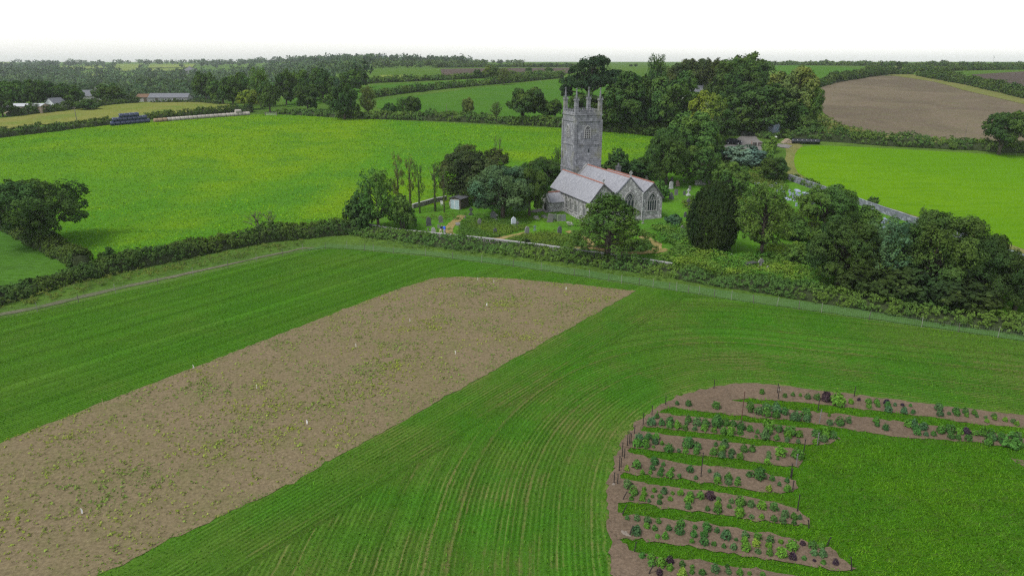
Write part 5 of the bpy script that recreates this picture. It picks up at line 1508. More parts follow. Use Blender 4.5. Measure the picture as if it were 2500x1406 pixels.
patch_plans = [plan(p) for p in FAR_PATCHES] + [plan([(1075, 170), (1230, 168), (1400, 167), (1400, 180), (1240, 186), (1080, 188)])]
def wood_points(n, u0, u1, y0, y1, thr, seed, wl=130):
    y = np.exp(_rg.uniform(math.log(y0), math.log(y1), n)); u = _rg.uniform(u0, u1, n)
    P = np.column_stack([u * y, y])
    keep = vnoise(P, wl, seed) > thr
    for pp in patch_plans:
        A_ = np.array(pp); ua = A_[:, 0] / A_[:, 1]; uu = P[:, 0] / P[:, 1]
        keep &= ~((uu > ua.min() - .002) & (uu < ua.max() + .002) & (P[:, 1] > A_[:, 1].min() - 150) & (P[:, 1] < A_[:, 1].max() + 8) & (_rg.random(len(P)) > .06))
    return P[keep]
P = wood_points(1150, -.80, -.20, 400, 1100, .30, 1)
far_wood('valley_woodland', 'dark woodland filling the valley beyond the farm', P, _rg.uniform(6, 15, len(P)), 1, 1.2, (.042, .074, .032), 66)
P = wood_points(1300, -.80, -.06, 1000, 2600, .36, 2, 260)
far_wood('hillside_woodland', 'hazy woodland over the distant valley side and ridge', P, _rg.uniform(5, 15, len(P)) , 2, 1.7, (.040, .068, .034), 46)
P = wood_points(500, -.20, .02, 620, 1300, .5, 3, 160)
far_wood('ridge_woodland', 'scattered woodland on the slope behind the hillside fields', P, _rg.uniform(5, 8, len(P)), 3, 1.1, (.042, .068, .022), 40)
# bare quarry rock in the valley
qp = G(452, 182); m = MB(); rq = random.Random(3)
V = []
for i in range(9):
    for j in range(5):
        V.append(((i - 4) * 4.5 + rq.uniform(-2, 2), j * 5 + rq.uniform(-2, 2), -1 + j * 3.2 * (1 - abs(i - 4) / 6) + rq.uniform(-.8, .8)))
m.add(V, [(i * 5 + j, i * 5 + j + 1, i * 5 + j + 6, i * 5 + j + 5) for i in range(8) for j in range(4)])
o = m.build('quarry_face', simple('grey_quarry_rock', (.11, .11, .12), .95, .4, .3), None, qp); tag(o, 'grey bare quarry face in the distant woodland behind the farm', 'rock')

# ------------------------------------------------------------------ hedges
HD, HM, HO = (.044, .076, .020), (.058, .102, .025), (.075, .105, .028)
hedge('field_hedge', [(-300, 812), (-100, 760), (0, 735), (150, 692), (300, 657), (450, 627), (600, 594), (700, 580), (790, 572), (868, 566)], 2.0, 3.8, HD, 'long dark hedge between the sown field and the pasture', dens=55, S=.17, seed=1)
hedge('tree_hedge', [(205, 655), (160, 628), (110, 600), (40, 566), (-60, 525), (-200, 470)], 2.4, 3.6, HD, 'overgrown hedge running up to the spreading oak at the left', dens=48, S=.18, seed=2)
hedge('churchyard_bank', [(868, 562), (960, 580), (1100, 597), (1250, 612), (1400, 632), (1550, 653), (1660, 669)], 1.1, 5.0, (.062, .118, .026), 'weedy grass bank below the front churchyard wall', dens=60, S=.13, seed=3, hvar=.25)
hedge('bramble_bank', [(1660, 672), (1750, 688), (1850, 704), (2000, 730), (2200, 762), (2400, 792), (2500, 808), (2700, 842)], 1.5, 4.6, (.056, .104, .024), 'bramble covered bank continuing below the right hand trees', dens=55, S=.14, seed=4, hvar=.3)
hedge('crop_hedge', [(-300, 362), (-100, 345), (0, 335), (90, 325), (180, 314), (270, 303)], 1.9, 3.4, HD, 'dark hedge along the crop field left of the wrapped bales', dens=16, S=.26, seed=5)
hedge('bale_hedge', [(355, 292), (430, 287), (520, 279), (595, 271), (610, 276)], 2.3, 3.6, HD, 'dark hedge behind the row of pale bales', dens=16, S=.26, seed=6)
hedge('pasture_hedge', [(680, 279), (760, 282), (850, 289), (950, 291), (1060, 294), (1150, 298), (1250, 303), (1350, 308), (1450, 314), (1600, 326)], 2.2, 4.0, HM, 'hedge along the far side of the pasture left of the tower', dens=16, S=.27, seed=7)
hedge('hill_hedge', [(900, 240), (960, 231), (1016, 224), (1144, 211), (1272, 200), (1372, 191)], 2.6, 4.0, HM, 'hedge dividing the two hillside fields', dens=9, S=.4, seed=8)
hedge('upper_hill_hedge', [(800, 215), (872, 209), (984, 200), (1144, 193), (1240, 189), (1375, 184)], 2.4, 4.5, HM, 'hedge along the top of the hillside fields', dens=7, S=.5, seed=9)
hedge('brown_field_hedge', [(1060, 166), (1200, 165), (1320, 164.5), (1420, 164)], 2.0, 5, HD, 'skyline hedge above the far brown field', dens=5, S=.9, seed=10)
hedge('lane_hedge', [(1905, 334), (1960, 340), (2030, 345), (2100, 349), (2200, 355), (2350, 362), (2500, 371), (2700, 384), (2900, 395)], 2.4, 4.5, HM, 'thick hedge between the hay field and the ploughed field', dens=18, S=.24, seed=11)
hedge('slope_hedge', [(2245, 186), (2330, 201), (2420, 219), (2500, 240), (2700, 275)], 3.2, 5.5, HD, 'tall dark hedge running down beside the ploughed field', dens=10, S=.42, seed=12)
hedge('crest_hedge', [(1978, 215), (2040, 200), (2100, 191), (2170, 182), (2230, 183)], 3.2, 5.0, HD, 'dark hedge over the crest of the ploughed field', dens=10, S=.42, seed=13)
hedge('skyline_hedge', [(1860, 160), (1980, 160), (2080, 161), (2180, 162.5), (2300, 163), (2420, 163), (2500, 163), (2700, 163)], 2.2, 6, HD, 'long hedge on the right hand skyline', dens=5, S=.9, seed=14, hvar=.5)
hedge('upper_lane_hedge', [(2120, 172), (2200, 176), (2300, 174), (2420, 171), (2520, 170), (2700, 168)], 2.4, 5, HD, 'hedge above the upper dark ploughed field', dens=6, S=.7, seed=15)
hedge('farm_hedge', [(20, 284), (110, 276), (170, 268), (260, 257), (330, 251)], 2.0, 4.0, HD, 'dark scrubby hedge in front of the cottages and the long shed', dens=14, S=.3, seed=19, hvar=.6)
hedge('barn_hedge', [(372, 251.5), (420, 250.5), (480, 250), (540, 255)], 1.0, 2.5, HD, 'low dark hedge at the foot of the long slate barn', dens=14, S=.25, seed=20, hvar=.5)
hedge('yard_hedge', [(1850, 333), (1870, 337), (1900, 341)], 1.6, 2.6, HM, 'short clipped hedge in front of the lane hut', dens=24, S=.2, seed=16)
hedge('wall_hedge', [(1925, 437), (1960, 448), (2000, 462)], 1.2, 2.2, HM, 'low ivy growth along the near end of the block wall', dens=24, S=.2, seed=17)
hedge('wood_edge_hedge', [(1455, 318), (1520, 322), (1600, 330), (1660, 336)], 2.0, 4.0, HD, 'dark scrub along the pasture edge of the wood', dens=16, S=.27, seed=18)

# ------------------------------------------------------------------ ground cover
def mound_cover(name, label, poly, n, S, col, seed, h=.5, per=14, cr=.38, thr=.0, wl=6.0):
    """leafy scrambling growth (brambles, nettles, long weeds) over a patch of ground"""
    rng = np.random.default_rng(seed)
    P = scatter(poly, n, seed, (lambda q: (vnoise(q, wl, seed) > thr).astype(float)))
    k = len(P)
    hh = h * (.35 + 1.1 * vnoise(P, 3.0, seed + 1)) * rng.uniform(.6, 1.2, k)
    z = tz(P[:, 0], P[:, 1]) + .1 + hh
    C = np.column_stack([P, z])
    e = unit(rng.normal(0, 1, (k, per, 3)) + np.array([0, 0, .7]))
    Q = C[:, None, :] + e * np.array([cr, cr, cr * .7]) * rng.uniform(.4, 1.1, (k, per, 1))
    Q[..., 2] = np.maximum(Q[..., 2], (z - hh)[:, None])
    T = np.clip(rng.uniform(0, 1, k)[:, None] * .7 + rng.uniform(0, .4, (k, per)), 0, 1.1)
    o = link(name, quad_mesh(name, leaf_quads(Q.reshape(-1, 3), (e * .5 + np.array([0, 0, .6])).reshape(-1, 3), S, rng), M_LEAF, 4, T.ravel()))
    o.color = (*col, 1); tag(o, label, None, None, 'stuff')
mound_cover('bramble_undergrowth', 'yellow green brambles sprawling over the right half of the churchyard', plan([(1590, 560), (1660, 545), (1690, 560), (1700, 610), (1790, 640), (1900, 600), (1990, 600), (2000, 715), (1850, 690), (1700, 662), (1600, 640), (1650, 610)]), 6500, .14, (.088, .155, .026), 71, .7)
mound_cover('fern_undergrowth', 'fresh green ferns and weeds mixed into the churchyard brambles', plan([(1590, 560), (1660, 545), (1700, 600), (1790, 632), (1990, 620), (2000, 722), (1850, 697), (1700, 668), (1600, 645)]), 3200, .13, (.065, .150, .022), 87, .75, thr=.5, wl=5.0)
mound_cover('nettle_undergrowth', 'darker weeds around the graves beyond the yew', plan([(1660, 500), (1700, 480), (1850, 460), (1940, 520), (2100, 520), (2300, 600), (2500, 660), (2600, 760), (2200, 735), (2000, 705), (1990, 600), (1900, 560), (1700, 560)]), 8000, .16, (.075, .120, .026), 72, .7)
mound_cover('long_grass', 'long weedy grass between the mown churchyard paths', plan([(1130, 545), (1160, 535), (1260, 545), (1290, 560), (1240, 575), (1215, 583), (1150, 583), (1115, 570)]), 1700, .10, (.068, .125, .022), 73, .3)
mound_cover('long_grass', 'long weedy grass in the loop of path before the cedar', plan([(1235, 588), (1270, 577), (1320, 572), (1400, 578), (1430, 595), (1420, 606), (1340, 603)]), 1700, .10, (.075, .125, .024), 74, .3)
mound_cover('long_grass', 'long weedy grass inside the path loop right of the cedar', plan([(1450, 600), (1520, 590), (1580, 590), (1595, 605), (1570, 615), (1500, 612)]), 1000, .10, (.065, .115, .024), 75, .3)
mound_cover('churchyard_weeds', 'scattered weeds over the left churchyard grass', plan([(900, 560), (1000, 530), (1120, 522), (1330, 530), (1400, 560), (1380, 575), (1200, 545), (1090, 585), (960, 572)]), 1500, .09, (.07, .13, .022), 76, .16, thr=.4)
mound_cover('yard_scrub', 'scrub and weeds between the gravel yard and the graves', plan([(1750, 390), (1850, 385), (1900, 400), (1925, 435), (1900, 470), (1800, 440), (1740, 420)]), 2200, .15, (.082, .125, .03), 77, .5)
mound_cover('verge_weeds', 'straggling weeds on the bank foot beside the sown field', plan([(870, 590), (1038, 612), (1253, 636), (1403, 656), (1560, 679), (1785, 711), (2005, 741), (2250, 771), (2530, 805), (2530, 790), (2250, 755), (2005, 722), (1785, 694), (1560, 662), (1403, 640), (1253, 622), (1038, 597), (880, 575)]), 5200, .10, (.066, .115, .030), 78, .4, cr=.3)
mound_cover('hedge_foot_weeds', 'rough weeds along the foot of the long dark hedge', plan([(-200, 800), (0, 757), (92, 741), (283, 696), (472, 657), (626, 624), (740, 602), (740, 588), (626, 605), (472, 636), (283, 672), (92, 718), (0, 740), (-200, 785)]), 2600, .10, (.085, .115, .028), 79, .28, cr=.3)
mound_cover('ploughed_bank_weeds', 'weeds on the bank between lane hedge and ploughed field', plan([(1990, 275), (2050, 308), (2150, 331), (2300, 342), (2500, 350), (2500, 358), (2300, 352), (2100, 343), (1990, 325)]), 1500, .3, (.085, .125, .03), 80, .7, cr=.7)
# blades over the fields
def crop_density(P):
    a, b = d_strip(P), d_bed(P)
    row = np.where((a > 6.8), b, a)
    w = .5 - .5 * np.sin(row * 2 * math.pi / .38)
    d = np.where(w > .45, 1.0, .12) * (.35 + .9 * vnoise(P, 9, 5))
    d[inside(P, STRIP) & (dist_poly(P, STRIP, True) > np.abs(np.random.default_rng(8).normal(0, .45, len(P))))] = 0
    d[inside(P, _bedarea)] = 0
    return d
_bedarea = BED_LINE + [(200, 40), (200, 5), (30, 5)]
NEARCROP = plan([(-60, 790), (400, 693), (740, 616), (850, 608), (1253, 652), (1633, 708), (2005, 764), (2560, 842), (2560, 1450), (-60, 1450)])
Pc = scatter(NEARCROP, 480000, 81, crop_density)
tufts('crop_shoots', Pc, .02, .035, .10, M_TUFT, (.058, .150, .012), 81, 'short green crop shoots in drilled rows', blades=1, lean=.6)
Pl = scatter(plan(_out_px + [(2560, 1030), (2560, 1450), (1560, 1450)]), 150000, 82)
for up, lo in BEDS:
    Pl = Pl[~inside(Pl, plan(up + lo))]
Pl = Pl[~inside(Pl, plan(_marg + _marg_in))]
tufts('lawn_blades', Pl, .04, .03, .13, M_TUFT, (.055, .150, .009), 82, 'uneven grass between the planting beds', blades=1, lean=.7)
Pp = scatter(PASTURE, 120000, 83)
tufts('pasture_blades', Pp, .02, .11, .20, M_TUFT, (.115, .240, .008), 83, 'long lush grass of the pasture', blades=1, lean=.8)
WEEDY = plan([(800, 972), (905, 912), (960, 880), (1050, 795), (660, 1005), (1165, 700), (700, 1055), (1250, 735), (560, 1090), (300, 1180)])
def weed_density(q):
    d = .10 + .45 * vnoise(q, 2.2, 11) ** 2 + .35 * (vnoise(q, 5.0, 9) * vnoise(q, 1.6, 10) > .42)
    for k_, (x_, y_) in enumerate(WEEDY):
        d = d + .9 * np.exp(-(((q[:, 0] - x_) / (2.6 if k_ < 6 else 1.6)) ** 2 + ((q[:, 1] - y_) / 2.6) ** 2)) * (vnoise(q, 1.1, 12) > .35)
    return d
Pr = scatter(STRIP, 90000, 84, weed_density)
mpts = Pr
def weed_mesh():
    rng = np.random.default_rng(85)
    n = len(Pr); per = 4
    z = tz(Pr[:, 0], Pr[:, 1]) + .07
    C = np.column_stack([Pr, z])
    e = unit(rng.normal(0, 1, (n, per, 3)) + np.array([0, 0, .8]))
    s = rng.uniform(.5, 1.5, (n, 1, 1)) ** 1.3
    Q = C[:, None, :] + e * .085 * s
    T = np.clip(rng.uniform(0, 1, (n, 1)) + rng.uniform(-.1, .2, (n, per)), 0, 1.1)
    o = link('strip_weeds', quad_mesh('strip_weeds', leaf_quads(Q.reshape(-1, 3), e.reshape(-1, 3), (.06 * np.broadcast_to(s, (n, per, 1))).reshape(-1), rng), M_LEAF, 4, T.ravel()))
    o.color = (.150, .200, .040, 1); tag(o, 'small yellowish weeds scattered over the bare strip', None, None, 'stuff')
weed_mesh()

# ------------------------------------------------------------------ graves
def outline_stone(pts, th=.16, base=True):
    m = MB(); m.prism([(x, -th / 2, z) for x, z in pts], (0, th, 0))
    if base: m.box((0, 0, .03), (max(p[0] for p in pts) * 2.3, th * 2.2, .12))
    return m
def arch_pts(w, sh, k=8): return [(-w / 2, -.15), (w / 2, -.15), (w / 2, sh)] + [(w / 2 * math.cos(math.pi * i / k), sh + (1 - sh) * math.sin(math.pi * i / k)) for i in range(1, k)] + [(-w / 2, sh)]
def gothic_pts(w, sh): return [(-w / 2, -.15), (w / 2, -.15), (w / 2, sh), (w * .42, sh + (1 - sh) * .45), (w * .25, sh + (1 - sh) * .8), (0, 1), (-w * .25, sh + (1 - sh) * .8), (-w * .42, sh + (1 - sh) * .45), (-w / 2, sh)]
def shoulder_pts(w, sh): return [(-w / 2, -.15), (w / 2, -.15), (w / 2, sh), (w * .36, sh), (w * .34, sh + .06)] + [(w * .32 * math.cos(math.pi * i / 6), sh + .06 + (.94 - sh) * math.sin(math.pi * i / 6)) for i in range(1, 6)] + [(-w * .34, sh + .06), (-w * .36, sh), (-w / 2, sh)]
def cross_mb(th=.14, ring=False):
    m = MB(); m.box((0, 0, .07), (.5, .42, .2)); m.box((0, 0, .2), (.36, .3, .12)); m.box((0, 0, .6), (.15, th, .8)); m.box((0, 0, .74), (.5, th * .98, .14))
    if ring:
        for i in range(12):
            a, b = 6.283 * i / 12, 6.283 * (i + 1) / 12
            m.bar((.2 * math.cos(a), .04, .74 + .2 * math.sin(a)), (.2 * math.cos(b), .04, .74 + .2 * math.sin(b)), .06, .08, (0, -1, 0))
    return m
GR = {
 'arch': outline_stone(arch_pts(.52, .72)).mesh('headstone', M_STONE), 'gothic': outline_stone(gothic_pts(.5, .66)).mesh('headstone', M_STONE),
 'shoulder': outline_stone(shoulder_pts(.6, .74)).mesh('headstone', M_STONE), 'square': outline_stone([(-.3, -.15), (.3, -.15), (.3, .93), (.22, 1), (-.22, 1), (-.3, .93)]).mesh('headstone', M_STONE),
 'cross': cross_mb().mesh('grave_cross', M_STONE), 'ring': cross_mb(.15, True).mesh('grave_cross', M_STONE),
 'ledger': MB().box((0, 0, .06), (.9, 1.9, .3), taper=.94).box((0, 0, .24), (.72, 1.7, .08), taper=.95).mesh('ledger', M_STONE),
 'chest': MB().box((0, 0, .35), (1.7, .8, .9)).box((0, 0, .85), (1.95, 1.0, .14)).box((0, 0, -.05), (1.9, .95, .16)).mesh('chest_tomb', M_STONE),
}
GNAME = {'arch': 'headstone', 'gothic': 'headstone', 'shoulder': 'headstone', 'square': 'headstone', 'cross': 'grave_cross', 'ring': 'grave_cross', 'ledger': 'ledger_stone', 'chest': 'chest_tomb'}
GREY, DARK, PALE, WHITE, RED, BLUE = (.17, .17, .16), (.085, .09, .09), (.26, .26, .245), (.45, .45, .46), (.22, .15, .13), (.30, .335, .45)
_g = random.Random(9)
def grave(px, py, top, kind, col, label, group=None, tilt=None, w=1.0):
    p = G(px, py); h = max(.35, z_at_row(p, top)) if top else 1.0
    o = link(GNAME[kind], GR[kind], None, (p.x, p.y, p.z + .1))
    s = (h, h, h) if kind not in ('ledger', 'chest') else (1, 1, 1)
    o.scale = (s[0] * w * 1.1, s[1] if kind in ('ledger', 'chest') else max(.8, s[1] * .85), s[2])
    o.rotation_euler = (_g.gauss(0, .06) if tilt is None else tilt, _g.gauss(0, .04), .35 + _g.gauss(0, .09) - (.25 if kind in ('ledger',) else 0))
    v = _g.uniform(.85, 1.15); o.color = (col[0] * v, col[1] * v, col[2] * v, 1)
    tag(o, label, 'grave', group)
A = lambda x, y: (840 + x / 4.393, 350 + y / 4.393)
B = lambda x, y: (1360 + x / 3.906, 400 + y / 3.906)
def graves(fn, rows):
    for (x, yb, yt, k, c, lab) in rows:
        px, py = fn(x, yb); grave(px, py, fn(x, yt)[1] if yt else None, k, c, lab)
graves(A, [
 (910, 890, 795, 'gothic', DARK, 'dark pointed headstone beyond the thicket at the churchyard corner'), (1040, 855, 780, 'arch', GREY, 'tall round topped grey headstone left of the first path'),
 (1015, 915, 880, 'square', GREY, 'low tilted grey headstone behind the two walkers'), (905, 945, 915, 'arch', GREY, 'low mossy rounded headstone next to the pale pointed one'),
 (770, 980, 935, 'arch', GREY, 'mossy round headstone closest to the corner of the front wall'), (960, 985, 905, 'gothic', PALE, 'pale pointed headstone beside the walkers'),
 (1360, 775, 695, 'ring', DARK, 'dark wheel cross on a plinth to the right of the shed'), (1600, 832, 735, 'arch', DARK, 'large dark headstone under the blue green tree'),
 (1625, 828, 760, 'cross', PALE, 'thin pale cross next to the large dark headstone'), (1450, 880, 810, 'gothic', GREY, 'grey headstone rising from long grass in mid churchyard'),
 (1300, 812, 785, 'arch', GREY, 'low rounded stone at the top of the first path'), (1817, 892, 795, 'gothic', (.4, .43, .48), 'pale blue pointed headstone under the dark yew'),
 (1860, 908, 840, 'cross', GREY, 'slim cross on a step beside the pale blue headstone'), (1960, 982, 895, 'gothic', GREY, 'mottled pointed headstone on the grass before the porch'),
 (2045, 942, 885, 'ring', (.14, .2, .17), 'small greenish cross between two pointed headstones'), (2310, 982, 895, 'gothic', DARK, 'dark slate headstone standing alone before the aisle wall'),
 (1620, 978, 915, 'arch', DARK, 'small dark headstone amid the long grass'), (2208, 850, 762, 'square', GREY, 'first of four leaning slabs set by the aisle wall'),
 (2262, 838, 765, 'square', (.17, .2, .16), 'second mossy slab in the row of four'), (2308, 838, 768, 'square', (.19, .21, .17), 'third mossy slab in the row of four'),
 (2355, 838, 768, 'square', (.15, .17, .16), 'last dark slab in the row of four'), (2062, 812, None, 'ledger', PALE, 'pale ledger stone lying in front of the porch'),
 (2420, 868, None, 'ledger', PALE, 'pale ledger stone lying below the row of slabs'), (1225, 875, None, 'ledger', GREY, 'grey kerb stone half hidden beside the first path'),
 (2150, 800, None, 'ledger', GREY, 'flat stone sunk in the grass at the porch corner'), (2355, 1170, 1130, 'cross', PALE, 'tiny pale cross against the front wall left of the cedar')])
graves(B, [
 (205, 722, 680, 'arch', (.13, .08, .07), 'small brown stone by the path left of the cedar'), (855, 165, 115, 'arch', PALE, 'rounded pale headstone just over the north aisle ridge'),
 (985, 168, 120, 'gothic', GREY, 'grey pointed headstone in the row under the dark trees'), (1045, 168, 132, 'shoulder', PALE, 'shouldered pale stone in the row under the dark trees'),
 (1090, 178, 128, 'arch', GREY, 'round headed grey stone behind the tall white one'), (1085, 242, 172, 'arch', WHITE, 'tall white round headed stone right of the church'),
 (1150, 218, 162, 'shoulder', RED, 'pinkish shouldered stone next to the tall white one'), (1210, 172, 148, 'gothic', GREY, 'slim grey stone at the back under the ball shaped tree'),
 (1355, 200, None, 'chest', PALE, 'pale box shaped chest tomb behind the black yew'), (1405, 205, 150, 'ring', PALE, 'pale wheel cross beside the chest tomb'),
 (1447, 200, 162, 'square', GREY, 'leaning grey slab at the edge of the ball shaped shrub'), (1265, 255, 212, 'arch', GREY, 'grey headstone behind the white cross'),
 (1135, 300, 248, 'square', GREY, 'square grey headstone on the green walk'), (1250, 308, 242, 'cross', WHITE, 'stout white cross left of the black yew'),
 (1213, 302, 262, 'arch', DARK, 'dark headstone beside the stout white cross'), (1083, 342, 278, 'arch', DARK, 'dark leaning headstone near the bright green bush'),
 (1101, 346, 308, 'arch', DARK, 'small dark stone touching the leaning one'), (1220, 512, 463, 'arch', DARK, 'black round stone beyond the ivy dome'),
 (1248, 402, 335, 'gothic', DARK, 'dark stone hidden against the side of the black yew'), (1230, 818, 776, 'cross', WHITE, 'white cross among brambles below the yew'),
 (1305, 833, 778, 'cross', PALE, 'pale cross second from the left below the yew'), (1375, 828, 752, 'ring', PALE, 'larger wheel cross in front of the yew'),
 (1530, 855, 772, 'arch', PALE, 'tall pale round headed stone in front of the yew'), (1662, 918, 862, 'cross', PALE, 'pale cross rising from brambles left of the ash'),
 (1835, 1002, None, 'chest', (.05, .055, .05), 'dark overgrown chest tomb in front of the ash'), (1935, 1015, 908, 'ring', GREY, 'tallest wheel cross in front of the right hand thicket'),
 (2005, 1034, 978, 'gothic', GREY, 'grey pointed stone next to the tallest wheel cross'), (2170, 852, 820, 'arch', GREY, 'grey stone showing in weeds right of the ash'), (818, 575, 535, 'cross', PALE, 'little pale cross at the church gable foot'),
 (1735, 290, 262, 'arch', PALE, 'pale headstone between the ball shaped shrub and the ash'), (1190, 655, 590, 'gothic', GREY, 'grey stone half buried by ivy right of the church')])
D = lambda x, y: (1820 + x / 7.8125, 440 + y / 7.8125)
for (x, yb, yt) in [(595, 225, 180), (675, 185, 115), (715, 228, 175), (735, 275, 225), (755, 365, 295), (835, 245, 185), (850, 305, 230), (905, 355, 280), (935, 405, 320), (970, 300, 220), (1000, 350, 270), (1065, 425, 355), (1040, 330, 270),
                    (1100, 345, 285), (1145, 365, 285), (965, 505, 440), (1100, 480, 430), (905, 275, 235), (1130, 300, 250), (180, 95, 55), (580, 105, 55)]:
    grave(*D(x, yb), D(x, yt)[1], 'square' if (x % 2) else 'arch', BLUE, 'modern blue white headstone in the crowded plot by the ball of green tree', 'modern headstones in the crowded plot', tilt=0.0, w=.95)
for (x, y) in [(985, 215), (1150, 270), (800, 375), (480, 120), (230, 70), (1230, 440)]:
    grave(*D(x, y), None, 'ledger', BLUE, 'flat pale grave kerb in the crowded modern plot', 'flat kerbs in the crowded plot', tilt=0.0)
for (x, yb, yt) in [(775, 470, 430), (800, 445, 415), (825, 460, 430), (780, 510, 470), (812, 560, 528), (838, 480, 440), (790, 430, 405), (860, 545, 520)]:
    grave(1900 + x / 3.057, 400 + yb / 3.057, 400 + yt / 3.057, 'square', BLUE, 'modern pale headstone seen through the gap before the block wall', 'modern headstones by the block wall', tilt=0.0, w=1.2)

# ------------------------------------------------------------------ bales
def bale_mesh(name, mat, r=.62, L=1.2, seg=18):
    m = MB(); rg = random.Random(2)
    prof = [(-L / 2, r * .55), (-L / 2, r * .86), (-L / 2 + .1, r), (-.2, r * 1.01), (.2, r), (L / 2 - .1, r), (L / 2, r * .86), (L / 2, r * .55)]
    V = []
    for (x, q) in prof:
        for k in range(seg):
            a = 6.283 * k / seg; qq = q * (1 + rg.uniform(-.025, .025)); zz = math.sin(a) * qq
            V.append((x, math.cos(a) * qq, max(zz, -r * .9) + r * .9))
    n = len(prof)
    Fc = [(i * seg + k, i * seg + (k + 1) % seg, (i + 1) * seg + (k + 1) % seg, (i + 1) * seg + k) for i in range(n - 1) for k in range(seg)] + [tuple(range(seg))[::-1], tuple(range((n - 1) * seg, n * seg))]
    m.add(V, Fc); return m.mesh(name, mat, smooth=True)
M_WRAP = simple('silage_wrap', None, .22, .12, 2.0, .15, .6, objcol=True)
M_STRAW = simple('bale_straw', None, .9, .25, 5.0, .4, objcol=True)
bw, bs_ = bale_mesh('wrapped_bale', M_WRAP, .68, 1.38), bale_mesh('round_bale', M_STRAW, .62, 1.3)
a0, a1 = G(276, 307.5), G(372, 299)
dr = (a1 - a0); ln = Vector((dr.x, dr.y, 0)).length; ux, uy = dr.x / ln, dr.y / ln
def put_bale(me, name, t, lat, up, rz, col, label, group, A0=None):
    x, y = a0.x + ux * t - uy * lat, a0.y + uy * t + ux * lat
    o = link(name, me, None, (x, y, tz1(x, y) + up + .05)); o.rotation_euler = (0, 0, rz); o.color = (*col, 1); tag(o, label, 'bale', group)
ang = math.atan2(uy, ux)
nb = max(6, int(ln / 1.42))
stp = ln / nb
for i in range(nb):
    put_bale(bw, 'wrapped_bale', i * stp, 0, 0, ang + _g.gauss(0, .06), (.022, .032, .075), 'dark blue plastic wrapped bale in the bottom layer of the stack', 'bottom layer of dark wrapped bales')
for i in range(nb - 1):
    put_bale(bw, 'wrapped_bale', (i + .5) * stp, .1, 1.1, ang + _g.gauss(0, .06), (.022, .032, .075), 'dark blue plastic wrapped bale in the middle layer of the stack', 'middle layer of dark wrapped bales')
for i in range(1, nb - 3):
    put_bale(bw, 'wrapped_bale', (i + 1.0) * stp, .15, 2.15, ang + _g.gauss(0, .06), (.022, .032, .075), 'dark blue plastic wrapped bale in the top layer of the stack', 'top layer of dark wrapped bales')
b0, b1 = G(376, 299.5), G(610, 281.5)
dv = b1 - b0; lb = Vector((dv.x, dv.y, 0)).length; nbb = int(lb / 1.36)
for i in range(nbb):
    q = b0.lerp(b1, (i + .5) / nbb); z = tz1(q.x, q.y)
    o = link('round_bale', bs_, None, (q.x, q.y + _g.gauss(0, .06), z + .05)); o.rotation_euler = (0, 0, math.atan2(dv.y, dv.x) + _g.gauss(0, .04))
    c = (.33, .30, .27) if i > 2 else (.25, .18, .12); v = _g.uniform(.88, 1.12); o.color = (c[0] * v, c[1] * v, c[2] * v, 1)
    if i < 3: tag(o, 'straw brown round bale at the start of the long row beside the wrapped stack', 'bale', 'brown bales next to the wrapped stack')
    else:
        th_ = ('third nearest the wrapped stack', 'middle third', 'third nearest the pale gate')[min(2, 3 * i // nbb)]
        tag(o, 'pale round bale on the ground in the long hedge row, %s' % th_, 'bale', 'pale bales in the long row, ' + th_)
for i in range(max(3, nbb // 9)):
    q = b0.lerp(b1, .86 + .011 * i * 27 / nbb * 1.0); z = tz1(q.x, q.y)
    o = link('round_bale', bs_, None, (q.x, q.y + .1, z + 1.03)); o.rotation_euler = (0, 0, math.atan2(dv.y, dv.x)); o.color = (.31, .285, .255, 1)
    tag(o, 'pale round bale laid on top near the far end of the row', 'bale', 'pale bales on top of the row')
c0, c1 = G(1938, 351), G(1994, 352.5)
for i in range(6):
    q = c0.lerp(c1, i / 5); o = link('wrapped_bale', bw, None, (q.x, q.y, tz1(q.x, q.y) + .1)); o.rotation_euler = (0, 0, math.atan2(c1.y - c0.y, c1.x - c0.x) + _g.gauss(0, .08)); o.color = (.012, .013, .02, 1)
    tag(o, 'black wrapped bale at the corner of the hay field', 'bale', 'black bales by the hay field')

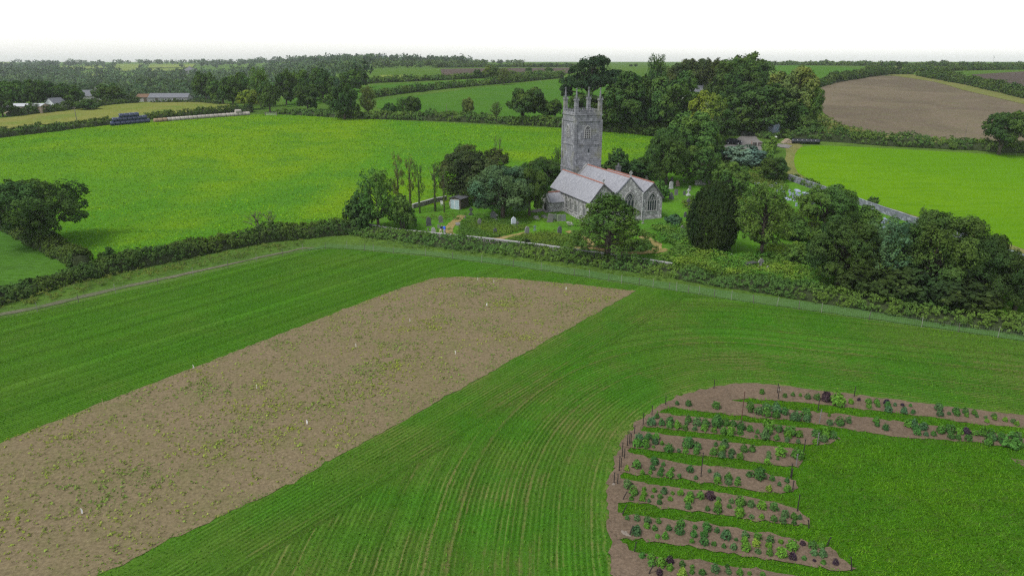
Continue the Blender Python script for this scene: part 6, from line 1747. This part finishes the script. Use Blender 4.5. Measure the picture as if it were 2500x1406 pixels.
# ------------------------------------------------------------------ things in and round the yard and churchyard
def log_pile():
    p = G(1921, 350); root = empty('log_pile', p, .1); tag(root, 'pile of pale cut logs beside the black wrapped bales', 'log pile')
    me = MB().tube([(-.7, 0, 0), (.7, 0, 0)], .16, 8).mesh('log', M_WOOD)
    for r_ in range(4):
        for k in range(9 - 2 * r_):
            o = link('log', me, root); o.location = ((k - (8 - 2 * r_) / 2) * .34 + _g.gauss(0, .03), _g.gauss(0, .08), .15 + r_ * .29); o.rotation_euler = (0, 0, math.pi / 2 + _g.gauss(0, .1)); o.color = (.36, .29, .22, 1)
log_pile()
def car(px, py, rz, col, label):
    p = G(px, py) + Vector((0, 0, .12)); root = empty('parked_car', p, rz); tag(root, label, 'car')
    side = [(-2.1, .35), (2.05, .35), (2.12, .62), (2.0, .82), (1.0, .98), (.35, 1.42), (-1.35, 1.46), (-2.0, 1.02), (-2.15, .75)]
    m = MB()
    n = len(side)
    V = []
    for y, sc_ in ((-.86, 1), (-.7, 1.0), (.7, 1.0), (.86, 1)):
        for (x, z) in side:
            yy = y * (.84 if z > 1.1 else 1.0)
            V.append((x, yy, z))
    Fc = [tuple(range(n))[::-1], tuple(range(3 * n, 4 * n))] + [(r_ * n + i, r_ * n + (i + 1) % n, (r_ + 1) * n + (i + 1) % n, (r_ + 1) * n + i) for r_ in range(3) for i in range(n)]
    m.add(V, Fc); o = m.build('body', M_METAL, root); o.color = (*col, 1)
    gl = MB(); gl.add([(.98, -.68, 1.0), (.98, .68, 1.0), (.42, .6, 1.40), (.42, -.6, 1.40)], [(0, 1, 2, 3)]); gl.add([(-1.98, -.66, 1.05), (-1.98, .66, 1.05), (-1.42, .6, 1.42), (-1.42, -.6, 1.42)], [(3, 2, 1, 0)])
    for v in range(len(gl.V)): gl.V[v] = (gl.V[v][0] + (.03 if gl.V[v][0] > 0 else -.03), gl.V[v][1], gl.V[v][2] + .02)
    gl.build('windscreen', M_GLASS, root)
    for s in (-1, 1):
        w = MB(); w.add([(-1.55, s * .80, 1.02), (.7, s * .80, 1.0), (.3, s * .745, 1.36), (-1.25, s * .745, 1.38)], [(0, 1, 2, 3)]); w.build('side_window', M_GLASS, root)
        h = MB(); h.box((2.05, s * .6, .72), (.12, .34, .16)); o = h.build('headlight', M_PAINT, root); o.color = (.7, .7, .7, 1)
        h = MB(); h.box((-2.1, s * .62, .85), (.1, .25, .25)); o = h.build('tail_light', M_PAINT, root); o.color = (.3, .02, .02, 1)
        for x in (-1.35, 1.35):
            t = MB(); t.tube([(x, s * .70, .32), (x, s * .90, .32)], .32, 14); w = t.build('wheel', M_PAINT, root); w.color = (.015, .015, .015, 1)
            t = MB(); t.tube([(x, s * .89, .32), (x, s * .915, .32)], .18, 10); q = t.build('rim', M_METAL, w); q.color = (.4, .4, .4, 1)
car(1791, 353, math.radians(-25), (.012, .014, .022), 'dark blue car parked at the left edge of the gravel yard')
p = G(1842, 357); o = MB().tube([(0, 0, 0), (0, 0, .15), (0, 0, .7), (0, 0, .78), (0, 0, .72)], [.42, .5, .55, .58, .45], 14).build('planter_tub', M_WOOD, None, (p.x, p.y, p.z + .15)); o.color = (.06, .055, .05, 1); tag(o, 'dark round tub standing by the gravel yard post', 'tub')
p = G(1834.5, 357); o = MB().box((0, 0, .6), (.12, .12, 1.3), taper=.9).box((0, 0, 1.27), (.18, .18, .06)).build('yard_post', M_WOOD, None, (p.x, p.y, p.z + .1)); o.color = (.2, .09, .06, 1); tag(o, 'short reddish post in the middle of the gravel yard', 'post')
p = G(1857, 358); root = empty('garden_bench', (p.x, p.y, p.z + .14), .1); tag(root, 'low dark bench at the right of the gravel yard', 'bench')
for nm, c, s in (('seat', (0, 0, .42), (1.4, .45, .07)), ('backrest', (0, .22, .7), (1.4, .06, .4)), ('leg', (-.6, -.15, .2), (.08, .08, .4)), ('leg', (.6, -.15, .2), (.08, .08, .4)), ('leg', (-.6, .2, .2), (.08, .08, .4)), ('leg', (.6, .2, .2), (.08, .08, .4))):
    o = MB().box(c, s).build(nm, M_WOOD, root); o.color = (.07, .05, .045, 1)
p = G(1892, 347); root = empty('notice_sign', (p.x, p.y, p.z), 0); tag(root, 'small white notice on a post near the log pile', 'sign')
o = MB().box((0, 0, .6), (.09, .09, 1.5)).build('post', M_WOOD, root); o.color = (.2, .18, .15, 1)
o = MB().box((.05, -.07, 1.35), (.6, .04, .5)).build('panel', M_PAINT, root); o.color = (.7, .7, .7, 1)
def chair(px, py, rz, label):
    p = G(px, py); root = empty('garden_chair', (p.x, p.y, p.z + .1), rz); tag(root, label, 'chair')
    parts = [('seat', [((0, 0, .42), (.5, .48, .05))]), ('backrest', [((0, .24, .72), (.48, .05, .5))])]
    for x in (-.22, .22):
        for y in (-.2, .22): parts.append(('leg', [((x, y, .2), (.05, .05, .42))]))
        parts.append(('armrest', [((x * 1.12, 0, .64), (.06, .46, .04)), ((x * 1.12, -.2, .53), (.05, .05, .2))]))
    for nm, bl in parts:
        m = MB()
        for c, s in bl: m.box(c, s)
        o = m.build(nm, M_PAINT, root); o.color = (.72, .72, .7, 1)
chair(1079.5, 503, .5, 'white plastic garden chair left of the bare grey trunk'); chair(1101, 504, 2.6, 'white plastic garden chair right beside the shed wall')

def person(px, py, rz, h, shirt, legs, shoe, hair, label, lean=.18, step=.16, arm=.2):
    """standing figure grown from a joint skeleton; skin, clothes and hair by region of one continuous body"""
    k = h / 1.7
    J, Ed, Rd, Reg = [], [], [], []
    def j(x, y, z, r, parent=None, reg='shirt'):
        J.append((x * k, y * k, z * k)); Rd.append(r * k)
        if parent is not None: Ed.append((parent, len(J) - 1)); Reg.append(reg)
        return len(J) - 1
    L = lean
    pel = j(0, 0, .92, .135)
    sp = j(0, L * .35, 1.12, .135, pel); ch = j(0, L * .75, 1.33, .15, sp); nk = j(0, L * 1.0, 1.46, .06, ch); hd0 = j(0, L * 1.12, 1.54, .075, nk, 'skin'); hd = j(0, L * 1.2, 1.63, .085, hd0, 'hair'); j(0, L * 1.2, 1.70, .05, hd, 'hair'); j(0, L * 1.2 + .1, 1.58, .014, hd0, 'skin')
    for s in (-1, 1):
        hp = j(s * .1, 0, .88, .1, pel, 'legs'); kn = j(s * .11, .03 + s * step * .5, .48, .066, hp, 'legs'); an = j(s * .11, s * step * .8 - .03, .09, .042, kn, 'legs'); j(s * .12, s * step * .8 + .13, .04, .036, an, 'shoe')
        sh = j(s * .19, L * .85, 1.38, .068, ch); el = j(s * .27, L * .6 + arm * .2, 1.12, .048, sh); wr = j(s * .26, L * .6 + arm, .92, .032, el, 'skin'); pm = j(s * .255, L * .6 + arm + .03, .85, .032, wr, 'skin')
        for f in range(4): j(s * .255 + (f - 1.5) * .018, L * .6 + arm + .06, .775 + .008 * abs(f - 1.5), .008, pm, 'skin')
        j(s * .21, L * .6 + arm + .05, .82, .009, pm, 'skin')
    me = bpy.data.meshes.new('person_frame'); me.from_pydata(J, Ed, []); me.update()
    o = link('person', me)
    sk = o.modifiers.new('skin', 'SKIN'); sub = o.modifiers.new('sub', 'SUBSURF'); sub.levels = 1; sub.render_levels = 1
    for i, v in enumerate(me.skin_vertices[0].data):
        v.radius = (Rd[i], Rd[i]); v.use_root = (i == 0)
    dg = bpy.context.evaluated_depsgraph_get()
    body = bpy.data.meshes.new_from_object(o.evaluated_get(dg))
    o.modifiers.clear(); o.data = body
    mats = {}
    for nm, c in (('skin', (.45, .28, .2)), ('shirt', shirt), ('legs', legs), ('shoe', shoe), ('hair', hair)):
        mats[nm] = len(body.materials); body.materials.append(simple('person_' + nm, c, .9, .1, 6))
    A_ = np.array(J); ea, eb = np.array([A_[a] for a, b in Ed]), np.array([A_[b] for a, b in Ed])
    for pl in body.polygons:
        c = np.array(pl.center); ab = eb - ea; t = np.clip(((c - ea) * ab).sum(1) / (ab * ab).sum(1), 0, 1)
        i = int(np.argmin(np.linalg.norm(c - (ea + t[:, None] * ab), axis=1)))
        pl.material_index = mats[Reg[i]]; pl.use_smooth = True
    p = G(px, py); o.location = (p.x, p.y, p.z + .12); o.rotation_euler = (0, 0, rz)
    return tag(o, label, 'person')
person(1076, 574, -.5, 1.7, (.012, .016, .05), (.55, .45, .33), (.1, .09, .08), (.09, .07, .05), 'person in dark navy jacket and pale trousers bending on the churchyard path', lean=.42, arm=.3)
person(1086, 575, .3, 1.72, (.03, .10, .5), (.42, .33, .5), (.5, .5, .5), (.12, .1, .09), 'person in bright blue top and lilac trousers walking on the churchyard path', lean=.25, arm=.25)

# ------------------------------------------------------------------ plants in the beds
def bed_plant(seed, n=110):
    rng = np.random.default_rng(seed)
    d = unit(rng.normal(0, 1, (n, 3)) + np.array([0, 0, .35])); d[:, 2] = np.abs(d[:, 2])
    r = rng.uniform(.7, 1.05, (n, 1)) * (1 + .15 * np.sin(d[:, :1] * 5 + seed))
    C = d * r * np.array([.42, .42, .62]) + np.array([0, 0, .12])
    return quad_mesh('bed_shrub', leaf_quads(C, d + np.array([0, 0, .3]), .105, rng, .6), M_LEAF, 4, np.clip(C[:, 2] * 0 + rng.uniform(0, 1, n), 0, 1))
BP = [bed_plant(300 + i, 190 + 16 * (i % 4)) for i in range(7)]
R1 = [(535,240,25),(612,245,35),(800,255,50),(1110,165,30),(1265,190,25),(1320,180,25),(1370,185,20),(1420,195,35),(1483,200,40),(1545,205,55,'P'),(1620,220,80),(1715,235,25)]
R1b = [(490,230,30),(545,215,20,'P'),(610,225,35),(612,262,30),(665,230,35),(675,255,25),(732,232,35,'P'),(738,255,35),(745,285,40),(790,250,20),(840,250,20,'P'),(850,292,40),(895,255,20),(912,298,28),(1085,272,45),(1092,310,40),(1155,310,20),(1200,290,40),(1210,310,35),(1265,295,35),(1275,322,25),(1325,305,30),(1345,330,20),(1405,335,20),(1412,360,25),(1462,325,30),(1465,342,25),(1535,350,30),(1590,360,30),(1615,378,30)]
R2 = [(1030,262,45),(1030,290,30),(1085,295,50),(1140,268,50),(1140,305,55),(1205,280,55),(1205,318,45),(1265,298,45),(1335,330,60),(1408,312,60),(1412,345,45),(1565,322,20),(1570,372,35),(1637,370,50),(1695,358,40)]
R2b = [(662,355,40),(668,385,30),(725,405,40),(880,380,50),(915,385,50),(930,412,40),(940,438,40),(980,400,50),(998,448,30),(1050,448,30),(1100,422,50),(1155,418,55),(1168,465,40),(1220,430,45),(1215,470,35),(1270,432,45,'P'),(1285,478,40),(1325,440,40),(1378,440,50),(1435,455,50),(1455,478,40),(1420,502,50),(1510,475,55),(1520,505,35),(1575,505,90),(1615,475,50),(1655,525,30)]
R3 = [(398,330,30),(362,370,50),(430,372,40),(487,355,45),(485,390,40),(537,390,45),(610,348,40),(600,375,25),(590,405,35),(668,365,55),(655,412,30),(727,380,50),(718,412,40),(805,360,70),(800,385,50),(785,425,35),(868,375,45),(850,430,45),(898,432,55),(915,378,40),(968,398,50),(962,435,40),(1028,415,40),(1080,435,25),(1070,465,20),(1155,392,60),(1150,430,50),(1130,462,55),(1210,475,35),(1225,415,45),(1300,430,65),(1285,460,45),(1280,490,30),(1360,450,45),(1355,500,25),(1475,445,50),(1475,500,40),(1540,450,60),(1525,482,45),(1590,458,45)]
R4 = [(280,485,55),(262,515,50),(320,515,55),(340,468,45),(393,468,45),(388,500,40),(375,535,20),(432,512,25),(478,545,55),(547,562,22),(608,512,70),(592,562,35),(672,532,45),(665,568,40),(797,520,25),(782,572,45),(855,520,50),(838,555,45),(838,590,45),(905,570,40),(900,600,30),(963,600,40),(987,548,45),(1042,553,40),(1155,580,25),(1155,605,30),(1145,635,38),(1235,570,65),(1217,615,20),(1350,590,65)]
R5 = [(260,655,55),(195,685,32,'Y'),(298,708,30),(382,635,50),(368,678,35),(430,690,30),(420,718,38),(443,655,25),(355,710,25),(487,722,48),(503,690,25),(550,735,25),(623,690,45),(662,745,25),(755,700,22),(808,735,45),(808,765,45),(882,740,45),(882,775,40),(942,780,40),(950,750,25),(1022,725,35),(1092,720,75),(1178,750,35),(1157,820,38,'Y'),(1228,790,25),(1280,765,30),(1283,820,45)]
R6 = [(200,790,60),(242,842,48),(225,885,30),(312,855,35),(300,885,40),(312,822,28),(380,832,28),(445,840,38),(420,872,32),(368,873,20),(345,902,22),(415,912,30),(488,888,30),(505,852,22),(560,850,38),(625,865,45),(615,895,50),(610,942,38),(692,868,48),(758,870,55,'P'),(740,957,30),(815,890,30),(812,925,42),(808,962,50),(903,905,32),(888,938,30),(963,905,60),(958,985,60),(960,945,35),(1035,925,45),(1040,1010,30),(1108,932,55),(1108,1010,32),(1190,945,52),(1190,1022,42),(1265,995,45),(1252,1035,42),(1327,1010,38),(1365,1015,30),(1327,1050,30),(1375,1065,20)]
R7 = [(197,1018,28),(262,1020,38),(258,1108,60),(335,1035,45),(330,1072,40),(408,1040,32),(382,1088,35),(402,1143,30),(453,1142,42),(478,1088,35),(562,1058,50),(550,1103,55),(655,1080,28),(647,1130,40),(635,1175,30),(735,1085,55),(720,1130,45),(718,1180,50),(785,1195,30),(805,1105,32),(865,1140,55),(875,1112,35),(852,1208,30),(917,1215,40),(935,1165,22),(995,1132,48),(993,1170,45),(1000,1220,52),(1080,1145,48),(1068,1190,48,'Y'),(1083,1245,35),(1165,1165,45),(1157,1205,38),(1160,1253,42),(1238,1180,30),(1240,1255,62),(1312,1210,65),(1317,1280,45,'P'),(1385,1190,32,'P'),(1395,1290,30),(1452,1205,48),(1462,1255,42),(1512,1208,40),(1520,1262,48),(1465,1308,20,'P'),(1525,1320,30),(1608,1320,35,'P')]
R8 = [(298,1272,38),(362,1280,50),(362,1325,45),(427,1320,60),(485,1305,48,'P'),(485,1355,42),(415,1385,40,'P'),(568,1330,38),(638,1350,28),(635,1385,30),(570,1400,60,'Y'),(705,1385,42),(793,1365,52),(882,1380,35),(875,1350,25),(960,1388,42),(1025,1395,25),(1115,1400,35)]
ORD = ['bed farthest from the camera', 'second bed from the far side', 'third bed from the far side', 'fourth bed from the far side', 'fifth bed from the far side', 'sixth bed from the far side', 'second nearest bed', 'bed nearest the camera']
_pr = random.Random(31)
for bi, lst in enumerate([(R1, R1b), (R2, R2b), (R3, []), (R4, []), (R5, []), (R6, []), (R7, []), (R8, [])]):
    for part_i, rows in enumerate(lst):
        for t in rows:
            x, y, s = t[:3]; flag = t[3] if len(t) > 3 else ''
            px, py = (1460 + x / 2.778, 900 + (y + s * .35) / 2.778) if part_i == 0 else (1900 + x / 2.778, 900 + (y + s * .35) / 2.778)
            p = G(px, py); w = s / 2.778 / ppm(p) * 1.38
            o = link('bed_shrub', _pr.choice(BP), None, (p.x, p.y, p.z + .09)); o.scale = (w, w, w * _pr.uniform(.95, 1.25)); o.rotation_euler = (0, 0, _pr.uniform(0, 6.28))
            size = 'large' if s >= 52 else 'middling' if s >= 34 else 'small'
            if flag == 'P': c, cw = (.030, .020, .034), 'dark purple'
            elif flag == 'Y': c, cw = (.10, .17, .028), 'yellow green'
            else:
                cw = 'green'; c = _pr.choice([(.045, .115, .024), (.038, .095, .026), (.062, .150, .022), (.05, .105, .042)])
            v = _pr.uniform(.85, 1.15); o.color = (c[0] * v, c[1] * v, c[2] * v, 1)
            lo_, hi_ = ((1640, 2500), (1820, 2500), (1580, 2040), (1550, 1950), (1520, 1935), (1520, 1960), (1525, 2045), (1560, 1870))[bi]
            end = ('left end', 'left of centre', 'centre', 'right of centre', 'right end')[max(0, min(4, int((px - lo_) / (hi_ - lo_) * 5)))]
            tag(o, '%s %s shrub, %s of the %s' % (size, cw, end, ORD[bi]), 'shrub', '%s %s shrubs, %s of the %s' % (size, cw, end, ORD[bi]))
# stakes at the bed ends
ST = [(785,140,85),(457,250,195),(365,320,260),(305,385,310),(247,445,395),(198,530,435),(212,515,445),(222,512,448),(163,605,510),(178,615,550),(143,700,600),(155,675,615),(108,785,715),(132,790,725),(165,895,845,27),(162,992,935,28),(210,1138,1075,22),(245,1250,1185,10),(340,1400,1350,28),
      (1215,170,110),(1220,210,130),(1735,195,130),(970,370,165),(1490,290,215),(1500,375,285),(1390,595,490),(1342,665,590),(1305,740,655),(1310,755,690),(1318,830,770),(1350,975,865),(1430,1085,1040,-14),(1550,1205,1160,18),(1720,1375,1290,-22),(1485,525,445),(697,740,580)]
SL = ['at the crest of the bare soil arc', 'on the outer soil edge below the crest', 'on the outer edge beside the second grass strip', 'on the outer edge beside the third bed', 'at the left tip of the third grass strip', 'tallest of the trio at the left of the fourth bed', 'middle of the trio at the left of the fourth bed',
      'shortest of the trio at the left of the fourth bed', 'thin one outside the left end of the fourth bed', 'short one at the left of the fourth grass strip', 'taller of the pair at the left of the fifth bed', 'shorter of the pair at the left of the fifth bed', 'left of the pair at the start of the sixth bed',
      'right of the pair at the start of the sixth bed', 'leaning one at the lower left of the sixth bed', 'leaning one at the upper left of the seventh bed', 'leaning by the stones at the left of the seventh bed', 'at the left end of the last grass strip', 'leaning at the very bottom edge among dark shrubs', 'rear of the pair by the white stone in the far bed',
      'front of the pair by the white stone in the far bed', 'at the back of the far bed beyond the purple shrub', 'very tall reddish one between the far beds', 'on the first grass strip towards the right', 'pale one at the right of the second bed', 'at the right tip of the fourth bed, upper', 'pale one at the right end of the fourth bed', 'thin one right of the fourth grass strip',
      'dark one at the upper right of the fifth bed', 'at the lower right of the fifth bed', 'stout dark one at the upper right of the sixth bed', 'leaning at the right tip of the sixth bed', 'leaning at the upper right of the seventh bed', 'leaning at the right tip of the seventh bed', 'pale one at the right tip of the third bed', 'thin tall one in the middle of the fifth bed']
for i, t in enumerate(ST):
    x, yb, yt = t[:3]; dx = t[3] if len(t) > 3 else 0
    p = G(1460 + x / 2.778, 900 + yb / 2.778); h = max(.6, z_at_row(p, 900 + yt / 2.778)); lx = dx / 2.778 / ppm(p)
    m = MB(); m.tube([(0, 0, -.15), (lx * .5, 0, h * .5), (lx, 0, h)], [.04, .036, .032], 6); m.box((lx, 0, h), (.085, .085, .04))
    o = m.build('bed_stake', M_WOOD, None, (p.x, p.y, p.z + .12)); pale = 'pale' in SL[i]
    o.color = (.15, .145, .14, 1) if pale else (.09, .045, .035, 1) if 'reddish' in SL[i] else (.028, .024, .022, 1)
    tag(o, ('' if pale else 'dark ') + 'stake ' + SL[i], 'stake', 'stakes round the planting beds')
for i, (x, y, s) in enumerate([(166, 1114, .13), (178, 1126, .16), (195, 1133, .15), (214, 1140, .12), (105, 792, .14), (1228, 150, .2), (188, 1116, .11)]):
    p = G(1460 + x / 2.778, 900 + y / 2.778); bm = bmesh.new(); bmesh.ops.create_icosphere(bm, subdivisions=2, radius=s)
    for v in bm.verts: v.co *= 1 + .22 * math.sin(v.co.x * 19 + i) * math.cos(v.co.y * 23 + i * 2); v.co.z *= .55
    me = bpy.data.meshes.new('stone'); bm.to_mesh(me); bm.free(); me.materials.append(M_STONE)
    o = link('field_stone', me, None, (p.x, p.y, p.z + .12)); o.color = (.17, .145, .12, 1)
    tag(o, ['pale stone in the heap at the left of the seventh bed'] * 4 + ['pale stone by the pair of stakes at the sixth bed', 'whitish stone by the pair of stakes in the far bed'] + ['pale stone in the heap at the left of the seventh bed'] if False else
        ('pale stone by the pair of stakes at the sixth bed' if i == 4 else 'whitish stone by the pair of stakes in the far bed' if i == 5 else 'pale stone in the heap at the left of the seventh bed'), 'stone', 'stones beside the beds')
# marker canes with white ribbons on the bare strip
MK = [(1167, 690, 679, 1, 'white'), (1205, 692, 686, 1, 'stubby white'), (1383, 712, 702, 1, 'white'), (1190, 757, 741, 1, 'white'), (870, 852, 840, 1, 'white'), (472, 902, 896, 1, 'flat white'), (628, 951, 941, 1, 'white'), (199, 1258, 1244, 1, 'white'), (748, 1038, 1030, 1, 'small white'), (1000, 790, 779, 1, 'pale'),
      (1113, 874, 858, 1, 'pale'), (800, 895, 872, 0, 'thin'), (62, 1165, 1135, 0, 'thin'), (350, 1018, 998, 0, 'thin'), (225, 1082, 1055, 0, 'thin'), (883, 768, 755, 0, 'thin'), (252, 990, 975, 0, 'thin')]
ML = ['left of the pair at the far end of the strip', 'right of the pair at the far end of the strip', 'near the far right corner of the strip', 'alone in the upper middle of the strip', 'in the middle of the strip on clear soil', 'on the left edge of the strip', 'on the left half of the strip below the edge', 'alone at the lower left of the strip', 'in a weedy patch in mid strip',
      'left of a green weed patch high on the strip', 'towards the right edge of the strip', 'left of the middle weed patch', 'at the lower left edge of the picture', 'in the left part of the strip among weeds', 'lower of two canes in the left part', 'near the upper left edge of the strip', 'by the left border of the strip']
for i, (px, yb, yt, rib, w_) in enumerate(MK):
    p = G(px, yb); h = max(.45, z_at_row(p, yt)); root = empty('marker_cane', (p.x, p.y, p.z + .08), _pr.uniform(0, 3)); tag(root, (w_ + (' ribbon marker ' if rib else ' bamboo cane ') + ML[i]), 'marker', 'markers on the bare strip')
    o = MB().tube([(0, 0, -.1), (.02, 0, h)], .014 if rib else .02, 5).build('cane', M_WOOD, root); o.color = (.35, .29, .16, 1)
    if rib:
        V = [(0, 0, h), (.08, .03, h - .03), (.13, .0, h - .2), (.08, -.03, h - .42), (.02, .02, h - .4), (.03, .0, h - .2)]
        o = MB().prism([(a, b, c) for a, b, c in V], (0, .035, 0)).build('ribbon', M_CLOTH, root); o.color = (.8, .8, .8, 1)

# ------------------------------------------------------------------ air
hz = MB().box((0, 1850, 28.0), (13200, 4500, 60.0)).build('haze', None)
hm, hnt, hout = new_mat('haze')
pv = hnt.nodes.new('ShaderNodeVolumePrincipled')
pv.inputs['Color'].default_value = (0.90, 0.95, 1.0, 1)
pv.inputs['Density'].default_value = 0.0001
pv.inputs['Anisotropy'].default_value = 0.2
hnt.links.new(pv.outputs[0], hout.inputs['Volume'])
hz.data.materials.append(hm)
tag(hz, 'thin bluish air haze over the countryside', None, None, 'stuff')
